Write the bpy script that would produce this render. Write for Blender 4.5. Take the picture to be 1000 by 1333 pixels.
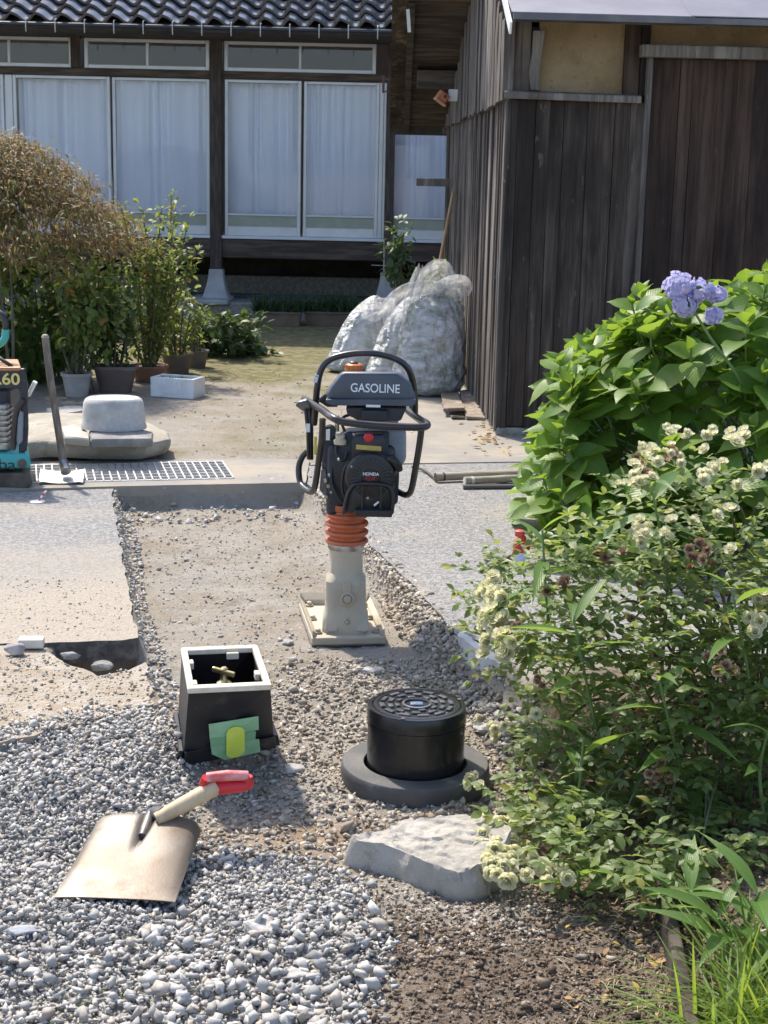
import bpy, bmesh, math, random
import numpy as np
from mathutils import Vector, Matrix, noise

for o in list(bpy.data.objects):
    bpy.data.objects.remove(o, do_unlink=True)
scene = bpy.context.scene
col = scene.collection
R_ = math.radians
random.seed(7)
rng = np.random.default_rng(7)

# ---------------------------------------------------------------- camera
FPX, PITCH, ROLL, CAMZ = 2000.0, R_(12.53), 0.022, 1.6
_F = Vector((0, math.cos(PITCH), -math.sin(PITCH)))
_U0 = Vector((0, math.sin(PITCH), math.cos(PITCH)))
_R0 = Vector((1, 0, 0))
_R = _R0 * math.cos(ROLL) + _U0 * math.sin(ROLL)
_U = _U0 * math.cos(ROLL) - _R0 * math.sin(ROLL)
CAM = Vector((0, 0, CAMZ))
cd = bpy.data.cameras.new('camera')
cam = bpy.data.objects.new('camera', cd)
col.objects.link(cam)
cd.sensor_width = 36.0
cd.sensor_fit = 'AUTO'
cd.lens = FPX / 1333.0 * 36.0
cd.clip_start, cd.clip_end = 0.05, 2000
rm = Matrix((_R, _U, -_F)).transposed().to_4x4()
cam.matrix_world = Matrix.Translation(CAM) @ rm
cd.dof.use_dof = True
cd.dof.focus_distance = 5.2
cd.dof.aperture_fstop = 16.0
scene.camera = cam

# ---------------------------------------------------------------- light
SUN_EL, SUN_AZ = R_(54), R_(-33)          # azimuth from +Y towards +X
w = bpy.data.worlds.new('World')
scene.world = w
w.use_nodes = True
wn = w.node_tree
bg = wn.nodes['Background']
sky = wn.nodes.new('ShaderNodeTexSky')
sky.sky_type = 'NISHITA'
sky.sun_disc = False
sky.sun_elevation = SUN_EL
sky.sun_rotation = SUN_AZ % (2 * math.pi)
sky.air_density = 0.8
sky.dust_density = 1.8
sky.ozone_density = 0.6
wn.links.new(sky.outputs[0], bg.inputs[0])
bg.inputs[1].default_value = 0.15
sl = bpy.data.lights.new('sun', 'SUN')
sl.energy = 2.9
sl.angle = R_(2.0)
sl.color = (1.0, 0.92, 0.80)
sun = bpy.data.objects.new('sun', sl)
col.objects.link(sun)
sdir = Vector((math.sin(SUN_AZ) * math.cos(SUN_EL), math.cos(SUN_AZ) * math.cos(SUN_EL), math.sin(SUN_EL)))
sun.rotation_euler = (-sdir).to_track_quat('-Z', 'Y').to_euler()
sun.location = (-6, 10, 14)
vs = scene.view_settings
scene.display_settings.display_device = 'sRGB'
vs.view_transform = 'Standard'
vs.look = 'None'
vs.exposure = 1.12
vs.gamma = 1.0
vs.use_curve_mapping = False
scene.render.engine = 'CYCLES'
scene.cycles.max_bounces = 8
scene.cycles.diffuse_bounces = 4
scene.cycles.transparent_max_bounces = 12
scene.cycles.use_denoising = True


# ---------------------------------------------------------------- placing helpers: photo position -> point in the world
def ray(px, py):
    return (_F + _R * ((px - 500.0) / FPX) + _U * ((666.5 - py) / FPX)).normalized()


def G(px, py, z=0.0):
    d = ray(px, py)
    return CAM + d * ((z - CAM.z) / d.z)


def P(px, py, Y):
    d = ray(px, py)
    return CAM + d * (Y / d.y)


def proj(pts):
    p = np.asarray(pts, float) - np.array(CAM)
    d = p @ np.array(_F)
    return np.stack([500 + FPX * (p @ np.array(_R)) / d, 666.5 - FPX * (p @ np.array(_U)) / d], 1)


def inpoly(pts, poly):
    x, y = pts[:, 0], pts[:, 1]
    inside = np.zeros(len(pts), bool)
    n = len(poly)
    for i in range(n):
        x1, y1 = poly[i][:2]
        x2, y2 = poly[(i + 1) % n][:2]
        c = ((y1 > y) != (y2 > y))
        with np.errstate(divide='ignore', invalid='ignore'):
            xi = (x2 - x1) * (y - y1) / (y2 - y1 if y2 != y1 else 1e-9) + x1
        inside ^= c & (x < xi)
    return inside


def sdist(pts, poly):
    """distance to the polygon's edge, positive inside"""
    best = np.full(len(pts), 1e9)
    n = len(poly)
    for i in range(n):
        a = np.array(poly[i][:2], float)
        b = np.array(poly[(i + 1) % n][:2], float)
        ab = b - a
        t = np.clip(((pts - a) @ ab) / max(ab @ ab, 1e-12), 0, 1)
        d = np.hypot(*(pts - (a + t[:, None] * ab)).T)
        best = np.minimum(best, d)
    return np.where(inpoly(pts, poly), best, -best)


def sstep(a, b, x):
    t = np.clip((x - a) / (b - a), 0, 1)
    return t * t * (3 - 2 * t)


_tab = np.random.default_rng(3).random((256, 256))


def vnoise(x, y, s):
    x = np.asarray(x) * s + 37.3
    y = np.asarray(y) * s + 91.7
    xi = np.floor(x).astype(int)
    yi = np.floor(y).astype(int)
    fx, fy = x - xi, y - yi
    fx = fx * fx * (3 - 2 * fx)
    fy = fy * fy * (3 - 2 * fy)
    a = _tab[xi % 256, yi % 256]
    b = _tab[(xi + 1) % 256, yi % 256]
    c = _tab[xi % 256, (yi + 1) % 256]
    d = _tab[(xi + 1) % 256, (yi + 1) % 256]
    return (a * (1 - fx) + b * fx) * (1 - fy) + (c * (1 - fx) + d * fx) * fy - 0.5


# ---------------------------------------------------------------- object helpers
def tag(o, label=None, cat=None, group=None, kind=None):
    if label: o['label'] = label
    if cat: o['category'] = cat
    if group: o['group'] = group
    if kind: o['kind'] = kind
    return o


def thing(name, loc, label, cat, group=None):
    o = bpy.data.objects.new(name, None)
    o.empty_display_size = 0.1
    o.location = Vector(loc)
    col.objects.link(o)
    return tag(o, label, cat, group)


def wloc(o):
    m = Matrix.Identity(4)
    while o is not None:
        m = (o.matrix_parent_inverse @ o.matrix_basis) if o.parent is None else (o.matrix_parent_inverse @ o.matrix_basis)
        break
    return m


def world_of(o):
    m = o.matrix_basis.copy()
    if o.parent is not None:
        m = world_of(o.parent) @ o.matrix_parent_inverse @ m
    return m


def setparent(c, p):
    c.parent = p
    c.matrix_parent_inverse = world_of(p).inverted()


def link(name, me, m=None, parent=None, mw=None, label=None):
    o = bpy.data.objects.new(name, me)
    if m is not None:
        if not me.materials:
            for k in (m if isinstance(m, (list, tuple)) else [m]):
                me.materials.append(k)
    col.objects.link(o)
    if mw is not None:
        o.matrix_basis = mw
    if parent is not None:
        setparent(o, parent)
    if label: o['label'] = label
    return o


def copy_tree(o, parent=None, off=None):
    """a thing with its parts and sub-parts"""
    c = o.copy()
    col.objects.link(c)
    if parent is not None:
        c.parent = parent
    for ch in [k for k in bpy.data.objects if k.parent == o]:
        copy_tree(ch, c)
    return c


def smooth(me, angle=None):
    me.polygons.foreach_set('use_smooth', np.ones(len(me.polygons), bool))
    if angle is not None:
        try:
            me.set_sharp_from_angle(angle=R_(angle))
        except Exception:
            pass


class MB:
    """collects shapes and links them as one mesh object"""

    def __init__(s):
        s.v, s.f = [], []

    def add(s, v, f):
        b = len(s.v)
        s.v += [tuple(p) for p in v]
        s.f += [tuple(b + i for i in q) for q in f]
        return s

    def box(s, c, d, rot=None):
        """centre, full dimensions, optional 3x3 rotation"""
        c = Vector(c)
        hx, hy, hz = d[0] / 2, d[1] / 2, d[2] / 2
        vv = []
        for x, y, z in ((-1, -1, -1), (1, -1, -1), (1, 1, -1), (-1, 1, -1), (-1, -1, 1), (1, -1, 1), (1, 1, 1), (-1, 1, 1)):
            p = Vector((x * hx, y * hy, z * hz))
            if rot is not None:
                p = rot @ p
            vv.append(c + p)
        return s.add(vv, ((0, 3, 2, 1), (4, 5, 6, 7), (0, 1, 5, 4), (1, 2, 6, 5), (2, 3, 7, 6), (3, 0, 4, 7)))

    def hexa(s, bot, top):
        """eight corners: four below (counter-clockwise from above), four above"""
        return s.add(list(bot) + list(top), ((0, 3, 2, 1), (4, 5, 6, 7), (0, 1, 5, 4), (1, 2, 6, 5), (2, 3, 7, 6), (3, 0, 4, 7)))

    def bar(s, a, b, wx, wy, up=(0, 0, 1)):
        a, b = Vector(a), Vector(b)
        d = b - a
        L = d.length
        z = d.normalized()
        up = Vector(up)
        if abs(z.dot(up)) > 0.99:
            up = Vector((0, 1, 0))
        x = up.cross(z).normalized()
        y = z.cross(x)
        return s.box((a + b) / 2, (wx, wy, L), Matrix((x, y, z)).transposed())

    def tube(s, pts, r, n=10, cap=True, smoothn=0):
        pts = [Vector(p) for p in pts]
        rs = list(r) if isinstance(r, (list, tuple)) else [r] * len(pts)
        if smoothn:
            pts, rs = catmull(pts, rs, smoothn)
        vv, ff = [], []
        t0 = (pts[1] - pts[0]).normalized()
        nx = t0.orthogonal().normalized()
        for i, p in enumerate(pts):
            if i == 0: t = pts[1] - pts[0]
            elif i == len(pts) - 1: t = pts[-1] - pts[-2]
            else: t = (pts[i + 1] - pts[i]).normalized() + (pts[i] - pts[i - 1]).normalized()
            if t.length < 1e-9: t = t0
            t = t.normalized()
            nx = (nx - t * nx.dot(t))
            nx = nx.normalized() if nx.length > 1e-6 else t.orthogonal().normalized()
            ny = t.cross(nx)
            for k in range(n):
                a = 2 * math.pi * k / n
                vv.append(p + (nx * math.cos(a) + ny * math.sin(a)) * rs[i])
        for i in range(len(pts) - 1):
            for k in range(n):
                k2 = (k + 1) % n
                ff.append((i * n + k, i * n + k2, (i + 1) * n + k2, (i + 1) * n + k))
        if cap:
            ff.append(tuple(range(n - 1, -1, -1)))
            ff.append(tuple((len(pts) - 1) * n + k for k in range(n)))
        return s.add(vv, ff)

    def lathe(s, prof, c=(0, 0, 0), n=24, axis=(0, 0, 1), sx=1, sy=1, power=None, cap=True):
        """profile of (radius, height) along an axis; power > 2 squares the section"""
        c = Vector(c)
        z = Vector(axis).normalized()
        x = Vector((1, 0, 0)) if abs(z.x) < 0.9 else Vector((0, 1, 0))
        x = (x - z * x.dot(z)).normalized()
        y = z.cross(x)
        vv, ff = [], []
        for r, h in prof:
            for k in range(n):
                a = 2 * math.pi * (k + 0.5) / n
                ca, sa = math.cos(a), math.sin(a)
                q = 1.0
                if power:
                    q = (abs(ca) ** power + abs(sa) ** power) ** (-1.0 / power)
                vv.append(c + x * (r * ca * q * sx) + y * (r * sa * q * sy) + z * h)
        for i in range(len(prof) - 1):
            for k in range(n):
                k2 = (k + 1) % n
                ff.append((i * n + k, i * n + k2, (i + 1) * n + k2, (i + 1) * n + k))
        if cap:
            ff.append(tuple(range(n - 1, -1, -1)))
            ff.append(tuple((len(prof) - 1) * n + k for k in range(n)))
        return s.add(vv, ff)

    def prism(s, poly, ext):
        """a closed outline of 3-D points pushed along a vector"""
        poly = [Vector(p) for p in poly]
        ext = Vector(ext)
        n = len(poly)
        ff = [tuple(range(n - 1, -1, -1)), tuple(range(n, 2 * n))]
        ff += [(i, (i + 1) % n, n + (i + 1) % n, n + i) for i in range(n)]
        return s.add(poly + [p + ext for p in poly], ff)

    def loft(s, rings, cap=True):
        n = len(rings[0])
        vv = [p for r in rings for p in r]
        ff = []
        for i in range(len(rings) - 1):
            for k in range(n):
                k2 = (k + 1) % n
                ff.append((i * n + k, i * n + k2, (i + 1) * n + k2, (i + 1) * n + k))
        if cap:
            ff.append(tuple(range(n - 1, -1, -1)))
            ff.append(tuple((len(rings) - 1) * n + k for k in range(n)))
        return s.add(vv, ff)

    def mesh(s, name, sm=None, bevel=0, seg=2, fix=True):
        me = bpy.data.meshes.new(name)
        me.from_pydata([tuple(p) for p in s.v], [], s.f)
        if bevel or fix:
            bm = bmesh.new()
            bm.from_mesh(me)
            if fix:
                bmesh.ops.recalc_face_normals(bm, faces=bm.faces)
            if bevel:
                es = [e for e in bm.edges if len(e.link_faces) == 2 and e.calc_face_angle(0) > 0.5]
                bmesh.ops.bevel(bm, geom=es, offset=bevel, segments=seg, profile=0.5, affect='EDGES', clamp_overlap=True)
            bm.to_mesh(me)
            bm.free()
        me.validate()
        if sm is not None:
            smooth(me, sm)
        return me

    def build(s, name, m, parent=None, sm=None, bevel=0, seg=2, label=None, fix=True):
        return link(name, s.mesh(name, sm, bevel, seg, fix), m, parent, label=label)


def catmull(pts, rs, n):
    out, ro = [], []
    for i in range(len(pts) - 1):
        p0 = pts[max(i - 1, 0)]
        p1, p2 = pts[i], pts[i + 1]
        p3 = pts[min(i + 2, len(pts) - 1)]
        for k in range(n):
            t = k / n
            out.append(0.5 * ((2 * p1) + (p2 - p0) * t + (2 * p0 - 5 * p1 + 4 * p2 - p3) * t * t + (3 * p1 - p0 - 3 * p2 + p3) * t ** 3))
            ro.append(rs[i] * (1 - t) + rs[i + 1] * t)
    out.append(pts[-1])
    ro.append(rs[-1])
    return out, ro


def np_mesh(name, V, F, sm=False, attrs=None):
    """fast mesh from numpy vertices and one array of triangles or quads"""
    V = np.ascontiguousarray(V, np.float32)
    F = np.ascontiguousarray(F, np.int32)
    k = F.shape[1]
    me = bpy.data.meshes.new(name)
    me.vertices.add(len(V))
    me.vertices.foreach_set('co', V.ravel())
    me.loops.add(F.size)
    me.loops.foreach_set('vertex_index', F.ravel())
    me.polygons.add(len(F))
    me.polygons.foreach_set('loop_start', np.arange(0, F.size, k, dtype=np.int32))
    try:
        me.polygons.foreach_set('loop_total', np.full(len(F), k, np.int32))
    except Exception:
        pass
    if sm:
        me.polygons.foreach_set('use_smooth', np.ones(len(F), bool))
    for nm, (typ, arr) in (attrs or {}).items():
        a = me.attributes.new(nm, typ, 'POINT')
        a.data.foreach_set('vector' if typ == 'FLOAT_VECTOR' else ('color' if typ == 'FLOAT_COLOR' else 'value'), np.ascontiguousarray(arr, np.float32).ravel())
    me.update(calc_edges=True)
    return me


def merged(name, base, mats, sm=True):
    """many copies of one small mesh (V, F, leaf coordinates) in one mesh"""
    V, F, L = base
    A = np.asarray([np.array(m) for m in mats], np.float32)
    n = len(A)
    VV = np.einsum('nij,vj->nvi', A[:, :3, :3], V) + A[:, None, :3, 3]
    FF = F[None] + (np.arange(n) * len(V))[:, None, None]
    return np_mesh(name, VV.reshape(-1, 3), FF.reshape(-1, F.shape[1]), sm,
                   {'leafuv': ('FLOAT_VECTOR', np.tile(L, (n, 1)))} if L is not None else None)


def base_mesh(name, base, sm=True):
    V, F, L = base
    return np_mesh(name, V, F, sm, {'leafuv': ('FLOAT_VECTOR', L)} if L is not None else None)


def orient(o, d, nrm, s=1.0, sw=None):
    """matrix: local y along d, local z near nrm, scaled"""
    d = Vector(d).normalized()
    nrm = Vector(nrm)
    x = d.cross(nrm)
    if x.length < 1e-5:
        x = d.orthogonal()
    x.normalize()
    z = x.cross(d)
    sw = s if sw is None else sw
    m = Matrix((x * sw, d * s, z * s)).transposed().to_4x4()
    m.translation = Vector(o)
    return m


def rvec(s=1.0):
    while True:
        v = Vector((random.uniform(-1, 1), random.uniform(-1, 1), random.uniform(-1, 1)))
        if 0.05 < v.length < 1:
            return v.normalized() * s


# ---------------------------------------------------------------- materials
def newmat(name):
    m = bpy.data.materials.new(name)
    m.use_nodes = True
    nt = m.node_tree
    b = nt.nodes['Principled BSDF']
    return m, nt, b


def nd(nt, t, **kw):
    n = nt.nodes.new('ShaderNode' + t)
    for k, v in kw.items():
        if k.startswith('i_'):
            n.inputs[k[2:].replace('_', ' ')].default_value = v
        else:
            setattr(n, k, v)
    return n


def c4(c):
    return (c[0], c[1], c[2], 1.0)


def mixc(nt, fac, a, b, blend='MIX'):
    n = nt.nodes.new('ShaderNodeMix')
    n.data_type = 'RGBA'
    n.blend_type = blend
    for sock, val in ((n.inputs[0], fac), (n.inputs[6], a), (n.inputs[7], b)):
        if isinstance(val, (int, float)): sock.default_value = val
        elif isinstance(val, tuple): sock.default_value = c4(val)
        else: nt.links.new(val, sock)
    return n.outputs[2]


def ramp(nt, x, a, b):
    n = nd(nt, 'MapRange', interpolation_type='SMOOTHSTEP')
    n.inputs[1].default_value = a
    n.inputs[2].default_value = b
    nt.links.new(x, n.inputs[0])
    return n.outputs[0]


def math_(nt, op, a, b=0.0):
    n = nd(nt, 'Math', operation=op)
    for i, v in enumerate((a, b)):
        if isinstance(v, (int, float)): n.inputs[i].default_value = v
        else: nt.links.new(v, n.inputs[i])
    return n.outputs[0]


def coords(nt, stretch=(1, 1, 1), rand=False):
    tc = nd(nt, 'TexCoord')
    mp = nd(nt, 'Mapping')
    mp.inputs['Scale'].default_value = stretch
    nt.links.new(tc.outputs['Object'], mp.inputs[0])
    if rand:
        oi = nd(nt, 'ObjectInfo')
        ml = nd(nt, 'VectorMath', operation='SCALE')
        ml.inputs[0].default_value = (13.1, 7.7, 5.3)
        nt.links.new(oi.outputs['Random'], ml.inputs['Scale'])
        nt.links.new(ml.outputs[0], mp.inputs['Location'])
    return mp.outputs[0]


def tex_noise(nt, vec, scale, detail=4, rough=0.55):
    n = nd(nt, 'TexNoise')
    n.inputs['Scale'].default_value = scale
    n.inputs['Detail'].default_value = detail
    n.inputs['Roughness'].default_value = rough
    nt.links.new(vec, n.inputs['Vector'])
    return n.outputs['Fac']


def rnd(nt):
    """one random number per piece: object and island together"""
    oi = nd(nt, 'ObjectInfo')
    ge = nd(nt, 'NewGeometry')
    return math_(nt, 'FRACT', math_(nt, 'ADD', oi.outputs['Random'], ge.outputs['Random Per Island']))


def bump(nt, b, h, strength, dist=0.01):
    n = nd(nt, 'Bump')
    n.inputs['Strength'].default_value = strength
    n.inputs['Distance'].default_value = dist
    nt.links.new(h, n.inputs['Height'])
    nt.links.new(n.outputs[0], b.inputs['Normal'])


def PM(name, c, c2=None, scale=6, lo=0.4, hi=0.65, rough=0.6, metal=0.0, spec=0.5, stretch=(1, 1, 1), bmp=0.0, bscale=80, bdist=0.004,
       vary=0.0, c3=None, scale3=2.0, lo3=0.5, hi3=0.7, rvar=0.0, rand=False):
    m, nt, b = newmat(name)
    v = coords(nt, stretch, rand)
    out = None
    if c2 is not None:
        f = ramp(nt, tex_noise(nt, v, scale, 6), lo, hi)
        out = mixc(nt, f, c, c2)
    if c3 is not None:
        f = ramp(nt, tex_noise(nt, v, scale3, 5, 0.65), lo3, hi3)
        out = mixc(nt, f, out if out is not None else c, c3)
    if vary:
        r = rnd(nt)
        k = math_(nt, 'ADD', math_(nt, 'MULTIPLY', r, 2 * vary), 1 - vary)
        hs = nd(nt, 'HueSaturation')
        nt.links.new(k, hs.inputs['Value'])
        if out is None: hs.inputs['Color'].default_value = c4(c)
        else: nt.links.new(out, hs.inputs['Color'])
        out = hs.outputs[0]
    if out is None: b.inputs['Base Color'].default_value = c4(c)
    else: nt.links.new(out, b.inputs['Base Color'])
    b.inputs['Roughness'].default_value = rough
    if rvar:
        rr = math_(nt, 'ADD', math_(nt, 'MULTIPLY', tex_noise(nt, v, scale * 1.7), rvar), rough - rvar / 2)
        nt.links.new(rr, b.inputs['Roughness'])
    b.inputs['Metallic'].default_value = metal
    b.inputs['Specular IOR Level'].default_value = spec
    if bmp:
        bump(nt, b, tex_noise(nt, v, bscale, 5), bmp, bdist)
    return m


def LM(name, c, c2, c3=None, f3=0.1, trans=0.35, tcol=None, rough=0.45, vein=0.25, spec=0.4, nscale=30):
    """leaf: reflects on top, lets light through"""
    m, nt, b = newmat(name)
    r = rnd(nt)
    out = mixc(nt, r, c, c2)
    if c3 is not None:
        r2 = math_(nt, 'FRACT', math_(nt, 'MULTIPLY', r, 17.31))
        out = mixc(nt, ramp(nt, r2, 1 - f3 - 0.02, 1 - f3 + 0.02), out, c3)
    at = nd(nt, 'Attribute', attribute_name='leafuv')
    sp = nd(nt, 'SeparateXYZ')
    nt.links.new(at.outputs['Vector'], sp.inputs[0])
    ax = math_(nt, 'ABSOLUTE', sp.outputs[0])
    mid = math_(nt, 'SUBTRACT', 1.0, ramp(nt, ax, 0.02, 0.09))
    sv = math_(nt, 'SINE', math_(nt, 'MULTIPLY', math_(nt, 'SUBTRACT', sp.outputs[1], math_(nt, 'MULTIPLY', ax, 0.55)), 52.0))
    svr = math_(nt, 'MULTIPLY', ramp(nt, sv, 0.8, 1.0), 0.6)
    vf = math_(nt, 'MULTIPLY', math_(nt, 'MAXIMUM', mid, svr), vein)
    light = tuple(min(1, k * 1.9 + 0.03) for k in c2)
    out = mixc(nt, vf, out, light)
    v = coords(nt)
    out = mixc(nt, math_(nt, 'MULTIPLY', tex_noise(nt, v, nscale, 3), 0.5), out, tuple(k * 0.6 for k in c))
    nt.links.new(out, b.inputs['Base Color'])
    b.inputs['Roughness'].default_value = rough
    b.inputs['Specular IOR Level'].default_value = spec
    bump(nt, b, math_(nt, 'MULTIPLY', math_(nt, 'ADD', mid, sv), -0.5), 0.25, 0.002)
    tr = nd(nt, 'BsdfTranslucent')
    tc = tcol or (c2[0] * 2.6, c2[1] * 2.2, c2[2] * 0.8)
    tcm = mixc(nt, 0.6, out, tuple(min(1, k) for k in tc))
    nt.links.new(tcm, tr.inputs['Color'])
    ms = nd(nt, 'MixShader')
    ms.inputs[0].default_value = trans
    nt.links.new(b.outputs[0], ms.inputs[1])
    nt.links.new(tr.outputs[0], ms.inputs[2])
    nt.links.new(ms.outputs[0], nt.nodes['Material Output'].inputs['Surface'])
    return m

# ================================================================ GROUND
def Gp(pts, z=0.0):
    return [tuple(G(a, b, z))[:2] for a, b in pts]


DUG_PX = [(147, 633), (398, 628), (428, 655), (470, 700), (528, 757), (578, 812), (602, 829), (652, 864), (690, 885), (780, 910), (1150, 960),
          (1300, 1600), (-400, 1600), (-400, 985), (0, 960), (100, 938), (196, 917), (190, 861), (166, 868), (126, 876), (95, 863), (62, 842),
          (85, 826), (176, 820), (171, 790), (154, 690)]
DUG = Gp(DUG_PX)
HOLE = Gp([(62, 842), (80, 824), (178, 818), (190, 861), (166, 868), (126, 876), (95, 863)])
CH = Gp([(-400, 612), (289, 601), (304, 623), (42, 629), (-400, 639)])
cM = G(70, 1010, -0.03)
cM2 = G(215, 985, -0.06)
cBed = G(930, 1150, 0)


def hgt(x, y):
    x = np.asarray(x, float).ravel()
    y = np.asarray(y, float).ravel()
    p = np.stack([x, y], 1)
    h = np.where(y < 8.2, -0.014, 0.0) + sstep(8.4, 9.5, y) * 0.012 * vnoise(x, y, 1.3)
    near = (y > 1.2) & (y < 8.6) & (np.abs(x) < 3.6)
    if near.any():
        q = p[near]
        xx, yy = q[:, 0], q[:, 1]
        sd = sdist(q, DUG)
        wd = 0.05 + 0.11 * sstep(0.0, 0.15, xx) * sstep(5.1, 5.4, yy)
        d = sstep(0, 1, np.maximum(sd, 0) / wd)
        lift = 0.085 * sstep(-0.30, -0.75, xx) * sstep(3.5, 4.0, yy) * sstep(4.9, 4.6, yy)
        lift += 0.035 * np.exp(-(((xx - cM2.x) / 0.16) ** 2 + ((yy - cM2.y) / 0.2) ** 2))
        lift += 0.09 * sstep(0.6, 1.1, xx) * sstep(4.9, 4.4, yy)
        rough = 0.035 * vnoise(xx, yy, 3.1) + 0.02 * vnoise(xx, yy, 9) + 0.012 * vnoise(xx, yy, 25) + 0.008 * vnoise(xx, yy, 55)
        flat = 1 - 0.30 * sstep(4.9, 5.3, yy)
        hh = -0.014 + d * (-0.10 + lift + rough * flat)
        sh = sdist(q, HOLE)
        hh = hh - 0.14 * sstep(0.0, 0.05, sh)
        sc = sdist(q, CH)
        hh = np.where(sc > -0.02, -0.2, hh)
        h[near] = hh
    return h


def H(x, y):
    return float(hgt([x], [y])[0])


def GT(px, py):
    """ground point under a photo position, on the uneven ground"""
    z = -0.05
    for _ in range(6):
        p = G(px, py, z)
        z = H(p.x, p.y)
    return G(px, py, z)


xs = np.concatenate([[-400, -150, -60, -25, -12, -7, -5, -4.2, -3.7], np.arange(-3.3, 3.31, 0.02), [3.7, 4.2, 5, 7, 12, 25, 60, 150, 400]])
ys = np.concatenate([[-400, -150, -60, -20, -8, -3, 0, 1, 1.6], np.arange(2.0, 8.35, 0.02), np.arange(8.4, 17.6, 0.08), [19, 22, 28, 40, 70, 150, 400, 900]])
XX, YY = np.meshgrid(xs, ys)
HH = hgt(XX, YY)
nx_, ny_ = len(xs), len(ys)
idx = np.arange(nx_ * ny_).reshape(ny_, nx_)
FF = np.stack([idx[:-1, :-1], idx[:-1, 1:], idx[1:, 1:], idx[1:, :-1]], -1).reshape(-1, 4)
pp = proj(np.stack([XX.ravel(), YY.ravel(), HH], 1))
fx, fy = XX.ravel(), YY.ravel()
big = vnoise(fx, fy, 1.1) + 0.6 * vnoise(fx, fy, 3.3) + 0.35 * vnoise(fx, fy, 8)
SOIL_PX = [(455, 1170), (560, 1170), (680, 1180), (760, 1100), (860, 1080), (1300, 1000), (1300, 1700), (430, 1700), (450, 1420), (500, 1300), (490, 1220)]
soil = np.maximum(sstep(-0.05, 0.12, sdist(np.stack([fx, fy], 1), Gp(SOIL_PX, -0.08)) + 0.10 * big), sstep(-.02, .06, sdist(np.stack([fx, fy], 1), Gp([(640, 900), (760, 868), (1400, 860), (1400, 1200), (700, 1190), (660, 1040)], -.02)))) * (fy < 6)
moss = sstep(0.1, 0.55, (sstep(10.2, 14.5, fy) * 1.15 + big * 0.7)) * (fy > 8.6)
moss = np.maximum(moss, sstep(0.25, 0.6, big) * 0.55 * (fy > 8.7) * (fy < 12))
sand = np.zeros(len(fx))
for (a, b, r1, r2, amt) in ((385, 1072, .24, .10, 1), (300, 1080, .15, .08, .8), (70, 930, .7, .14, .55), (480, 1110, .12, .05, .6), (560, 1210, .1, .05, .3)):
    c = G(a, b, -0.08)
    sand = np.maximum(sand, amt * np.exp(-(((fx - c.x) / r1) ** 2 + ((fy - c.y) / r2) ** 2) + big * 0.8))
sand = np.clip(sand, 0, 1)
grav = sstep(-.03, .05, sdist(np.stack([fx, fy], 1), Gp([(-400, 978), (0, 962), (60, 945), (130, 932), (215, 950), (262, 1004), (232, 1075), (330, 1100), (440, 1110), (500, 1190), (478, 1290), (445, 1600), (-400, 1600)], -0.07)) + .04 * big) * (fy < 6)
zone = np.stack([moss, soil, sand, grav], 1)

mG, nt, b = newmat('dirt')
v = coords(nt)
at = nd(nt, 'Attribute', attribute_name='zone')
sp = nd(nt, 'SeparateColor')
nt.links.new(at.outputs['Color'], sp.inputs[0])
n1 = tex_noise(nt, v, 2.6, 8, 0.62)
n2 = tex_noise(nt, v, 38, 6, 0.65)
n3 = tex_noise(nt, v, 11, 6, 0.65)
c_ = mixc(nt, ramp(nt, n1, 0.38, 0.62), (0.335, 0.308, 0.268), (0.285, 0.247, 0.195))
c_ = mixc(nt, math_(nt, 'MULTIPLY', ramp(nt, n2, 0.45, 0.75), 0.55), c_, (0.40, 0.378, 0.342))
c_ = mixc(nt, math_(nt, 'MULTIPLY', ramp(nt, n3, 0.52, 0.72), 0.6), c_, (0.17, 0.135, 0.10))
c_ = mixc(nt, at.outputs['Alpha'], c_, mixc(nt, n2, (0.33, 0.32, 0.30), (0.50, 0.48, 0.45)))
cs = mixc(nt, n2, (0.30, 0.205, 0.125), (0.40, 0.30, 0.20))
c_ = mixc(nt, sp.outputs[2], c_, cs)
cso = mixc(nt, ramp(nt, n2, 0.35, 0.7), (0.115, 0.085, 0.062), (0.245, 0.20, 0.155))
c_ = mixc(nt, sp.outputs[1], c_, cso)
cm = mixc(nt, ramp(nt, n3, 0.4, 0.62), (0.115, 0.12, 0.045), (0.25, 0.215, 0.12))
c_ = mixc(nt, math_(nt, 'MULTIPLY', sp.outputs[0], 0.9), c_, cm)
nt.links.new(c_, b.inputs['Base Color'])
b.inputs['Roughness'].default_value = 0.95
b.inputs['Specular IOR Level'].default_value = 0.15
bh = math_(nt, 'ADD', tex_noise(nt, v, 60, 6, 0.7), math_(nt, 'MULTIPLY', tex_noise(nt, v, 190, 4, 0.7), 0.5))
bump(nt, b, bh, 0.9, 0.012)
gm = np_mesh('ground', np.stack([fx, fy, HH], 1), FF, True, {'zone': ('FLOAT_COLOR', zone)})
tag(link('ground', gm, mG), kind='structure')

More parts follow.
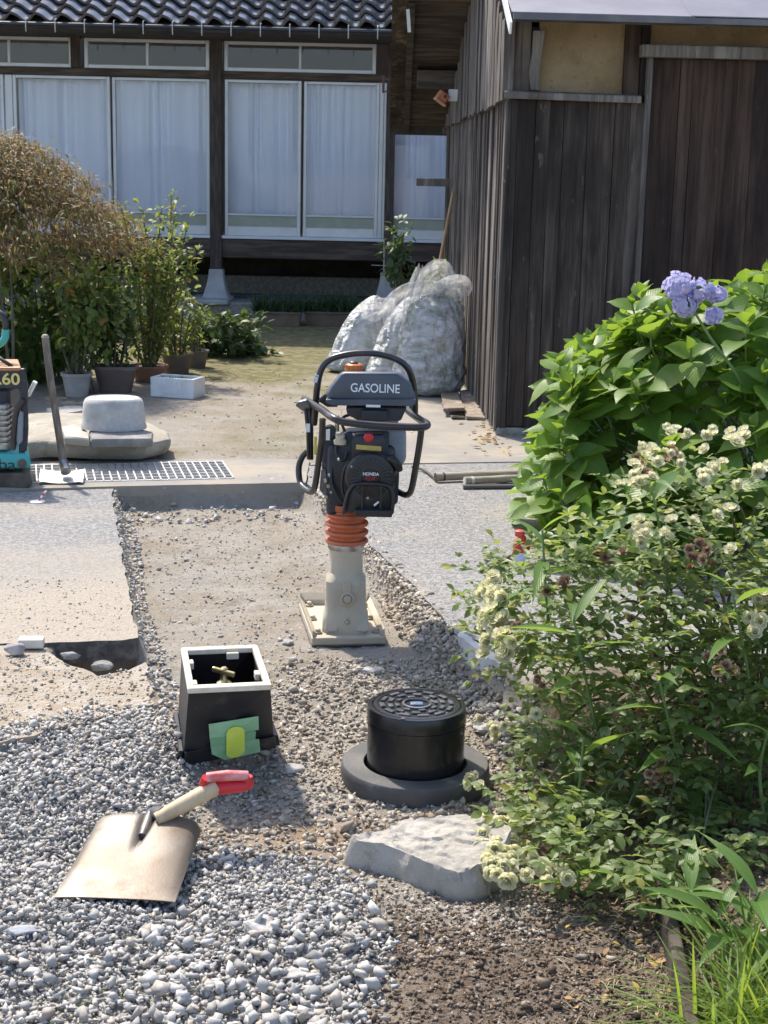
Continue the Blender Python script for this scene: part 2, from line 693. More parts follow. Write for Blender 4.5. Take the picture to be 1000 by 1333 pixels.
# ---------------------------------------------------------------- asphalt and concrete
mA, nt, b = newmat('asphalt')
v = coords(nt)
vo = nd(nt, 'TexVoronoi')
vo.inputs['Scale'].default_value = 95
nt.links.new(v, vo.inputs['Vector'])
sepc = nd(nt, 'SeparateColor')
nt.links.new(vo.outputs['Color'], sepc.inputs[0])
a1 = mixc(nt, ramp(nt, sepc.outputs[0], 0.15, 0.95), (0.17, 0.168, 0.166), (0.32, 0.316, 0.31))
a1 = mixc(nt, math_(nt, 'MULTIPLY', ramp(nt, tex_noise(nt, v, 210, 3), 0.5, 0.62), 0.6), a1, (0.13, 0.13, 0.13))
dirtf = ramp(nt, tex_noise(nt, v, 1.6, 7, 0.65), 0.50, 0.72)
sxyz = nd(nt, 'SeparateXYZ')
nt.links.new(v, sxyz.inputs[0])
front = math_(nt, 'MULTIPLY', ramp(nt, math_(nt, 'MULTIPLY', math_(nt, 'ADD', sxyz.outputs[1], math_(nt, 'MULTIPLY', tex_noise(nt, v, 2.3, 5), 1.6)), -1.0), -7.6, -6.2),
              ramp(nt, math_(nt, 'MULTIPLY', sxyz.outputs[0], -1.0), 0.3, 0.8))
df = math_(nt, 'MAXIMUM', math_(nt, 'MULTIPLY', dirtf, 0.75), front)
df = math_(nt, 'MULTIPLY', df, ramp(nt, tex_noise(nt, v, 45, 5, 0.7), 0.25, 0.55))
a1 = mixc(nt, df, a1, (0.345, 0.30, 0.24))
nt.links.new(a1, b.inputs['Base Color'])
b.inputs['Roughness'].default_value = 0.85
b.inputs['Specular IOR Level'].default_value = 0.3
bump(nt, b, math_(nt, 'ADD', vo.outputs['Distance'], math_(nt, 'MULTIPLY', tex_noise(nt, v, 120, 4), 0.7)), 0.55, 0.006)

mAe = PM('asphalt_broken_edge', (0.10, 0.097, 0.092), (0.19, 0.18, 0.165), 26, rough=.95, spec=.1, bmp=1.0, bscale=70, bdist=.012)
mC = PM('concrete', (0.265, 0.25, 0.228), (0.34, 0.305, 0.25), 3.0, 0.38, 0.66, rough=0.9, spec=0.2, bmp=0.5, bscale=120, c3=(0.24, 0.225, 0.20), scale3=7, lo3=0.54, hi3=0.75)
mCd = PM('old_concrete_edge', (0.23, 0.225, 0.215), (0.34, 0.33, 0.31), 9, rough=0.9, spec=0.2, bmp=0.8, bscale=60, bdist=0.01)
mSB = PM('dirt_covered_paving', (0.335, 0.29, 0.23), (0.40, 0.36, 0.305), 6, 0.4, 0.65, rough=0.95, spec=0.1, bmp=1.0, bscale=70, bdist=0.012, c3=(0.33, 0.25, 0.165), scale3=13, lo3=0.5, hi3=0.7)


def slab(name, px, z, th, m, jag=0.006, step=0.03, kind='structure', side=None):
    pts = [G(a, b_, z) for a, b_ in px]
    out = []
    for i, p in enumerate(pts):
        q = pts[(i + 1) % len(pts)]
        L = (q - p).length
        k = max(1, int(L / step)) if L < 3.0 else 1
        for j in range(k):
            t = p.lerp(q, j / k)
            if k > 1:
                t = t + Vector((float(vnoise(t.x, t.y, 14)) + 0.6 * float(vnoise(t.x, t.y, 40)), float(vnoise(t.y, t.x, 14)), 0)) * jag * 2
            out.append(t)
    n = len(out)
    mb = MB()
    low = [t + Vector((float(vnoise(t.x, t.y, 30)) * jag * 2, float(vnoise(t.y, t.x, 33)) * jag * 2, -th)) for t in out]
    top = [t + Vector((0, 0, 0)) for t in out]
    mb.add(top + low, [tuple(range(n)), tuple(range(2 * n - 1, n - 1, -1))] + [(i, n + i, n + (i + 1) % n, (i + 1) % n) for i in range(n)])
    o = mb.build(name, m)
    if side is not None:
        o.data.materials.append(side)
        for p in o.data.polygons:
            if abs(p.normal.z) < .6: p.material_index = 1
    return tag(o, kind=kind)


slab('pavement', [(-400, 655), (146, 636), (153, 690), (163, 745), (171, 790), (180, 830), (160, 833), (100, 835), (50, 837), (-400, 842)], 0.0, 0.075, mA, 0.008, side=mAe)
slab('pavement', [(402, 606), (1400, 590), (1500, 850), (760, 855), (600, 830), (578, 806), (560, 786), (530, 754), (500, 727), (472, 699), (430, 655), (400, 630)], 0.0, 0.07, mA, 0.006, side=mAe)
slab('broken_pavement_edge', [(-400, 845), (20, 839), (54, 838), (64, 850), (97, 868), (126, 879), (166, 871), (190, 862), (194, 885), (197, 916), (150, 930), (100, 942), (0, 968), (-400, 990)], -0.006, 0.08, mSB, 0.012)
slab('concrete_apron', [(-400, 648), (147, 633), (398, 628), (403, 598), (290, 597), (-400, 606), (-400, 611), (289, 601), (304, 623), (42, 629), (-400, 640)], 0.004, 0.12, mC, 0.002)
slab('concrete_yard', [(403, 605), (1500, 588), (1500, 430), (640, 440), (575, 452), (548, 500), (520, 540), (470, 575)], 0.006, 0.1, mC, 0.004)


# ---------------------------------------------------------------- loose stones
def hullstone(npts, flat, seed):
    r = np.random.default_rng(seed)
    bm = bmesh.new()
    ysq = r.uniform(.65, 1.0)
    for _ in range(npts):
        p = r.normal(size=3)
        p /= np.linalg.norm(p)
        p *= r.uniform(0.85, 1.15)
        bm.verts.new((p[0] * 1.15, p[1] * ysq, p[2] * flat))
    bmesh.ops.convex_hull(bm, input=bm.verts)
    loose = [q for q in bm.verts if not q.link_faces]
    bmesh.ops.delete(bm, geom=loose, context='VERTS')
    bmesh.ops.triangulate(bm, faces=bm.faces)
    bm.verts.index_update()
    V = np.array([q.co[:] for q in bm.verts], np.float32)
    F = np.array([[q.index for q in f.verts] for f in bm.faces], np.int32)
    bm.free()
    return V, F


STONES = [hullstone(random.choice((7, 7, 8, 9, 10)), random.uniform(0.5, 0.85), 100 + i) for i in range(34)]


def rotmats(n, tilt=1.0):
    q = rng.normal(size=(n, 4))
    q /= np.linalg.norm(q, axis=1)[:, None]
    w_, x, y, z = q.T
    return np.stack([1 - 2 * (y * y + z * z), 2 * (x * y - z * w_), 2 * (x * z + y * w_), 2 * (x * y + z * w_), 1 - 2 * (x * x + z * z), 2 * (y * z - x * w_),
                     2 * (x * z - y * w_), 2 * (y * z + x * w_), 1 - 2 * (x * x + y * y)], 1).reshape(n, 3, 3)


def scatter_pts(n, px, z=-0.07, soft=0.0, dens=None):
    poly = Gp(px, z)
    P_ = np.array(poly)
    lo, hi = P_.min(0), P_.max(0)
    lo[0], hi[0] = max(lo[0], -1.6), min(hi[0], 1.9)
    lo[1] = max(lo[1], 2.45)
    out = []
    tot = 0
    while tot < n:
        q = rng.uniform(lo, hi, (n * 2, 2))
        if soft:
            qq = q + rng.normal(size=q.shape) * soft
            k = inpoly(qq, poly)
        else:
            k = inpoly(q, poly)
        q = q[k]
        if dens is not None and len(q):
            q = q[rng.random(len(q)) < dens(q[:, 0], q[:, 1])]
        out.append(q)
        tot += len(q)
        if len(q) == 0: break
    return np.concatenate(out)[:n]


def stones(name, n, px, smin, smax, m, z=-0.07, sink=0.25, soft=0.0, stack=0.0, power=2.0, zfun=None, dens=None, avoid=()):
    q = scatter_pts(n, px, z, soft, dens)
    for (ax, ay, ar) in avoid:
        q = q[np.hypot(q[:, 0] - ax, q[:, 1] - ay) > ar]
    n = len(q)
    s = smin + (smax - smin) * rng.random(n) ** power
    zz = (hgt(q[:, 0], q[:, 1]) if zfun is None else zfun(q[:, 0], q[:, 1])) + s * (0.7 - 2 * sink * rng.random(n)) * 0.8 + stack * rng.random(n)
    Rm = rotmats(n)
    ch = rng.integers(0, len(STONES), n)
    VV, FF_, base = [], [], 0
    for k, (V, F) in enumerate(STONES):
        ii = np.where(ch == k)[0]
        if not len(ii): continue
        A = Rm[ii] * s[ii][:, None, None]
        W = np.einsum('nij,vj->nvi', A, V)
        W[:, :, 2] *= 0.8
        W += np.stack([q[ii, 0], q[ii, 1], zz[ii]], 1)[:, None]
        VV.append(W.reshape(-1, 3))
        FF_.append((F[None] + (np.arange(len(ii)) * len(V))[:, None, None]).reshape(-1, 3) + base)
        base += len(ii) * len(V)
    me = np_mesh(name, np.concatenate(VV), np.concatenate(FF_))
    return tag(link(name, me, m), kind='stuff')


def stonemat(name, c, c2, c3, vary=0.3, bmp=0.4):
    m, nt, b = newmat(name)
    r = rnd(nt)
    v = coords(nt)
    out = mixc(nt, ramp(nt, r, 0.1, 0.9), c, c2)
    r2 = math_(nt, 'FRACT', math_(nt, 'MULTIPLY', r, 13.7))
    out = mixc(nt, ramp(nt, r2, 0.72, 0.95), out, c3)
    out = mixc(nt, math_(nt, 'MULTIPLY', ramp(nt, tex_noise(nt, v, 55, 5, 0.7), 0.5, 0.7), 0.4), out, tuple(k * 0.62 for k in c))
    r3 = math_(nt, 'FRACT', math_(nt, 'MULTIPLY', r, 29.3))
    hs = nd(nt, 'HueSaturation')
    nt.links.new(math_(nt, 'ADD', math_(nt, 'MULTIPLY', r3, 2 * vary), 1 - vary), hs.inputs['Value'])
    nt.links.new(out, hs.inputs['Color'])
    nt.links.new(hs.outputs[0], b.inputs['Base Color'])
    b.inputs['Roughness'].default_value = 0.88
    b.inputs['Specular IOR Level'].default_value = 0.25
    bump(nt, b, tex_noise(nt, v, 160, 4, 0.7), bmp, 0.004)
    return m


mGrav = stonemat('crushed_stone', (0.37, 0.36, 0.34), (0.485, 0.47, 0.44), (0.41, 0.365, 0.31), 0.15)
mBrn = stonemat('stony_dirt', (0.34, 0.295, 0.235), (0.45, 0.41, 0.355), (0.28, 0.22, 0.155), 0.22)
mSoil = stonemat('soil_crumbs', (0.115, 0.083, 0.058), (0.205, 0.155, 0.11), (0.31, 0.27, 0.22), 0.3)
mPale = stonemat('pale_grit', (0.37, 0.33, 0.27), (0.45, 0.41, 0.355), (0.34, 0.28, 0.20), 0.15)

GRAV_PX = [(-200, 990), (0, 978), (60, 962), (130, 950), (190, 945), (225, 968), (262, 1004), (250, 1040), (232, 1075), (330, 1100), (420, 1105), (470, 1150), (500, 1190), (520, 1225), (478, 1290), (445, 1450), (-200, 1450)]
MID_PX = [(360, 850), (420, 845), (520, 845), (600, 860), (650, 905), (700, 1000), (640, 1090), (560, 1110), (440, 1110), (330, 1095), (250, 1070), (270, 1000), (330, 930)]
SOIL2_PX = [(480, 1200), (560, 1180), (680, 1180), (740, 1100), (860, 1090), (1000, 1090), (1000, 1500), (430, 1500), (455, 1350), (510, 1260)]
FLOOR_PX = [(150, 640), (398, 634), (470, 705), (590, 840), (440, 860), (240, 840), (195, 900), (180, 830)]
BANK_PX = [(398, 630), (425, 655), (470, 703), (528, 760), (578, 815), (605, 850), (660, 900), (620, 905), (575, 860), (530, 830), (500, 780), (468, 720), (420, 672)]
LEFT_PX = [(148, 640), (168, 640), (180, 700), (195, 790), (215, 840), (240, 900), (250, 960), (215, 965), (197, 915), (190, 861), (178, 828), (168, 780), (154, 700)]
LIP_PX = [(150, 640), (398, 636), (398, 668), (300, 672), (180, 672)]
box_c = G(297, 945, -0.08)
man_c = G(540, 1005, -0.1)
AV = [(box_c.x, box_c.y, 0.15), (man_c.x, man_c.y, 0.215)]
stones('gravel', 30000, GRAV_PX, 0.0032, 0.0125, mGrav, sink=0.3, soft=0.03, stack=0.012, power=1.6, avoid=AV)
stones('gravel', 1100, GRAV_PX, 0.012, 0.0195, mGrav, sink=0.3, soft=0.03, stack=0.014, power=2.0, avoid=AV)
near_d = lambda x, y: np.clip(1.35 - (y - 2.6) / 0.55, 0.0, 1) * np.clip(1.1 - np.abs(x + 0.2) / 0.6, 0, 1)
stones('gravel', 480, GRAV_PX, 0.015, 0.025, mGrav, sink=0.15, stack=0.02, power=1.3, dens=near_d)
stones('stony_dirt', 8500, MID_PX, 0.004, 0.014, mBrn, sink=0.45, soft=0.05, power=2.0, avoid=AV)
stones('stony_dirt', 480, MID_PX, 0.012, 0.022, mBrn, sink=0.5, soft=0.05, avoid=AV)
stones('soil_crumbs', 14000, SOIL2_PX, 0.002, 0.0085, mSoil, sink=0.35, soft=0.04, power=1.8)
stones('soil_crumbs', 420, SOIL2_PX, 0.009, 0.018, mSoil, sink=0.4, soft=0.03, power=2)
stones('stony_dirt', 8000, FLOOR_PX, 0.0018, 0.009, stonemat('floor_grit', (0.33, 0.30, 0.26), (0.44, 0.42, 0.385), (0.28, 0.235, 0.18), 0.15), sink=0.75, power=2.8)
stones('gravel', 420, FLOOR_PX, 0.004, 0.014, mGrav, sink=0.6, power=2.2)
stones('stony_dirt', 3000, BANK_PX, 0.005, 0.020, mBrn, sink=0.35, power=1.8)
stones('gravel', 1500, LEFT_PX, 0.004, 0.017, mGrav, sink=0.3, power=1.7)
stones('gravel', 200, LIP_PX, 0.008, 0.026, mGrav, sink=0.3, power=1.8)
stones('stony_dirt', 1500, [(440, 1100), (560, 1095), (720, 1110), (740, 1190), (520, 1235), (480, 1180)], 0.003, 0.011, mBrn, sink=0.5, soft=.03, power=2.2)
stones('soil_crumbs', 1600, [(470, 1150), (720, 1140), (740, 1200), (500, 1240)], 0.002, 0.008, mSoil, sink=0.4, soft=.03, power=2)
KB_PX = [(596, 862), (650, 905), (700, 915), (720, 960), (690, 1000), (640, 960), (610, 910)]
stones('stony_dirt', 700, KB_PX, 0.008, 0.024, stonemat('shaded_stone', (0.20, 0.19, 0.18), (0.33, 0.315, 0.30), (0.16, 0.13, 0.10), 0.25), sink=0.3)  # shade below the kerb and roses put into the stone colour
stones('pale_grit', 1800, [(-200, 855), (60, 850), (126, 880), (190, 865), (197, 915), (100, 940), (-200, 985)], 0.003, 0.010, mPale, z=0, sink=0.5, zfun=lambda x, y: np.full(len(x), -0.006), power=2)
stones('pale_grit', 800, [(-200, 742), (164, 755), (178, 826), (-200, 838)], 0.002, 0.007, mPale, z=0, sink=0.5, zfun=lambda x, y: np.zeros(len(x)), power=2.5)
stones('pale_grit', 900, [(400, 640), (700, 610), (700, 860), (600, 828), (530, 752)], 0.002, 0.006, mPale, z=0, sink=0.4, zfun=lambda x, y: np.zeros(len(x)), power=3)
stones('pale_grit', 700, [(150, 480), (560, 480), (560, 590), (60, 600)], 0.004, 0.014, mPale, z=0, sink=0.5, power=2.5)

# single larger stones one can point at
mRock = PM('limestone', (0.38, 0.365, 0.34), (0.48, 0.465, 0.44), 7, rough=0.9, spec=0.2, bmp=0.8, bscale=45, bdist=0.01, c3=(0.36, 0.325, 0.27), scale3=5, lo3=0.52, hi3=0.7)


def rock(px, py, wpx, hpx, label, m=mRock, seed=1, name='stone', flat=0.6, zoff=0.0, group=None):
    g = GT(px, py + hpx * 0.3)
    s = wpx / FPX * (g - CAM).length / 2
    V, F = hullstone(22, flat, seed)
    bm = bmesh.new()
    for q in V: bm.verts.new(q * s)
    bm.verts.ensure_lookup_table()
    for f in F: bm.faces.new([bm.verts[i] for i in f])
    bmesh.ops.bevel(bm, geom=list(bm.edges), offset=s * 0.06, segments=1, affect='EDGES')
    me = bpy.data.meshes.new(name)
    bm.to_mesh(me)
    bm.free()
    o = link(name, me, m)
    o.location = (g.x, g.y, g.z + s * 0.32 * flat / 0.6 + zoff)
    return tag(o, label, 'stone', group)


rock(342, 1202, 46, 30, 'largest pale stone lying loose in the gravel below the shovel', seed=5)
rock(55, 1122, 26, 40, 'pale chip standing against the left edge of the shovel blade', seed=12)
rock(28, 1212, 36, 28, 'bluish grey stone near the left edge of the foreground gravel', seed=13, m=PM('blue_grey_stone', (0.30, 0.315, 0.34), (0.40, 0.41, 0.43), 9, rough=0.85, bmp=0.5))
rock(388, 1268, 40, 32, 'grey lump at the gravel edge next to the dark soil', seed=14)
rock(20, 852, 26, 14, 'rounded mauve grey stone on the dirt left of the broken hole', seed=15, m=PM('mauve_stone', (0.27, 0.25, 0.25), (0.36, 0.34, 0.33), 9, rough=0.85, bmp=0.5), zoff=0.02)
rock(132, 862, 30, 18, 'squared grey rubble block at the lip of the hole', seed=16, zoff=-0.01, flat=0.5, m=mCd)
rock(92, 852, 24, 14, 'grey rubble lump tipped into the hole', seed=17, zoff=0.0, m=mCd)
rock(72, 846, 18, 12, 'small grey rubble lump left in the hole', seed=18, zoff=0.0, m=mCd)
rock(375, 835, 16, 12, 'white pebble left of the rammer foot plate', seed=19)
rock(405, 846, 9, 10, 'tiny standing stone by the front left corner of the foot plate', seed=20)
rock(380, 1000, 30, 14, 'flat pale stone right of the red shovel grip', seed=21, flat=0.4)
rock(486, 873, 34, 12, 'flat white stone behind the round black cover', seed=22, flat=0.35)
rock(635, 945, 36, 28, 'grey cobble right of the round black cover', seed=23)

# ================================================================ HOUSE
mPost = PM('dark_post_wood', (0.040, 0.030, 0.025), (0.085, 0.065, 0.052), 9, stretch=(4, 4, 0.5), rough=0.75, bmp=0.4, bscale=30, vary=0.12)
mBeam = PM('dark_beam_wood', (0.050, 0.036, 0.028), (0.115, 0.085, 0.062), 7, stretch=(0.4, 4, 4), rough=0.75, bmp=0.5, bscale=25, vary=0.12)
mAlu = PM('aluminium_frame', (0.62, 0.64, 0.66), (0.56, 0.58, 0.60), 4, rough=0.38, metal=0.35, spec=0.5)
mSill = PM('pale_sill', (0.70, 0.73, 0.77), (0.62, 0.65, 0.68), 3, rough=0.5)
mPlas = PM('grey_plaster', (0.30, 0.29, 0.27), (0.38, 0.365, 0.335), 3, rough=0.95, spec=0.1, bmp=0.2)
mVoid = PM('old_timber_dark', (0.055, 0.048, 0.043), (0.09, 0.078, 0.07), 5, rough=0.9)
mFoot = PM('grey_mortar', (0.36, 0.355, 0.35), (0.45, 0.445, 0.44), 5, rough=0.9, spec=0.2, bmp=0.3)
mBase = PM('pebbled_concrete', (0.22, 0.21, 0.185), (0.33, 0.315, 0.28), 28, rough=0.95, spec=0.1, bmp=1.0, bscale=60, bdist=0.012)
mTile = PM('glazed_roof_tile', (0.022, 0.026, 0.034), (0.036, 0.042, 0.054), 6, rough=0.16, spec=0.65, vary=0.25)
mGut = PM('dark_gutter', (0.045, 0.05, 0.06), rough=0.4, metal=0.5)
mHook = PM('gutter_hook_metal', (0.42, 0.43, 0.44), rough=0.4, metal=0.6)
mInt = PM('dim_interior', (0.20, 0.17, 0.14), rough=0.9)
mSash = PM('frosted_lower_glass', (0.30, 0.34, 0.27), (0.36, 0.39, 0.32), 5, rough=0.35, spec=0.5)

mGlass, nt, b = newmat('window_glass')
tr = nd(nt, 'BsdfTransparent')
tr.inputs[0].default_value = (0.98, 0.99, 1.0, 1)
gl = nd(nt, 'BsdfGlossy')
gl.inputs['Roughness'].default_value = 0.02
fr = nd(nt, 'Fresnel')
fr.inputs[0].default_value = 1.42
ms = nd(nt, 'MixShader')
nt.links.new(fr.outputs[0], ms.inputs[0])
nt.links.new(tr.outputs[0], ms.inputs[1])
nt.links.new(gl.outputs[0], ms.inputs[2])
nt.links.new(ms.outputs[0], nt.nodes['Material Output'].inputs['Surface'])

mCurt, nt, b = newmat('lace_curtain')
v = coords(nt)
c_ = mixc(nt, tex_noise(nt, v, 3, 3), (0.80, 0.85, 0.95), (0.86, 0.89, 0.96))
nt.links.new(c_, b.inputs['Base Color'])
b.inputs['Roughness'].default_value = 0.9
b.inputs['Sheen Weight'].default_value = 0.2

YW = 17.0          # plane of the sliding windows
YE = 15.95         # eave line


def X_(px, py=200, Y=YW):
    return P(px, py, Y).x


def Z_(py, px=282, Y=YW):
    return P(px, py, Y).z


house = thing('house', (X_(282), YW, 0), 'low traditional house with dark tiled roof and long row of curtained sliding windows', 'house')


def hbox(name, x0, x1, y0, y1, z0, z1, m, parent=house, bevel=0.004, label=None):
    return MB().box(((x0 + x1) / 2, (y0 + y1) / 2, (z0 + z1) / 2), (abs(x1 - x0), abs(y1 - y0), abs(z1 - z0))).build(name, m, parent, bevel=bevel, seg=1, label=label)


XL, XR = -9.0, 7.0
zS0, zS1 = Z_(335), Z_(310)          # ground beam
zW0, zW1 = Z_(306), Z_(103)          # sliding windows
zT0, zT1 = Z_(91), Z_(53)            # transom windows
zP1 = Z_(22)
hbox('ground_beam', XL, XR, YW - 0.05, YW + 0.12, zS0, zS1, mBeam, bevel=0.008)
hbox('lintel_beam', XL, XR, YW - 0.035, YW + 0.10, zW1 + 0.006, zT0 - 0.012, mBeam)
hbox('head_beam', XL, XR, YW - 0.03, YW + 0.10, zT1 + 0.006, zT1 + 0.055, mBeam)
hbox('wall', XL, XR, YW + 0.02, YW + 0.12, zT1 + 0.056, zP1 + 0.35, mPlas, label='grey plaster band under the eaves')
hbox('sill', XL, XR, YW - 0.075, YW + 0.1, zS1 + 0.002, zW0, mSill)
# posts with flared mortar feet
for (px, w_, lowp) in ((102, 9, 1), (282, 15, 1), (508, 12, 1), (-90, 14, 1), (730, 14, 1)):
    x = X_(px)
    ww = w_ * 0.0084
    zb = Z_(352)
    if px == 102:
        hbox('post', x - 0.05, x + 0.05, YW - 0.06, YW + 0.08, zT0 - 0.01, zP1 + 0.1, mPost)
        x = X_(112, 350)
        hbox('post', x - 0.06, x + 0.06, YW - 0.07, YW + 0.06, zb, zS0, mPost)
    else:
        hbox('post', x - ww / 2, x + ww / 2, YW - 0.09, YW + 0.06, zb, zP1 + 0.1, mPost, bevel=0.008)
    rings = []
    z0 = Z_(391)
    for t in (0, .12, .3, .5, .75, 1):
        hw = 0.075 + 0.085 * (1 - t) ** 1.7
        z = z0 + (zb + 0.02 - z0) * t
        rings.append([(x - hw, YW - 0.02 - hw * 1.05, z), (x + hw, YW - 0.02 - hw * 1.05, z), (x + hw, YW - 0.02 + hw, z), (x - hw, YW - 0.02 + hw, z)])
    MB().loft(rings).build('post_foot', mFoot, house, bevel=0.01)
# base
zB = Z_(393, Y=16.62)
hbox('foundation_step', XL, XR, 16.6, 17.9, -0.05, zB, mBase, bevel=0.02)
hbox('foundation_top', X_(250), X_(303), 16.55, 17.35, zB - 0.03, zB + 0.025, mFoot, bevel=0.015)
hbox('foundation_wall', XL, XR, 17.9, 18.1, -0.05, Z_(358, Y=17.9), mBase)
hbox('floor', XL, XR, YW + 0.10, 20.5, zS0 + 0.02, zS1 - 0.02, mVoid)
hbox('inner_wall', XL, XR, 20.4, 20.5, -0.05, 3.2, mInt)
hbox('inner_wall', XL, XR, 18.9, 18.95, 0, zS0, mVoid)
MB().tube([(X_(300), 17.2, zB + 0.02), (X_(380), 17.25, zB + 0.03), (X_(470), 17.15, zB + 0.02)], 0.012, 6, smoothn=4).build('hose', PM('blue_hose', (0.05, 0.09, 0.14), rough=0.5), house)


def window(x0, x1, y, z0, z1, sash=True, split=None, st=0.035):
    f = MB()
    d = 0.035
    f.box(((x0 + st / 2), y, (z0 + z1) / 2), (st, d, z1 - z0))
    f.box(((x1 - st / 2), y, (z0 + z1) / 2), (st, d, z1 - z0))
    f.box(((x0 + x1) / 2, y, z1 - st * 0.45), (x1 - x0 - 2 * st, d * 0.96, st * 0.9))
    zb = z0 + (0.10 if sash else st)
    f.box(((x0 + x1) / 2, y, (z0 + zb) / 2), (x1 - x0 - 2 * st, d * 0.96, zb - z0))
    if split:
        f.box((split, y, (z0 + z1) / 2), (0.028, d * 0.9, z1 - z0 - st * 1.9))
    fr_ = f.mesh('window', bevel=0.004, seg=1)
    w_ = link('window', fr_, mAlu, house)
    zg = zb
    if sash:
        zm = zb + 0.115
        r = MB().box(((x0 + x1) / 2, y, zm + 0.011), (x1 - x0 - 2 * st, d * 0.9, 0.022)).build('rail', mAlu, w_, bevel=0.003, seg=1)
        MB().box(((x0 + x1) / 2, y + 0.004, (zb + zm) / 2), (x1 - x0 - 2 * st, 0.008, zm - zb)).build('lower_pane', mSash, w_)
        zg = zm + 0.022
    cuts = [x0 + st] + ([split - 0.014, split + 0.014] if split else []) + [x1 - st]
    for k in range(0, len(cuts), 2):
        MB().box(((cuts[k] + cuts[k + 1]) / 2, y + 0.002, (zg + z1 - st * 0.9) / 2), (cuts[k + 1] - cuts[k], 0.005, z1 - st * 0.9 - zg)).build('pane', mGlass, w_)
    return w_


panels = [(-225, -117), (-115, 8), (8, 20), (20, 145), (147, 273), (293, 392), (395, 493), (499, 601), (603, 700)]
PN = []
for i, (a, c) in enumerate(panels):
    if c - a < 20: continue
    x0, x1 = X_(a), X_(c)
    y = YW - 0.01 if i % 2 else YW + 0.03
    window(x0, x1, y, zW0 + 0.001, zW1, True)
    PN.append((a, c, x0, x1))
hbox('window_jamb', X_(9), X_(19), YW - 0.01, YW + 0.05, zW0 + 0.001, zW1, mAlu)
hbox('window_jamb', X_(493.4), X_(498.6), YW - 0.02, YW + 0.05, zW0 + 0.001, zW1, mAlu)
for (a, c, s) in ((-88, 95, 12), (110, 273, 192), (292, 490, 391), (514, 700, 600)):
    x0, x1 = X_(a, 72), X_(c, 72)
    window(x0, x1, YW + 0.0, zT0 - 0.010, zT1, False, X_(s, 72), st=0.04)

# curtains hang inside, each its own cloth
clab = {-115: 'pale lace curtain in the leftmost window, behind the maple', 20: 'pale lace curtain above the red-leaved maple crown, left of the middle stile',
        147: 'pale lace curtain in the window just left of the dark house post', 293: 'pale lace curtain in the window just right of the dark house post',
        395: 'pale lace curtain in the window above the fuel tank of the rammer', 499: 'pale lace curtain partly hidden by the barn eave and barn wall'}
for (a, c, x0, x1) in PN:
    if a not in clab: continue
    nx, nz = 90, 16
    ph = [random.uniform(0, 6) for _ in range(4)]
    VV = []
    for j in range(nz + 1):
        t = j / nz
        z = zW1 - 0.03 - t * (zW1 - zW0 - 0.16)
        for i in range(nx + 1):
            u = i / nx
            x = x0 + 0.02 + u * (x1 - x0 - 0.04)
            f = 0.9 if t < 0.45 else 0.9 - 0.62 * min(1, (t - 0.45) / 0.12)
            d = (math.sin(u * 46 + ph[0] + 2.6 * math.sin(u * 7 + ph[1]) + 1.5 * math.sin(u * 15 + ph[3])) * 0.022 * (1 + .6 * math.sin(u * 11 + ph[2] + t)) + math.sin(u * 23 + ph[2]) * 0.02) * f
            d += 0.012 * math.sin(u * 17 + ph[3]) * t
            x += 0.012 * math.sin(z * 7 + u * 30) * t * 0.5
            VV.append((x, YW + 0.13 + d, z))
    ii = np.arange((nx + 1) * (nz + 1)).reshape(nz + 1, nx + 1)
    F_ = np.stack([ii[:-1, :-1], ii[:-1, 1:], ii[1:, 1:], ii[1:, :-1]], -1).reshape(-1, 4)
    tag(link('curtain', np_mesh('curtain', np.array(VV), F_, True), mCurt), clab[a], 'curtain', 'curtains in the sliding windows')

# roof: wavy tiles in courses, each tile its own piece
zE = P(260, 29, YE).z
PIT, RUN, RISE = 0.252, 0.225, 0.112


def tile_mesh():
    nu, V, F = 12, [], []
    Lp = 0.30
    sl_ = math.atan2(RISE, RUN)
    for layer in (0, 1):
        for (yy) in (0.0, 0.5, 1.0):
            for i in range(nu + 1):
                u = i / nu
                z = 0.034 * math.sin(2 * math.pi * (u - 0.08)) + (0.016 * math.exp(-((u - 0.22) / 0.09) ** 2))
                y = yy * Lp
                z2 = z - layer * 0.026 + 0.024 * (1 - yy)
                V.append(((u - 0.5) * PIT * 1.04, y * math.cos(sl_) - z2 * math.sin(sl_) * 0.3, y * math.sin(sl_) * 0.86 + z2))
    n = nu + 1
    for r in range(2):
        for i in range(nu):
            a = r * n + i
            F.append((a, a + 1, a + n + 1, a + n))
            b_ = 3 * n + r * n + i
            F.append((b_, b_ + n, b_ + n + 1, b_ + 1))
    for i in range(nu):
        F.append((i, 3 * n + i, 3 * n + i + 1, i + 1))
    for r in range(2):
        F.append((r * n, (r + 1) * n, 3 * n + (r + 1) * n, 3 * n + r * n))
        F.append((r * n + nu, 3 * n + r * n + nu, 3 * n + (r + 1) * n + nu, (r + 1) * n + nu))
    return V, F


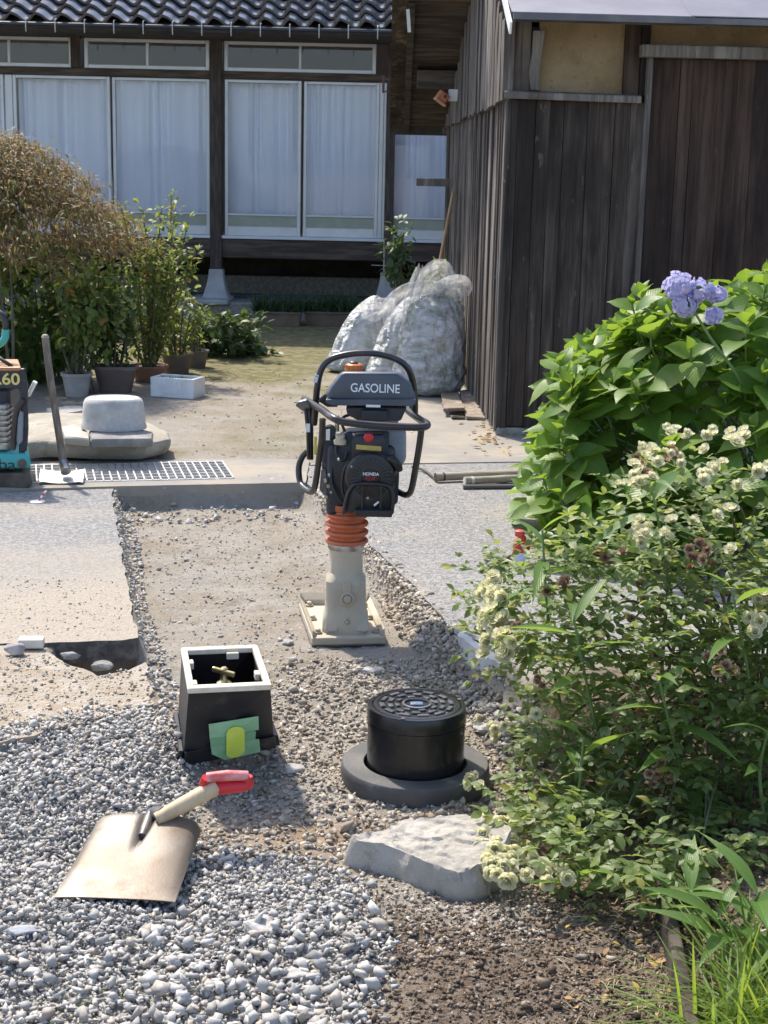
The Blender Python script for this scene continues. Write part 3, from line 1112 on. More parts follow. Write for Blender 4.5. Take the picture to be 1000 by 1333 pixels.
tv, tf = tile_mesh()
tme = MB().add(tv, tf).mesh('roof_tile', 50)
roof = MB().hexa([(XL, YE + 0.10, zE - 0.045), (XR, YE + 0.10, zE - 0.045), (XR, YE + 6, zE - 0.045 + 5.9 * RISE / RUN), (XL, YE + 6, zE - 0.045 + 5.9 * RISE / RUN)],
                 [(XL, YE + 0.10, zE - 0.015), (XR, YE + 0.10, zE - 0.015), (XR, YE + 6, zE - 0.015 + 5.9 * RISE / RUN), (XL, YE + 6, zE - 0.015 + 5.9 * RISE / RUN)]).build('roof', mVoid, house)
x_l, x_r = X_(-60, 20, YE), X_(560, 20, YE)
nt_ = int((x_r - x_l) / PIT)
for r in range(7):
    for i in range(nt_):
        mw = Matrix.Translation((x_l + (i + 0.5) * PIT + random.uniform(-.004, .004), YE + r * RUN, zE + r * RISE + random.uniform(-.003, .003)))
        link('roof_tile', tme, mTile, roof, mw=mw)
far = MB()
for r in range(7, 24):
    for i in range(nt_):
        far.add([(p[0] + x_l + (i + 0.5) * PIT, p[1] + YE + r * RUN, p[2] + zE + r * RISE) for p in tv], tf)
tag(far.build('roof_tile', mTile, roof, sm=50), kind='stuff')
# eave boards, gutter rail and hooks
hbox('eave_soffit', XL, XR, YE + 0.10, YW + 0.1, zE - 0.085, zE - 0.047, mVoid)
gz = P(260, 36, YE - 0.05).z
MB().tube([(XL, YE - 0.05, gz), (XR, YE - 0.05, gz)], 0.022, 8).build('gutter', mGut, house, sm=60)
hk = None
for i in range(30):
    px = -40 + i * 38
    x = X_(px, 36, YE)
    if x > X_(575, 36, YE): break
    if hk is None:
        hb = MB().tube([(0, 0.06, 0.06), (0, -0.028, 0.045), (0, -0.03, -0.03), (0, -0.02, -0.075)], 0.006, 6)
        hk = hb.mesh('gutter_hook', 60)
    link('gutter_hook', hk, mHook, house, mw=Matrix.Translation((x, YE - 0.05, gz)))

# ================================================================ BARN
BA = R_(2.6)
C0 = G(650, 567, 0.0)
eu, ev = Vector((math.cos(BA), math.sin(BA), 0)), Vector((-math.sin(BA), math.cos(BA), 0))


def B(u, v, z):
    return C0 + eu * u + ev * v + Vector((0, 0, z))


def bu(px, py):
    """distance along the barn front and height of a photo position on it"""
    d = ray(px, py)
    t = (C0 - CAM).dot(ev) / d.dot(ev)
    q = CAM + d * t - C0
    return q.dot(eu), q.z


BR = Matrix((eu, ev, Vector((0, 0, 1)))).transposed()


def bbox(mb, u0, u1, v0, v1, z0, z1):
    return mb.box(B((u0 + u1) / 2, (v0 + v1) / 2, (z0 + z1) / 2), (abs(u1 - u0), abs(v1 - v0), abs(z1 - z0)), BR)


def woodmat(name, c, c2, c3, c4_, sc=1.0):
    """weathered board: grain along z, grey streaks, dark stains"""
    m, nt, b = newmat(name)
    v = coords(nt, (1, 1, 0.045), True)
    v2 = coords(nt, (1, 1, 0.22), True)
    g1 = tex_noise(nt, v, 42 * sc, 6, 0.7)
    g2 = tex_noise(nt, v, 13 * sc, 4, 0.6)
    g3 = tex_noise(nt, v2, 3.0, 5, 0.65)
    g4 = tex_noise(nt, coords(nt, (1, 1, .5)), 1.7, 4, .6)
    g5 = tex_noise(nt, coords(nt, (1, 1, .3), True), 24, 3, .6)
    out = mixc(nt, ramp(nt, g1, 0.35, 0.65), c, c2)
    out = mixc(nt, math_(nt, 'MULTIPLY', ramp(nt, g2, 0.50, 0.66), 0.85), out, c3)
    out = mixc(nt, math_(nt, 'MULTIPLY', ramp(nt, g3, 0.48, 0.68), 0.8), out, c4_)
    out = mixc(nt, math_(nt, 'MULTIPLY', ramp(nt, g4, .42, .62), .55), out, c4_)
    out = mixc(nt, math_(nt, 'MULTIPLY', ramp(nt, g5, .66, .74), .6), out, c3)
    r = rnd(nt)
    hs = nd(nt, 'HueSaturation')
    nt.links.new(math_(nt, 'ADD', math_(nt, 'MULTIPLY', r, 0.4), 0.8), hs.inputs['Value'])
    nt.links.new(out, hs.inputs['Color'])
    nt.links.new(hs.outputs[0], b.inputs['Base Color'])
    b.inputs['Roughness'].default_value = 0.85
    b.inputs['Specular IOR Level'].default_value = 0.2
    bump(nt, b, math_(nt, 'ADD', g1, math_(nt, 'MULTIPLY', g2, 0.6)), 0.7, 0.006)
    return m


mWf = woodmat('dark_weathered_board', (0.044, 0.034, 0.027), (0.088, 0.068, 0.055), (0.165, 0.138, 0.118), (0.019, 0.015, 0.014))
mWd = woodmat('brown_door_board', (0.040, 0.026, 0.020), (0.080, 0.051, 0.038), (0.095, 0.068, 0.053), (0.015, 0.012, 0.012))
mWs = woodmat('grey_weathered_board', (0.095, 0.080, 0.070), (0.185, 0.163, 0.146), (0.36, 0.33, 0.30), (0.048, 0.040, 0.036))
mWl = woodmat('greyed_ledge', (0.12, 0.105, 0.09), (0.24, 0.22, 0.20), (0.33, 0.31, 0.29), (0.09, 0.075, 0.062))
mClay, nt, b = newmat('straw_clay_plaster')
v = coords(nt)
c_ = mixc(nt, ramp(nt, tex_noise(nt, v, 4, 5), 0.35, 0.65), (0.235, 0.17, 0.095), (0.31, 0.235, 0.14))
wv = coords(nt, (2.2, 2.2, 1))
st_ = ramp(nt, tex_noise(nt, wv, 60, 3, 0.6), 0.60, 0.68)
c_ = mixc(nt, math_(nt, 'MULTIPLY', st_, 0.6), c_, (0.40, 0.32, 0.20))
c_ = mixc(nt, math_(nt, 'MULTIPLY', ramp(nt, tex_noise(nt, v, 26, 4), 0.62, 0.7), 0.5), c_, (0.13, 0.09, 0.055))
nt.links.new(c_, b.inputs['Base Color'])
b.inputs['Roughness'].default_value = 0.95
b.inputs['Specular IOR Level'].default_value = 0.1
bump(nt, b, tex_noise(nt, v, 50, 5), 0.6, 0.006)
mMetal = PM('grey_roof_sheet', (0.16, 0.155, 0.18), (0.20, 0.195, 0.22), 3, rough=0.5, metal=0.2, bmp=0.15, bscale=20, vary=0.06)
mFlash = PM('white_flashing', (0.72, 0.73, 0.72), rough=0.5)

barn = thing('barn', C0, 'dark weathered board barn with grey metal roof at right of yard', 'barn')
zl = bu(746, 124)[1]
u_l0, u_l1 = bu(661, 124)[0], bu(832, 124)[0]
# inner shell so the gaps are dark
sh = MB()
bbox(sh, 0.02, 6.0, 0.05, 4.4, 0.02, 2.45)
sh.build('shell', mVoid, barn)
sl2 = MB()
bbox(sl2, -0.02, 6.0, -0.03, 4.4, -0.02, 0.055)
sl2.build('sill_stone', mBase, barn, bevel=0.01)


def board(u0, u1, v0, v1, z0, z1, m, name='board', parent=barn):
    mb = MB()
    j = lambda s: random.uniform(-s, s)
    # a slightly warped plank
    rings = []
    for z in np.linspace(z0, z1, 4):
        a, c = j(0.002), j(0.002)
        e = j(0.0025)
        if abs(u1 - u0) > abs(v1 - v0):
            rings.append([B(u0 + a, v0 + e, z), B(u1 + c, v0 + e + j(0.002), z), B(u1 + c, v1 + e, z), B(u0 + a, v1 + e, z)])
        else:
            rings.append([B(u0 + e, v0 + a, z), B(u1 + e, v0 + a, z), B(u1 + e, v1 + c, z), B(u0 + e + j(0.002), v1 + c, z)])
    mb.loft(rings)
    return mb.build(name, m, parent)


# front, left panel below the ledge
e_px = [650, 668, 691, 709, 727, 758, 792, 812, 830]
for a, c in zip(e_px[:-1], e_px[1:]):
    board(bu(a, 300)[0] + 0.0 if a > 655 else 0.0, bu(c, 300)[0] - 0.003, -0.025 + random.uniform(-.006, .004), 0.01, 0.06 + random.uniform(-.012, .012), zl - 0.035, mWf)
# narrow upright batten beside the door
ub = bu(828, 300)[0]
board(ub + 0.002, ub + 0.035, -0.05, 0.0, 0.05, bu(836, 62)[1], mWl, 'batten')
# ledge on the panel
MB().prism([B(u_l0 - 0.02, 0.0, zl - 0.02), B(u_l0 - 0.03, -0.085, zl - 0.032), B(u_l1, -0.085, zl - 0.042), B(u_l1 + 0.01, 0.0, zl - 0.03)], (0, 0, 0.042)).build('ledge', mWl, barn, bevel=0.006)
# posts and clay above the ledge
ztop = 2.62
for (a, c, vv, m) in ((664, 690, -0.01, mWf), (812, 832, -0.02, mWd), (833, 845, -0.005, mWf)):
    mb = MB()
    bbox(mb, bu(a, 90)[0], bu(c, 90)[0], vv, 0.06, zl + 0.004, ztop, )
    mb.build('post', m, barn, bevel=0.006)
br = MB()
pts = [(690, 118), (703, 118), (702, 90), (706, 60), (709, 40), (694, 40), (692, 70), (688, 95)]
br.prism([B(bu(a, c)[0], -0.03, bu(a, c)[1]) for a, c in pts], ev * 0.06).build('brace', mWl, barn, bevel=0.005)
cl = MB()
bbox(cl, bu(706, 90)[0] - 0.02, bu(812, 90)[0] - 0.001, 0.02, 0.06, zl, ztop)
cl.build('clay_panel', mClay, barn)
# door side
zli0, zli1 = bu(900, 77)[1], bu(900, 61)[1]
cl = MB()
bbox(cl, bu(845, 40)[0], 6.0, 0.02, 0.06, zli0, ztop)
cl.build('clay_panel', mClay, barn)
li = MB()
bbox(li, bu(831, 70)[0], 6.0, -0.11, 0.018, zli0, zli1)
li.build('lintel', mWl, barn, bevel=0.006)
door = MB()
bbox(door, ub + 0.04, 2.7, 0.0, 0.02, 0.05, zli0 - 0.001)
dr = door.build('door', mVoid, barn)
edges = [835, 872, 889, 929, 946, 968, 1003, 1035, 1060, 1095, 1110, 1140, 1170]
for a, c in zip(edges[:-1], edges[1:]):
    u0 = bu(a, 300)[0]
    board(max(u0, ub + 0.038), bu(c, 300)[0] - 0.002, -0.032 + random.uniform(-.003, .003), -0.004, 0.06, zli0 - 0.004, mWd, parent=dr)
uu = bu(1170, 300)[0]
while uu < 6:
    board(uu, uu + 0.16, -0.03, 0.0, 0.06, zli0 - 0.004, mWf)
    uu += 0.163
# left wall: lower boards, stepped by upper boards that hang over them
hem0 = bu(664, 132)[1]
d_ = (CAM - C0)
def side_z(px, py):
    d = ray(px, py)
    t = (C0 - CAM).dot(eu) / d.dot(eu)
    q = CAM + d * t - C0
    return q.dot(ev), q.z
vh, zh = side_z(592, 164)
vv_ = 0.0
sl_h = (zh - hem0) / max(vh, 0.1)
while vv_ < 4.35:
    w_ = random.uniform(0.11, 0.17)
    zt = hem0 + 0.05 + sl_h * vv_
    board(-0.022 + random.uniform(-.010, .004), 0.012, vv_ + 0.003, min(vv_ + w_, 4.4), 0.03 + random.uniform(0, .02), max(zt, 1.2), mWs)
    if random.random() < 0.7:
        board(-0.038, -0.023, vv_ - 0.014, vv_ + 0.02, 0.04, max(zt, 1.2), mWs, 'batten')
    vv_ += w_
vv_ = -0.03
while vv_ < 4.35:
    w_ = random.uniform(0.10, 0.16)
    board(-0.062 + random.uniform(-.012, .004), -0.024, vv_ + 0.003, min(vv_ + w_, 4.4), hem0 + sl_h * vv_ + random.uniform(-.015, .01), 2.5 + 0.35 * min(1.6, vv_) if vv_ < 1.5 else max(3.06 - 0.40 * (vv_ - 1.5) , 1.6), mWs)
    vv_ += w_
# upper front corner boards seen right of the gable edge
mb = MB()
bbox(mb, -0.05, 0.0, -0.03, 0.01, zl, ztop)
mb.build('corner_board', mWs, barn)
# roof: front slope of metal sheets
ev0 = -0.42
ze = P(620, 14, B(0, ev0, 0).y).z
SL = math.tan(R_(21))
u_s = [-0.07, 0.95, 1.97, 2.99, 4.01, 5.03, 6.2]
rid = 1.75
sf = MB()
sf.hexa([B(-0.05, ev0 + 0.03, ze - 0.05), B(6.2, ev0 + 0.03, ze - 0.05), B(6.2, rid, ze - 0.05 + (rid - ev0) * SL), B(-0.05, rid, ze - 0.05 + (rid - ev0) * SL)],
        [B(-0.05, ev0 + 0.03, ze - 0.008), B(6.2, ev0 + 0.03, ze - 0.008), B(6.2, rid, ze - 0.008 + (rid - ev0) * SL), B(-0.05, rid, ze - 0.008 + (rid - ev0) * SL)])
rf = sf.build('roof', mVoid, barn)
for i, (a, c) in enumerate(zip(u_s[:-1], u_s[1:])):
    mb = MB()
    o_ = 0.004 * (i % 2)
    mb.hexa([B(a, ev0, ze - 0.006 + o_), B(c + 0.02, ev0, ze - 0.006 + o_), B(c + 0.02, rid, ze - 0.006 + o_ + (rid - ev0) * SL), B(a, rid, ze - 0.006 + o_ + (rid - ev0) * SL)],
            [B(a, ev0, ze + o_), B(c + 0.02, ev0, ze + o_), B(c + 0.02, rid, ze + o_ + (rid - ev0) * SL), B(a, rid, ze + o_ + (rid - ev0) * SL)])
    mb.build('roof_sheet', mMetal, rf)
mb = MB()
mb.hexa([B(-0.06, ev0 - 0.004, ze - 0.04), B(6.2, ev0 - 0.004, ze - 0.04), B(6.2, ev0 + 0.02, ze - 0.04), B(-0.06, ev0 + 0.02, ze - 0.04)],
        [B(-0.06, ev0 - 0.004, ze - 0.007), B(6.2, ev0 - 0.004, ze - 0.007), B(6.2, ev0 + 0.02, ze - 0.007), B(-0.06, ev0 + 0.02, ze - 0.007)])
mb.build('eave_board', PM('eave_edge', (0.11, 0.11, 0.12), (0.16, 0.155, 0.155), 6, rough=0.7), rf)
mb = MB()
mb.bar(B(-0.075, ev0 - 0.01, ze - 0.09), B(-0.075, ev0 + 0.6, ze + 0.6 * SL + 0.0), 0.012, 0.07)
mb.build('edge_flashing', mFlash, rf)
# rear slope: the soffit of its overhang shows beyond the left wall
def SO(px, Y):
    return P(px, 172, 14.0)
zr = P(545, 166, 14.0).z
SR = 0.40
xo = P(520, 172, 14.0).x
xi = P(583, 172, 14.0).x + 0.25
yf = 11.85


def soz(y):
    return zr + (14.0 - y) * SR


rs = thing_part = MB()
rs.hexa([(xo, yf - 0.9, soz(yf - 0.9) + 0.03), (6.5, yf - 0.9, soz(yf - 0.9) + 0.03), (6.5, 14.05, soz(14.05) + 0.03), (xo - 0.02, 14.05, soz(14.05) + 0.03)],
        [(xo, yf - 0.9, soz(yf - 0.9) + 0.07), (6.5, yf - 0.9, soz(yf - 0.9) + 0.07), (6.5, 14.05, soz(14.05) + 0.07), (xo - 0.02, 14.05, soz(14.05) + 0.07)])
rr = rs.build('rear_roof', mMetal, barn)
mSof = PM('brown_soffit_board', (0.042, 0.034, 0.028), (0.095, 0.078, 0.064), 5, stretch=(0.6, 5, 5), rough=0.85, bmp=0.5, bscale=25, vary=0.25)
yy = 14.0
k = 0
while yy > yf - 0.5:
    wd = random.uniform(0.17, 0.26)
    y0 = yy - wd
    dz = random.uniform(-0.012, 0.004)
    MB().hexa([(xo + 0.03, y0 + 0.006, soz(y0) + dz), (xi + 0.3, y0 + 0.006, soz(y0) + dz), (xi + 0.3, yy, soz(yy) + dz), (xo + 0.03, yy, soz(yy) + dz)],
              [(xo + 0.03, y0 + 0.006, soz(y0) + 0.026), (xi + 0.3, y0 + 0.006, soz(y0) + 0.026), (xi + 0.3, yy, soz(yy) + 0.026), (xo + 0.03, yy, soz(yy) + 0.026)]).build('soffit_board', mSof, rr)
    yy = y0
# purlin ends, barge boards, end beam and the beam across the near end
for yq in (12.9,):
    MB().box((xi - 0.1, yq, soz(yq) - 0.09), (0.9, 0.16, 0.14)).build('purlin', mSof, rr, bevel=0.01)
MB().bar((xo, yf - 0.6, soz(yf - 0.6)), (xo, 14.08, soz(14.08)), 0.03, 0.17, up=(1, 0, 0)).build('barge_board', mWf, rr)
MB().bar((xo + 0.06, yf, soz(yf) - 0.05), (xo + 0.06, 13.95, soz(13.95) - 0.04), 0.05, 0.05, up=(1, 0, 0)).build('rafter', mSof, rr)
MB().box(((xo + xi) / 2, 14.02, zr - 0.02), (xi - xo + 0.1, 0.05, 0.09)).build('end_beam', mVoid, rr)
MB().box(((xo + xi) / 2 + 0.1, yf - 0.12, soz(yf) + 0.01), (xi - xo + 0.1, 0.09, 0.06)).build('front_beam', PM('reddish_beam', (0.13, 0.075, 0.05), (0.19, 0.12, 0.085), 6, rough=0.8), rr)
MB().box(((xo + xi) / 2 + 0.1, yf - 0.2, soz(yf) + 0.1), (xi - xo + 0.06, 0.03, 0.12)).build('new_board', PM('fresh_pale_wood', (0.62, 0.52, 0.33), (0.70, 0.61, 0.42), 8, rough=0.7), rr)
MB().bar(P(531, 12, yf - 0.05), P(533, 42, yf - 0.05), 0.025, 0.012).build('flashing_strip', mFlash, rr)
# small lamp box under the overhang and the stub of wood on the wall
t_ = thing('lamp_box', P(580, 125, 12.6), 'small orange lamp box on white bracket under the barn overhang', 'lamp')
q = P(585, 124, 12.6)
MB().box(q + Vector((0.06, 0, 0)), (0.13, 0.07, 0.09)).build('bracket', mFlash, t_, bevel=0.004)
q = P(576, 126, 12.55)
RM = Matrix.Rotation(R_(35), 3, 'Y') @ Matrix.Rotation(R_(10), 3, 'Z')
MB().box(q, (0.085, 0.09, 0.075), RM).build('housing', PM('terracotta_plastic', (0.50, 0.19, 0.10), (0.42, 0.15, 0.08), 9, rough=0.6), t_, bevel=0.008)
MB().box(q + Vector((-0.02, -0.01, -0.04)), (0.10, 0.10, 0.02), RM).build('rim', PM('terracotta_rim', (0.56, 0.28, 0.17), rough=0.6), t_, bevel=0.004)
MB().lathe([(0.012, 0), (0.012, 0.012)], q + Vector((0.02, -0.055, 0.0)), 10, axis=(0, -1, 0)).build('lens', mVoid, t_)
a_, c_ = P(542, 237, 12.4), P(590, 238, 12.4)
tag(MB().bar(a_, c_, 0.035, 0.06).build('wood_bracket', mWl, bevel=0.004), 'grey wooden stub sticking out of the left barn wall at window height', 'bracket')
# iron hook bracket by the house post, next to the barn eave
a_ = P(500, 110, 13.9)
hb_ = MB()
hb_.bar(P(499, 98, 14.0), P(499, 121, 14.0), 0.02, 0.02)
hb_.bar(P(499, 103, 14.0), P(516, 103, 14.0), 0.012, 0.012)
hb_.bar(P(499, 119, 14.0), P(516, 119, 14.0), 0.012, 0.012)
hb_.build('gutter_bracket', PM('rusty_iron', (0.10, 0.05, 0.035), rough=0.7), rr)

# ================================================================ SMALL MACHINES, TOOLS, STONES
mBlk = PM('black_coated_tube', (0.020, 0.018, 0.020), (0.045, 0.038, 0.036), 18, 0.5, 0.75, rough=0.32, spec=0.6, c3=(0.20, 0.16, 0.12), scale3=30, lo3=0.66, hi3=0.78)
mNavy = PM('navy_black_plastic', (0.016, 0.019, 0.030), (0.030, 0.034, 0.048), 20, rough=0.42, spec=0.5, c3=(0.16, 0.145, 0.12), scale3=14, lo3=0.60, hi3=0.85)
mBlkP = PM('black_plastic', (0.012, 0.012, 0.014), (0.022, 0.022, 0.024), 14, rough=0.38, spec=0.5, c3=(0.10, 0.09, 0.075), scale3=11, lo3=0.6, hi3=0.85)
mTank = PM('grey_blue_tank', (0.060, 0.072, 0.095), (0.075, 0.088, 0.112), 12, rough=0.42, spec=0.5, c3=(0.16, 0.155, 0.15), scale3=8, lo3=0.60, hi3=0.85)
mGreyP = PM('blue_grey_plastic', (0.20, 0.235, 0.27), (0.26, 0.29, 0.32), 10, rough=0.5)
mOrg = PM('orange_plastic', (0.62, 0.20, 0.045), (0.52, 0.16, 0.04), 14, rough=0.45)
mBel = PM('orange_rubber_bellows', (0.52, 0.125, 0.040), (0.40, 0.105, 0.045), 16, rough=0.5, c3=(0.42, 0.26, 0.17), scale3=22, lo3=0.58, hi3=0.8)
mLeg = PM('dusty_cream_paint', (0.47, 0.41, 0.31), (0.40, 0.345, 0.26), 7, 0.4, 0.65, rough=0.65, bmp=0.25, bscale=120, c3=(0.33, 0.315, 0.28), scale3=11, lo3=0.55, hi3=0.75)
mSteel = PM('worn_steel', (0.45, 0.44, 0.42), (0.30, 0.28, 0.26), 24, rough=0.38, metal=0.85)
mSteelD = PM('dark_steel', (0.10, 0.10, 0.105), (0.19, 0.17, 0.15), 20, rough=0.45, metal=0.6)
mWht = PM('white_label', (0.78, 0.78, 0.77), rough=0.5)
mWhtTxt = PM('pale_lettering', (0.72, 0.76, 0.80), rough=0.5)
mRedTxt = PM('red_lettering', (0.55, 0.03, 0.04), rough=0.45)
mYel = PM('yellow_label', (0.58, 0.44, 0.10), (0.50, 0.38, 0.10), 60, rough=0.5)
mIvory = PM('ivory_plastic', (0.58, 0.50, 0.36), rough=0.5)


def text(s, loc, size, m, parent, name='lettering', xdir=Vector((1, 0, 0)), up=Vector((0, 0, 1)), ext=0.0008, align='CENTER', wscale=1.0, bold=0.0):
    cu = bpy.data.curves.new(name, 'FONT')
    cu.body = s
    cu.size = size
    cu.align_x = align
    cu.align_y = 'CENTER'
    cu.extrude = ext
    cu.offset = bold
    tmp = bpy.data.objects.new('tmp', cu)
    col.objects.link(tmp)
    dg = bpy.context.evaluated_depsgraph_get()
    me = bpy.data.meshes.new_from_object(tmp.evaluated_get(dg))
    me.name = name
    bpy.data.objects.remove(tmp)
    bpy.data.curves.remove(cu)
    x = xdir.normalized()
    z = x.cross(up).normalized()
    y = z.cross(x)
    mw = Matrix((x * wscale, y, z)).transposed().to_4x4()
    mw.translation = Vector(loc)
    me.materials.clear()
    return link(name, me, m, parent, mw=mw)


# ---------------------------------------------------------------- tamping rammer
Y0 = 5.52
gz0 = H(P(452, 835, Y0).x, 5.55)
ram = thing('tamping_rammer', (P(452, 835, Y0).x, Y0, gz0), 'upright tamping rammer with orange bellows and grey fuel tank standing in the trench', 'rammer')


def Q(px, py, d=0.0):
    return P(px, py, Y0 + d)


SC = (Q(461, 700) - Q(460, 700)).length       # metres per photo pixel at the rammer
# foot: tilted plate with upturned rim
fb = [G(406, 842, -0.105), G(502, 840, -0.105), G(482, 789, -0.075), G(389, 789, -0.075)]
zf = min(gz0, H(fb[0].x, fb[0].y)) + 0.006
fb = [Vector((p.x, p.y, zf + (0.012 if i > 1 else 0))) for i, p in enumerate(fb)]
up = Vector((0, 0, 1))
mb = MB().hexa(fb, [p + up * 0.030 for p in fb])
foot = mb.build('foot_plate', mLeg, ram, bevel=0.006)
cen = sum(fb, Vector()) / 4
inn = [p.lerp(cen, 0.02) + up * 0.030 for p in fb]
for (i, j, hgt_) in ((1, 2, 0.030), (2, 3, 0.045), (3, 0, 0.026)):
    a, c = inn[i], inn[j]
    ia, ic = a.lerp(cen, 0.13), c.lerp(cen, 0.13)
    MB().hexa([a, c, ic, ia], [a + up * hgt_, c + up * hgt_, ic + up * hgt_ * .5, ia + up * hgt_ * .5]).build('rim', mLeg, foot, bevel=0.003)
MB().hexa([fb[0] - up * 0.004, fb[1] - up * 0.004, fb[1].lerp(fb[2], .96), fb[0].lerp(fb[3], .96)], [fb[0] + up * 0.001, fb[1] + up * 0.001, fb[1].lerp(fb[2], .96) + up * .002, fb[0].lerp(fb[3], .96) + up * .002]).build('sole', mSteelD, foot)
for (s, t) in ((0.10, 0.12), (0.10, 0.5), (0.12, 0.9), (0.9, 0.12), (0.9, 0.5), (0.9, 0.88)):
    p = inn[0].lerp(inn[1], s).lerp(inn[3].lerp(inn[2], s), t) + up * 0.014
    MB().lathe([(0.016, 0), (0.016, 0.004), (0.010, 0.005), (0.010, 0.014), (0.006, 0.017)], p - up * .012, 8).build('bolt', mLeg, foot, sm=40)
# leg: square at the foot, round above, built along its lean
prof = [(824, 31, 6), (806, 30, 6), (799, 29.5, 6), (793, 27, 5), (772, 26.5, 5), (752, 26, 5), (747, 23, 4), (743, 22, 2.4), (716, 21.5, 2.2), (713, 22.5, 2.0), (707, 22.5, 2.0)]
rings = []
for (py, hw, pw) in prof:
    cx = 449.5 + (824 - py) * 0.011
    c = Q(cx, py)
    r = hw * SC
    ring = []
    for k in range(32):
        a = 2 * math.pi * (k + .5) / 32
        ca, sa = math.cos(a), math.sin(a)
        q = (abs(ca) ** pw + abs(sa) ** pw) ** (-1 / pw)
        ring.append(c + Vector((r * ca * q, r * sa * q * 1.05, 0)))
    rings.append(ring)
leg = MB().loft(rings).build('lower_leg', mLeg, ram, sm=35)
fr = -27 * SC * 1.05
for (px, py, r, dep) in ((452.5, 779, 9.5, .012), (452, 808, 4.5, .014)):
    MB().lathe([(r * SC, 0), (r * SC, dep), (r * .75 * SC, dep + .003), (r * .55 * SC, dep - .002), (r * .5 * SC, dep + .006), (r * .2 * SC, dep + .008)], Q(px, py, fr + 0.004), 20, axis=(0, -1, 0)).build('boss', mLeg, leg, sm=40)
MB().box(Q(452, 766, fr + 0.004), (11 * SC, 0.02, 16 * SC)).build('boss', mLeg, leg, bevel=0.006)
for px in (428, 434, 470, 476):
    MB().bar(Q(px, 822, fr - 0.012), Q(px + (450 - px) * 0.1, 806, fr + 0.006), 0.010, 0.03, up=(1, 0, 0)).build('gusset', mLeg, leg, bevel=0.003)
MB().lathe([(23.5 * SC, 0), (24 * SC, 0.004), (24 * SC, 0.018), (23.5 * SC, 0.022)], Q(450.5, 713), 28).build('clamp_band', mSteel, leg, sm=40)
# bellows: one mesh of ribs
prof = []
zc = [Q(451, 707).z, Q(452, 662).z]
for k in range(4):
    z1_ = zc[0] + (zc[1] - zc[0]) * (k + 0.08) / 4
    hh = (zc[1] - zc[0]) / 4
    prof += [(22 * SC, z1_), (27 * SC, z1_ + .06 * hh), (28.5 * SC, z1_ + .25 * hh), (27.5 * SC, z1_ + .48 * hh), (22 * SC, z1_ + .56 * hh), (21 * SC, z1_ + .75 * hh)]
prof += [(23 * SC, zc[1]), (23 * SC, zc[1] + .02)]
c = Q(451.5, 690)
MB().lathe(prof, (c.x, c.y, 0), 32).build('bellows', mBel, ram, sm=50)
# crankcase and engine
e0 = MB()
e0.box(Q(470, 620, 0.05), (88 * SC, 0.20, 96 * SC))
e0.build('crankcase', mNavy, ram, bevel=0.025, seg=3, sm=40)
eng = MB().prism([Q(a, b_, -0.05) for a, b_ in ((446, 668), (430, 645), (428, 600), (440, 570), (452, 562), (504, 562), (508, 600), (520, 618), (518, 655), (500, 668))], (0, 0.10, 0)).build('engine', mNavy, ram, bevel=0.008, sm=35)
MB().prism([Q(a, b_, -0.10) for a, b_ in ((457, 602), (457, 574), (462, 566), (500, 566), (503, 575), (503, 602))], (0, 0.06, 0)).build('shroud', mNavy, eng, bevel=0.008, sm=35)
rc = Q(483, 619, -0.09)
MB().lathe([(33 * SC, 0.0), (33 * SC, 0.03), (30 * SC, 0.042), (26 * SC, 0.045), (12 * SC, 0.047), (11 * SC, 0.040), (2 * SC, 0.040)], rc, 36, axis=(0, -1, 0)).build('starter_cover', mBlkP, eng, sm=35)
for k in range(30):
    a = 2 * math.pi * k / 30
    if 4.0 < a < 5.4: continue
    dv = Vector((math.cos(a), 0, math.sin(a)))
    MB().bar(rc + dv * 15 * SC + Vector((0, -.046, 0)), rc + dv * 25 * SC + Vector((0, -.046, 0)), 0.006, 0.008, up=(0, 1, 0)).build('cooling_fin', mNavy, eng)
text('HONDA', rc + Vector((0, -0.0475, 5.0 * SC)), 0.0155, mWhtTxt, eng, bold=0.0004)
text('GX', rc + Vector((0, -0.0475, -0.8 * SC)), 0.022, mRedTxt, eng, wscale=1.2)
text('100', rc + Vector((0, -0.0475, -6.2 * SC)), 0.011, mWhtTxt, eng)
for px, py in ((458, 607), (502, 609), (461, 565), (509, 614), (441, 598), (479, 648)):
    MB().lathe([(0.006, 0), (0.006, .006), (0.004, .009)], Q(px, py, -0.125 if py < 640 else -.165), 8, axis=(0, -1, 0)).build('screw', mSteel, eng, sm=40)
MB().box(Q(480, 583, -0.102), (32 * SC, 0.003, 6 * SC), Matrix.Rotation(R_(3), 3, 'Y')).build('warning_sticker', mYel, eng)
MB().lathe([(6 * SC, 0), (6.5 * SC, .008), (5 * SC, .014), (2 * SC, .016)], Q(480, 569, -0.10), 14, axis=(0, -1, 0)).build('stop_switch', mRedTxt, eng, sm=40)
# starter grip and shaft on the right, air cleaner box
MB().tube([Q(503, 600, -.12), Q(510, 597, -.13), Q(518, 606, -.13), Q(521, 612, -.12)], [.010, .016, .015, .010], 10, smoothn=3).build('pull_grip', mBlkP, eng, sm=50)
MB().prism([Q(a, b_, -0.03) for a, b_ in ((504, 612), (504, 560), (524, 559), (529, 565), (529, 598), (522, 610), (514, 608))], (0, 0.14, 0)).build('air_cleaner', mGreyP, ram, bevel=0.012, seg=3, sm=35)
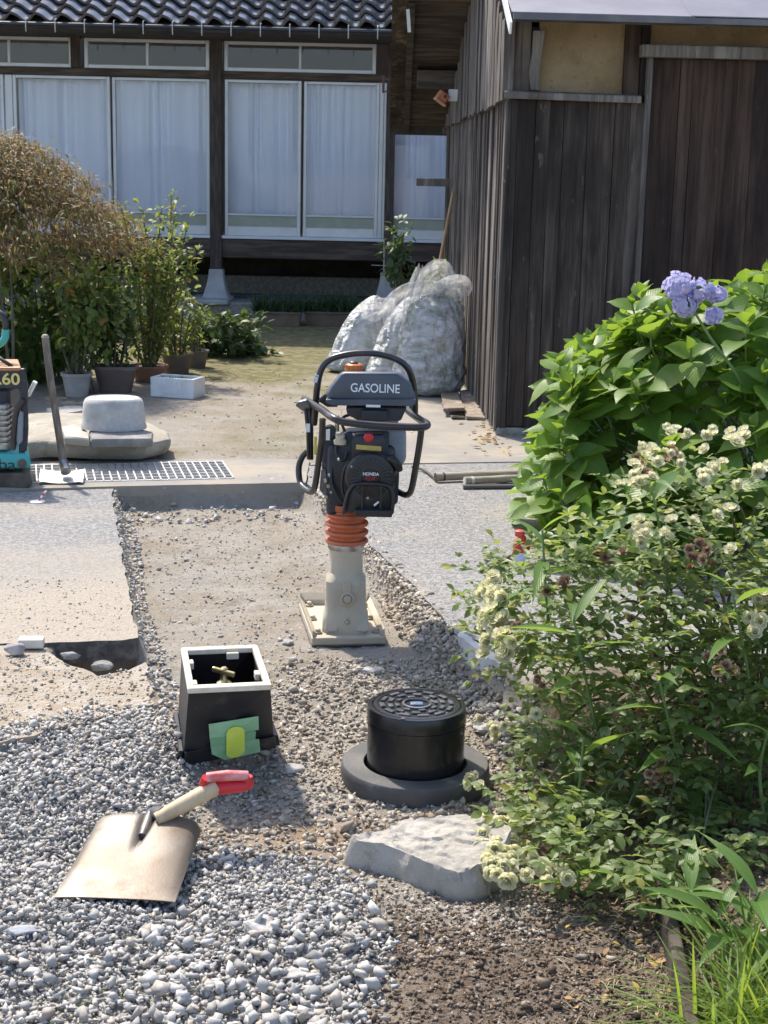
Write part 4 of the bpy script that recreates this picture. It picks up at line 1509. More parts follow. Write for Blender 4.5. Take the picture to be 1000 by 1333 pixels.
# black skid guard in front, with ribs and a raised rim
gp = ((449, 668), (453, 645), (457, 636), (465, 630), (500, 631), (508, 637), (511, 648), (510, 668), (500, 670))
mb = MB().prism([Q(a, b_, -0.135) for a, b_ in gp], (0, 0.03, 0))
guard = mb.build('skid_guard', mBlkP, ram, bevel=0.006, sm=35)
MB().tube([Q(a, b_, -0.145) for a, b_ in ((447, 669), (452, 646), (457, 636), (466, 630), (500, 631), (509, 637), (512, 650), (510, 668))], 0.0075, 8, smoothn=3).build('guard_rim', mBlkP, guard, sm=50)
for px in (472, 496):
    MB().bar(Q(px, 632, -.142), Q(px - 1, 668, -.142), 0.008, 0.018, up=(0, 1, 0)).build('guard_rib', mBlkP, guard)
MB().box(Q(486, 667, -.15), (48 * SC, 0.05, 9 * SC)).build('guard_foot', mBlkP, guard, bevel=0.006)
MB().bar(Q(487, 658, -.15), Q(493, 653, -.15), .010, .006).build('guard_label', mWht, guard)
# body below the tank: carburettor, hoses, brackets on the left
MB().box(Q(432, 588, 0.02), (24 * SC, 0.10, 44 * SC)).build('carburettor', mNavy, ram, bevel=0.010)
MB().lathe([(8 * SC, 0), (8.5 * SC, .014), (6 * SC, .020), (6 * SC, .032)], Q(443, 571, -.07) - Vector((0, 0, .02)), 14).build('fuel_filter', mIvory, ram, sm=40)
MB().lathe([(3 * SC, 0), (3 * SC, .05)], Q(439, 540, -.02) - Vector((0, 0, .06)), 10).build('filler_pipe', mSteel, ram, sm=40)
for path in ([(440, 575, -.06), (438, 590, -.08), (447, 600, -.08), (452, 588, -.07)], [(449, 562, -.05), (445, 545, -.05), (462, 538, -.04)], [(434, 600, -.04), (432, 630, -.06), (446, 655, -.07)], [(455, 600, -.11), (447, 615, -.11), (446, 640, -.11), (455, 655, -.11)]):
    MB().tube([Q(*p) for p in path], 0.0055, 7, smoothn=4).build('hose', mBlkP, ram, sm=60)
MB().box(Q(427, 566, -.05), (5 * SC, .004, 14 * SC)).build('white_sticker', mWht, ram)
MB().prism([Q(a, b_, -.03) for a, b_ in ((418, 612), (424, 610), (430, 640), (444, 652), (440, 658), (424, 648), (416, 638))], (0, .04, 0)).build('side_bracket', mSteelD, ram, bevel=.004)
for px, py in ((424, 625), (428, 632), (432, 640), (437, 648), (430, 618), (425, 646), (440, 640)):
    MB().lathe([(0.009, 0), (0.009, .010), (.005, .014)], Q(px, py, -.035), 8, axis=(0, -1, 0)).build('nut', mSteel, ram, sm=40)
# fuel tank
def tank_ring(y, g):
    o = []
    for a, b_ in ((427, 519), (424, 512), (429, 503), (442, 486), (447, 483), (518, 484), (523, 487), (535, 498), (541, 515), (541, 521)):
        o.append(Q(482 + (a - 482) * g, 521 + (b_ - 521) * g, y))
    return o
tank = MB().loft([tank_ring(-.115, .90), tank_ring(-.105, .97), tank_ring(-.07, 1.0), tank_ring(.07, 1.0), tank_ring(.105, .96), tank_ring(.115, .9)]).build('fuel_tank', mTank, ram, sm=30, bevel=.006, seg=2)
MB().prism([Q(a, b_, -.125) for a, b_ in ((424, 520), (542, 520), (541, 527), (535, 529), (432, 528), (425, 525))], (0, .245, 0)).build('tank_seam', mTank, tank, bevel=.004)
MB().box(Q(488, 494, -.104), (62 * SC, .012, 3 * SC)).build('tank_ridge', mTank, tank, bevel=.002, seg=1)
MB().prism([Q(a, b_, -.10) for a, b_ in ((450, 530), (530, 530), (522, 548), (470, 550), (452, 540))], (0, .16, 0)).build('tank_bracket', mNavy, ram, bevel=.006)
MB().box(Q(488, 540, -.125), (32 * SC, .04, 12 * SC)).build('latch', mNavy, ram, bevel=.004)
MB().box(Q(486, 528.5, -.130), (18 * SC, .004, 3 * SC)).build('white_sticker', mWht, ram)
MB().tube([Q(486, 546, -.06), Q(503, 547, -.06), Q(518, 547, -.05)], [.010, .011, .010], 10).build('cable_end', mGreyP, ram, sm=50)
text('GASOLINE', Q(488.5, 506, -.1165), 0.0435, mWhtTxt, tank, xdir=Q(540, 508.5, 0) - Q(440, 505.5, 0), up=Vector((0, .12, 1)), wscale=0.86, ext=.001, bold=.0004)
cp = Q(460.5, 484, -.02)
cap = MB().lathe([(11 * SC, 0), (11.5 * SC, .010), (10.5 * SC, .012), (10 * SC, .026), (8 * SC, .030)], cp, 20).build('fuel_cap', mOrg, ram, sm=35)
MB().lathe([(5.5 * SC, .030), (5.5 * SC, .036), (3 * SC, .040)], cp, 14).build('cap_vent', mBlkP, cap, sm=40)
for k in range(14):
    a = 2 * math.pi * k / 14
    MB().box(cp + Vector((math.cos(a) * 10.4 * SC, math.sin(a) * 10.4 * SC, .019)), (.006, .006, .014), Matrix.Rotation(a, 3, 'Z')).build('grip_rib', mOrg, cap)
# tubular frame
TR = 4.3 * SC
MB().tube([Q(409, 552, .10), Q(411, 530, .07), Q(413, 505, .05), Q(418, 482, .05), Q(430, 468, .05), Q(455, 461, .05), Q(485, 460, .05), Q(512, 466, .06), Q(529, 477, .07), Q(537, 495, .09), Q(540, 520, .11), Q(540, 540, .12)], TR, 14, smoothn=5).build('roll_bar', mBlk, ram, sm=60)
MB().tube([Q(540, 530, .22), Q(530, 533, .22), Q(545, 545, .0), Q(556, 552, -.22), Q(550, 556, -.27), Q(520, 555.5, -.28), Q(480, 553, -.28), Q(447, 549, -.28), Q(432, 543, -.25), Q(420, 534, -.10), Q(404, 524, .10), Q(396, 520, .20)], TR * 1.08, 14, smoothn=5).build('handle_bar', mBlk, ram, sm=60)
MB().tube([Q(420, 545, -.16), Q(419, 570, -.15), Q(415, 600, -.10), Q(411, 628, -.05), Q(407, 640, .0), Q(398, 637, .05), Q(391, 628, .10), Q(389, 610, .12), Q(393, 596, .12), Q(400, 588, .12)], TR * 0.95, 14, smoothn=5).build('side_bar', mBlk, ram, sm=60)
MB().tube([Q(549, 556, -.26), Q(546, 580, -.22), Q(541, 610, -.16), Q(536, 636, -.10), Q(531, 644, -.07), Q(524, 643, -.03), Q(514, 638, .0)], TR * 0.95, 14, smoothn=5).build('side_bar', mBlk, ram, sm=60)
MB().tube([Q(403, 525, .12), Q(404, 560, .10), Q(404, 598, .10)], .012, 8).build('frame_strut', mBlk, ram, sm=60)
MB().prism([Q(a, b_, .06) for a, b_ in ((384, 528), (388, 523), (400, 520), (406, 530), (396, 537))], (0, .05, 0)).build('throttle_lever', mSteelD, ram, bevel=.006)
MB().tube([Q(398, 532, .05), Q(401, 560, .04), Q(402, 596, .05)], .007, 8).build('cable', mBlkP, ram, sm=60)
MB().box(Q(401, 557, .03), (5 * SC, .004, 11 * SC)).build('white_sticker', mWht, ram)
MB().box(Q(411, 580, -.02), (3.5 * SC, .004, 24 * SC)).build('yellow_cable_tag', PM('yellow_tape', (0.55, 0.50, 0.06), rough=.5), ram)
MB().box(Q(411.5, 493, .035), (5 * SC, .004, 10 * SC), Matrix.Rotation(R_(14), 3, 'Y')).build('blue_sticker', PM('blue_white_label', (0.25, 0.42, 0.55), (0.7, 0.72, 0.72), 90, rough=.5), ram)
MB().prism([Q(a, b_, 0.02) for a, b_ in ((414, 522), (424, 513), (432, 516), (440, 530), (426, 530))], (0, .06, 0)).build('mount_bracket', mBlkP, ram, bevel=.004)
MB().lathe([(0.022, 0), (.022, .05)], Q(430, 560, .02), 14, axis=(0, -1, 0)).build('intake', mNavy, ram, sm=40)

# ---------------------------------------------------------------- square valve box
mTape = PM('green_masking_tape', (0.30, 0.58, 0.35), (0.38, 0.66, 0.43), 20, rough=0.6, bmp=.2)
mLime = PM('yellow_green_sticker', (0.74, 0.93, 0.12), (0.78, 0.95, 0.20), 14, rough=0.5)
mCream = PM('cream_rim', (0.62, 0.55, 0.42), (0.70, 0.65, 0.54), 22, rough=0.55, c3=(0.40, 0.33, 0.24), scale3=14, lo3=.6, hi3=.75)
mBoxB = PM('black_box_plastic', (0.013, 0.014, 0.018), (0.022, 0.023, 0.026), 12, rough=0.5, c3=(0.13, 0.11, 0.085), scale3=9, lo3=.56, hi3=.85)
fl, fr2 = GT(238, 990), GT(357, 997)
zt = fl.z
xd = (fr2 - fl); xd.z = 0
bw = xd.length
xd.normalize()
yd = Vector((-xd.y, xd.x, 0))
ht = 0.255
o = fl + Vector((0, 0, -.02))
# find the top so that it projects where the photograph shows it
tf = G(246, 898, zt + ht)
tr_ = G(352, 893, zt + ht)
tb = G(237, 846, zt + ht)
tbr = G(334, 842, zt + ht)
vb = thing('valve_box', (fl + fr2) / 2 + yd * .17, 'black square tapered box with cream rim and green tape on its front', 'valve box')
dep = 0.36
blk_ = GT(231, 938) - fl; blk_.z = 0
bot = [fl, fr2, fr2 + blk_ - xd * .012, fl + blk_]
bot = [Vector((p.x, p.y, zt - .015)) for p in bot]
top = [tf, tr_, tbr, tb]
cT = sum(top, Vector()) / 4
wall = .016
inner = [p + (cT - p).normalized() * .028 for p in top]
mb = MB()
cB = sum(bot, Vector()) / 4
innb = [p.lerp(cB, .14) for p in bot]
mb.add(bot + top + inner + innb, [(0, 1, 5, 4), (1, 2, 6, 5), (2, 3, 7, 6), (3, 0, 4, 7), (4, 5, 9, 8), (5, 6, 10, 9), (6, 7, 11, 10), (7, 4, 8, 11),
                                  (8, 9, 13, 12), (9, 10, 14, 13), (10, 11, 15, 14), (11, 8, 12, 15), (12, 13, 1, 0), (13, 14, 2, 1), (14, 15, 3, 2), (15, 12, 0, 3)])
bd = mb.build('body', mBoxB, vb)
for i in range(4):
    j = (i + 1) % 4
    oa, ob = top[i] + (top[i] - cT).normalized() * .006, top[j] + (top[j] - cT).normalized() * .006
    ia, ib = inner[i], inner[j]
    u = Vector((0, 0, 1))
    MB().hexa([oa - u * .010, ob - u * .010, ib - u * .010, ia - u * .010], [oa + u * .006, ob + u * .006, ib + u * .006, ia + u * .006]).build('rim', mCream, vb, bevel=.002, seg=1)
# ledge band round the foot
for i in (0, 1, 3):
    j = (i + 1) % 4
    t0 = .20
    a, c = bot[i].lerp(top[i], t0), bot[j].lerp(top[j], t0)
    nrm = (c - a).cross(Vector((0, 0, 1))).normalized()
    a0, c0 = bot[i].lerp(top[i], .02), bot[j].lerp(top[j], .02)
    MB().hexa([a0 + nrm * .004, c0 + nrm * .004, c0 + nrm * .018, a0 + nrm * .018], [a + nrm * .001, c + nrm * .001, c + nrm * .014, a + nrm * .014]).build('foot_flange', mBoxB, vb, bevel=.002, seg=1)
# tabs inside, tape and sticker on the front
def fpt(s, t, off=.0):
    a = bot[0].lerp(bot[1], s)
    c = top[0].lerp(top[1], s)
    n_ = (bot[1] - bot[0]).cross(top[0] - bot[0]).normalized()
    if n_.y > 0: n_ = -n_
    return a.lerp(c, t) + n_ * off
tp = [(0.22, .60), (.80, .64), (.80, .43), (.75, .43), (.75, .29), (.80, .28), (.81, .07), (.42, .05), (.27, .17), (.26, .27), (.24, .40)]
MB().prism([fpt(s, t, .022) for s, t in tp], fpt(.5, .5, .0225) - fpt(.5, .5, .0215)).build('green_tape', mTape, vb)
MB().prism([fpt(s, t, .0258) for s, t in ((.24, .40), (.76, .43), (.75, .29), (.25, .28))], fpt(.5, .5, .0225) - fpt(.5, .5, .0218)).build('green_tape', PM('green_tape_overlap', (0.24, 0.50, 0.29), rough=.6), vb)
pl = []
for k in range(28):
    a = 2 * math.pi * k / 28
    s, t = .52 + .105 * math.cos(a), (.30 + (.16 if math.sin(a) > 0 else -.12)) + .09 * math.sin(a)
    pl.append(fpt(s, t, .0300))
MB().prism(pl, fpt(.5, .5, .023) - fpt(.5, .5, .0222)).build('lime_sticker', mLime, vb)
for (i, s) in ((3, .22), (3, .85), (1, .35), (2, .3)):
    j = (i + 1) % 4
    p = inner[i].lerp(inner[j], s) - Vector((0, 0, .014)) + (cT - inner[i].lerp(inner[j], s)).normalized() * .008
    dd = (inner[j] - inner[i]).normalized()
    MB().bar(p - dd * .018, p + dd * .018, .014, .020, up=(0, 0, 1)).build('tab', mCream, vb, bevel=.002, seg=1)
mBr = PM('brass', (0.62, 0.46, 0.19), (0.70, 0.58, 0.32), 30, rough=.3, metal=.9)
vz = cT + Vector((-.004, 0.03, -.025))
vt = thing('brass_valve', (vz.x, vz.y, vz.z - .1), 'small brass stop valve inside the black square box', 'valve')
MB().lathe([(.016, -.19), (.016, -.06), (.022, -.05), (.022, -.03), (.014, -.025), (.010, -.02), (.010, .0)], vz, 14).build('stem', mBr, vt, sm=40)
MB().bar(vz + Vector((-.034, .0, .010)), vz + Vector((.032, -.01, -.004)), .012, .016).build('handle', mBr, vt, bevel=.004)
MB().lathe([(.011, 0), (.011, .012), (.006, .016)], vz, 10).build('nut', mBr, vt, sm=40)

# ---------------------------------------------------------------- round cover on its black ring
mPipe = PM('black_pipe', (0.011, 0.011, 0.013), (0.017, 0.017, 0.019), 10, rough=0.25, spec=.5, rvar=.15, c3=(0.055, 0.05, 0.042), scale3=7, lo3=.6, hi3=.85)
mRubR = PM('dusty_black_ring', (0.070, 0.070, 0.070), (0.12, 0.117, 0.11), 6, rough=.65, bmp=.4, bscale=90, c3=(0.21, 0.195, 0.165), scale3=12, lo3=.58, hi3=.8)
mLid = PM('black_cast_lid', (0.014, 0.014, 0.016), (0.03, 0.03, 0.03), 30, rough=.28, spec=.6, metal=.2)
mWlid = PM('worn_lid_relief', (0.12, 0.12, 0.125), (0.20, 0.195, 0.19), 40, rough=.3, spec=.8, metal=.5)
c = GT(540, 1012)
rp = 63.5 / FPX * (P(543, 950, c.y) - CAM).length
rg = thing('drain_cover', (c.x, c.y, c.z), 'black round drain pipe with patterned lid standing in a wide ring', 'drain cover')
RR = 95.0 / FPX * (c - CAM).length
MB().lathe([(RR * .69, -.03), (RR * .98, -.03), (RR * 1.0, .03), (RR * .995, .043), (RR * .975, .049), (RR * .70, .050), (RR * .69, .046)], c, 48, cap=False).build('base_ring', mRubR, rg, sm=40)
top_z = G(543, 918, 0).z
zt_ = None
for z in np.linspace(0.02, .4, 200):
    p = proj([[c.x, c.y, c.z + z]])[0]
    if p[1] <= 917: zt_ = z; break
MB().lathe([(rp * .985, 0), (rp * .985, zt_ - .045), (rp * 1.0, zt_ - .043), (rp * 1.0, zt_ - .004), (rp * .985, zt_), (rp * .90, zt_ + .001), (rp * .885, zt_ - .006), (rp * .1, zt_ - .006)], c, 56).build('pipe', mPipe, rg, sm=30)
MB().lathe([(rp * 1.012, zt_ - .052), (rp * 1.012, zt_ - .044)], c, 56, cap=False).build('collar_line', mPipe, rg, sm=30)
ct = c + Vector((0, 0, zt_))
lid = MB().lathe([(rp * .88, -.004), (rp * .88, .001), (rp * .80, .002), (rp * .79, -.001), (rp * .08, -.001)], ct, 48).build('lid', mLid, rg, sm=30)
MB().lathe([(rp * .30, -.001), (rp * .30, .004), (rp * .255, .005), (rp * .25, .0)], ct, 28, cap=False).build('ring_relief', mWlid, lid, sm=30)
def arcbar(r0, r1, a0, a1, h=.0045, n=5):
    mb = MB()
    lo, hi = [], []
    for k in range(n + 1):
        a = a0 + (a1 - a0) * k / n
        lo.append((r0 * math.cos(a), r0 * math.sin(a)))
        hi.append((r1 * math.cos(a), r1 * math.sin(a)))
    pl = [ct + Vector((x, y, -.001)) for x, y in lo + hi[::-1]]
    return mb.prism(pl, (0, 0, h + .001))
for (n_, r0, r1, ph, fr_) in ((12, .66, .75, 0, .62), (10, .50, .59, .2, .5), (8, .36, .44, .1, .45)):
    for k in range(n_):
        a = 2 * math.pi * (k + ph) / n_
        arcbar(rp * r0, rp * r1, a, a + 2 * math.pi / n_ * fr_).build('relief_bar', mWlid, lid, bevel=.0012, seg=1)
MB().box(ct + Vector((0, 0, .001)), (rp * .26, rp * .18, .006)).build('lift_slot', PM('blue_grey_insert', (0.10, 0.16, 0.26), (0.25, 0.3, 0.36), 60, rough=.3), lid, bevel=.002, seg=1)
for k in (0.35, 2.7, 4.4):
    MB().lathe([(.006, .0), (.006, .006)], ct + Vector((math.cos(k) * rp * .93, math.sin(k) * rp * .93, -.003)), 8).build('lid_bolt', mSteelD, lid)
a = -.45
MB().lathe([(.005, 0), (.005, .006), (.003, .008)], c + Vector((math.cos(a) * rp * .97, math.sin(a) * rp * .97, zt_ - .062)), 8, axis=(math.cos(a), math.sin(a), 0)).build('side_screw', mSteel, rg)


# ---------------------------------------------------------------- boulder
def boulder():
    z0 = H(G(560, 1130, -.08).x, G(560, 1130, -.08).y) - .012
    # silhouette: the near part stands on the ground, the far part is seen at the height of the top
    ol = [(450, 1106, .06), (474, 1084, .10), (500, 1066, .13), (522, 1054, .14), (560, 1048, .15), (620, 1046, .15), (655, 1060, .14), (672, 1090, .09), (662, 1135, .03), (640, 1166, .0), (612, 1178, .0), (580, 1173, .0), (544, 1163, .0), (514, 1151, .0), (484, 1142, .005), (457, 1134, .012)]
    P3 = [G(a_, b_, z0 + h_) for a_, b_, h_ in ol]
    n = 150
    cp_, _ = catmull([Vector(p) for p in P3] + [Vector(P3[0])], [1] * (len(P3) + 1), 12)
    cp_ = cp_[:-1]
    n = len(cp_)
    cc = sum(cp_, Vector()) / n

    def ztop(x, y):
        u, w_ = (x - cc.x) / .16, (y - cc.y) / .14
        z = .100 + .022 * w_ + .004 * u
        f = .9 * w_ + .55 * u + .5 * noise.noise(Vector((x * 9, y * 9, 1.3))) + .25 * noise.noise(Vector((x * 24, y * 24, 4.3)))
        st_2 = f * 2.2
        k = math.floor(st_2)
        fr_ = st_2 - k
        z += (k + sstep(.0, .16, fr_) - st_2) * .0075
        z += noise.noise(Vector((x * 13, y * 13, 7))) * .006 + noise.noise(Vector((x * 38, y * 38, 9))) * .0045 + noise.noise(Vector((x * 90, y * 90, 2))) * .0022
        return z
    rings = []
    for (g, k) in ((.90, -.25), (.97, 0.0), (1.0, .25), (1.0, .5), (.985, .72), (.955, .90), (.92, 1.0)):
        ring = []
        for p in cp_:
            q = cc + (p - cc) * g
            zt = ztop(q.x, q.y)
            z = zt * k if k > 0 else .06 * k
            d = (p - cc); d.z = 0; d.normalize()
            a_ = noise.noise(Vector((q.x * 14, q.y * 14, z * 20))) * .010 + noise.noise(Vector((q.x * 40, q.y * 40, z * 45))) * .004
            facet = noise.cell(Vector((q.x * 18 + z * 6, q.y * 18, z * 14))) * .006
            ring.append(Vector((q.x, q.y, z0 + z)) + d * (a_ + facet if k < 1 else a_ * .5))
        rings.append(ring)
    for g in np.linspace(.88, .03, 26):
        ring = []
        for p in cp_:
            q = cc + (p - cc) * float(g)
            ring.append(Vector((q.x, q.y, z0 + ztop(q.x, q.y))))
        rings.append(ring)
    return MB().loft(rings).mesh('boulder', 32)


mBould, nt, b = newmat('split_limestone')
v = coords(nt)
c_ = mixc(nt, ramp(nt, tex_noise(nt, v, 5, 7, .65), .35, .65), (0.375, 0.345, 0.295), (0.46, 0.43, 0.38))
c_ = mixc(nt, math_(nt, 'MULTIPLY', ramp(nt, tex_noise(nt, v, 17, 7, .7), .52, .72), .7), c_, (0.27, 0.24, 0.20))
c_ = mixc(nt, math_(nt, 'MULTIPLY', ramp(nt, tex_noise(nt, v, 60, 5, .7), .55, .75), .5), c_, (0.56, 0.545, 0.51))
nt.links.new(c_, b.inputs['Base Color'])
b.inputs['Roughness'].default_value = .9
b.inputs['Specular IOR Level'].default_value = .2
bump(nt, b, math_(nt, 'ADD', tex_noise(nt, v, 38, 7, .7), math_(nt, 'MULTIPLY', tex_noise(nt, v, 120, 5, .7), .5)), .8, .008)
bo = tag(link('boulder', boulder(), mBould), 'big pale split boulder lying in front of the round black cover', 'boulder')


# ---------------------------------------------------------------- square shovel in front
def bladegrid(name, corners, nu, nv, zf, m, parent, th=.0025):
    """corners: front-left, front-right, back-right, back-left"""
    VV = []
    for j in range(nv + 1):
        t = j / nv
        for i in range(nu + 1):
            s = i / nu
            p = corners[0].lerp(corners[1], s).lerp(corners[3].lerp(corners[2], s), t)
            VV.append(p + Vector((0, 0, zf(s, t))))
    n = len(VV)
    VV2 = [p - Vector((0, 0, th)) for p in VV]
    F = []
    w_ = nu + 1
    for j in range(nv):
        for i in range(nu):
            a = j * w_ + i
            F.append((a, a + 1, a + w_ + 1, a + w_))
            F.append((n + a, n + a + w_, n + a + w_ + 1, n + a + 1))
    for i in range(nu):
        F.append((i, n + i, n + i + 1, i + 1))
        a = nv * w_ + i
        F.append((a, a + 1, n + a + 1, n + a))
    for j in range(nv):
        a = j * w_
        F.append((a, a + w_, n + a + w_, n + a))
        a = j * w_ + nu
        F.append((a, n + a, n + a + w_, a + w_))
    return MB().add(VV + VV2, F).build(name, m, parent, sm=40)


mBlade = PM('worn_shovel_steel', (0.215, 0.185, 0.15), (0.155, 0.122, 0.09), 6, 0.38, 0.62, rough=.48, metal=.30, stretch=(1, 1, 1), bmp=.1, bscale=150, c3=(0.115, 0.075, 0.048), scale3=9, lo3=.50, hi3=.74)
mHandW = PM('ash_handle', (0.50, 0.37, 0.22), (0.60, 0.46, 0.29), 9, stretch=(4, 1, 1), rough=.6, bmp=.2)
mRed = PM('red_plastic_grip', (0.60, 0.022, 0.035), (0.50, 0.02, 0.03), 12, rough=.4, c3=(0.45, 0.12, 0.10), scale3=16, lo3=.62, hi3=.8)
A_, B_ = GT(70, 1168), GT(228, 1174)
zb_ = max(A_.z, B_.z) + .030
A_, B_ = G(70, 1168, zb_ - .008), G(228, 1174, zb_ - .008)
C_, D_ = G(264, 1066, zb_ + .045), G(127, 1061, zb_ + .045)
sh = thing('shovel', (A_ + C_) / 2, 'square steel shovel with red grip lying face down on gravel', 'shovel')


def bz(s, t):
    z = .026 * (1 - abs(2 * s - 1) ** 4) * (.15 + .85 * t)                      # crowned back
    g = math.exp(-((s - .53 - (t - 1) * .05) / (.02 + .05 * max(0, t - .4))) ** 2) * sstep(.46, .9, t)
    z -= .040 * float(g)                                        # the step of the socket
    z -= .022 * max(0, (t - .90) / .10) ** 2
    z -= .018 * max(0, (abs(2 * s - 1) - .86) / .14) ** 2 * t
    return z


bl = bladegrid('blade', [A_, B_, C_, D_], 40, 34, bz, mBlade, sh)
s0 = D_.lerp(C_, .52) + Vector((0, 0, .006))
s0b = A_.lerp(B_, .5).lerp(D_.lerp(C_, .52), .72) + Vector((0, 0, .004))
e1 = G(214, 1061, s0.z + .02)
e2 = G(282, 1024, s0.z + .075)
MB().tube([s0b, s0, e1], [.012, .019, .021], 14, smoothn=3).build('socket', mSteelD, sh, sm=50)
MB().tube([e1 - (e2 - e1) * .15, e1.lerp(e2, .3), e2], [.0165, .0205, .0215], 16, smoothn=4).build('shaft', mHandW, sh, sm=50)
hd = (e2 - e1).normalized()
cr = G(326, 1018, e2.z)
gA = G(266, 1022, e2.z + .004)
gB = G(269, 1012, e2.z + .030)
gC = G(323, 1010, e2.z + .030)
gD = G(322, 1024, e2.z + .0)
grp = MB().tube([e2 - hd * .012, e2.lerp(gA, .6), gA, gB.lerp(gA, .4), gB], [.019, .016, .014, .013, .012], 12, smoothn=4).build('d_grip', mRed, sh, sm=60)
MB().tube([e2 - hd * .008, e2.lerp(gD, .45), gD.lerp(gC, .2), gD.lerp(gC, .75), gC], [.019, .018, .015, .013, .012], 12, smoothn=4).build('grip_arm', mRed, grp, sm=60)
MB().tube([gB, gB.lerp(gC, .5) + Vector((0, 0, .003)), gC], [.0125, .014, .0125], 12, smoothn=3).build('crossbar', PM('pink_worn_red', (0.60, 0.08, 0.08), (0.72, 0.42, 0.40), 14, rough=.35), grp, sm=60)
MB().lathe([(.004, 0), (.004, .006)], e2 + Vector((0, 0, .02)), 8).build('rivet', mSteel, sh)

# ---------------------------------------------------------------- scoop shovel standing on the grating
mHandD = PM('grey_brown_handle', (0.16, 0.125, 0.095), (0.26, 0.21, 0.165), 8, stretch=(6, 6, .6), rough=.7, bmp=.2)
g0 = G(78, 620, .03)
sh2 = thing('shovel', g0, 'long-handled flat shovel standing upright on the drain grating', 'shovel')
yb = g0.y
hp = [P(83, 606, yb + .02), P(76, 560, yb + .05), P(66, 495, yb + .10), P(59, 438, yb + .14)]
MB().tube(hp, [.019, .019, .019, .018], 14, smoothn=4).build('shaft', mHandD, sh2, sm=50)
MB().lathe([(.019, 0), (.020, .004), (.012, .016)], hp[-1] - Vector((0, 0, .006)), 12).build('end_cap', PM('bare_handle_end', (0.5, 0.42, 0.32), rough=.7), sh2, sm=50)
MB().tube([P(86, 614, yb - .02), P(83, 604, yb + .02), P(82.3, 599, yb + .025)], [.028, .024, .022], 14).build('socket', mSteel, sh2, sm=50)
bladegrid('blade', [G(50, 629, .012), G(108, 629, .012), P(110, 614, yb + .08), P(53, 613, yb + .08)], 20, 14, lambda s, t: .014 * (2 * s - 1) ** 2 - .01 * max(0, (abs(2 * s - 1) - .8) / .2) * (1 - t), PM('pale_shovel_blade', (0.50, 0.47, 0.42), (0.60, 0.57, 0.52), 8, rough=.5, metal=.3), sh2)

# ---------------------------------------------------------------- drain grating
mGalv = PM('galvanised_bar', (0.55, 0.55, 0.54), (0.66, 0.66, 0.65), 12, rough=.5, metal=.35)
gl_, gr_ = G(42, 629, .004), G(304, 623, .004)
bl_, br_ = G(42, 607, .004), G(289, 601.3, .004)
left_ext = 2.6
e_f = (gl_ - gr_).normalized()
F1 = gr_ + e_f * left_ext
F2 = br_ + e_f * left_ext
gt = thing('drain_grating', (gl_ + gr_) / 2, 'galvanised steel grating over the drain channel beside the trench', 'grating')
nb = 6
for k in range(nb + 1):
    t = k / nb
    a, c_2 = gr_.lerp(br_, t), F1.lerp(F2, t)
    MB().bar(a - Vector((0, 0, .010)), c_2 - Vector((0, 0, .010)), .006 if 0 < k < nb else .012, .030, up=(0, 0, 1)).build('bearing_bar', mGalv, gt)
cbm = None
n_c = int(left_ext / .0415)
for k in range(n_c + 1):
    a, c_2 = gr_.lerp(F1, k / n_c), br_.lerp(F2, k / n_c)
    if cbm is None:
        dv = c_2 - a
        cbm = MB().bar((0, 0, 0), dv, .007, .010, up=(0, 0, 1)).mesh('cross_bar')
        cl0 = a
    link('cross_bar', cbm, mGalv, gt, mw=Matrix.Translation(a + Vector((0, 0, .0035))))

# ---------------------------------------------------------------- stone slab, broken concrete pieces and basin
mSlabT = PM('weathered_slab', (0.31, 0.285, 0.235), (0.40, 0.37, 0.31), 6, .4, .65, rough=.9, bmp=1.0, bscale=35, bdist=.012, c3=(0.17, 0.165, 0.13), scale3=9, lo3=.55, hi3=.75)


def noisy_slab(name, px_top, z0, z1, m, label, cat, amp=.012, inset=.05, seed=0.0, round_=.3):
    """a flat natural stone: outline given for its upper rim"""
    pts = [G(a, b_, z1) for a, b_ in px_top]
    # refine outline
    ol = []
    for i, p in enumerate(pts):
        q = pts[(i + 1) % len(pts)]
        k = max(2, int((q - p).length / .03))
        ol += [p.lerp(q, j / k) for j in range(k)]
    cc = sum(ol, Vector()) / len(ol)
    rings = []
    for (zz, g) in ((z0, .93), (z0 + (z1 - z0) * .35, .985), (z0 + (z1 - z0) * .7, 1.0), (z1 - .008, .985), (z1, .95), (z1 + .004, .75), (z1 + .006, .45), (z1 + .006, .12)):
        ring = []
        for p in ol:
            q = cc + (p - cc) * g
            q.z = zz
            nn = noise.noise(Vector((q.x * 7 + seed, q.y * 7, q.z * 11))) * amp + noise.noise(Vector((q.x * 22 + seed, q.y * 22, q.z * 30))) * amp * .5
            dr = (p - cc).normalized()
            ring.append(q + dr * nn * (1 if g > .9 else 0) + Vector((0, 0, nn * (.8 if g < .9 else .3))))
        rings.append(ring)
    mb = MB().loft(rings)
    return tag(mb.build(name, m, sm=40), label, cat)


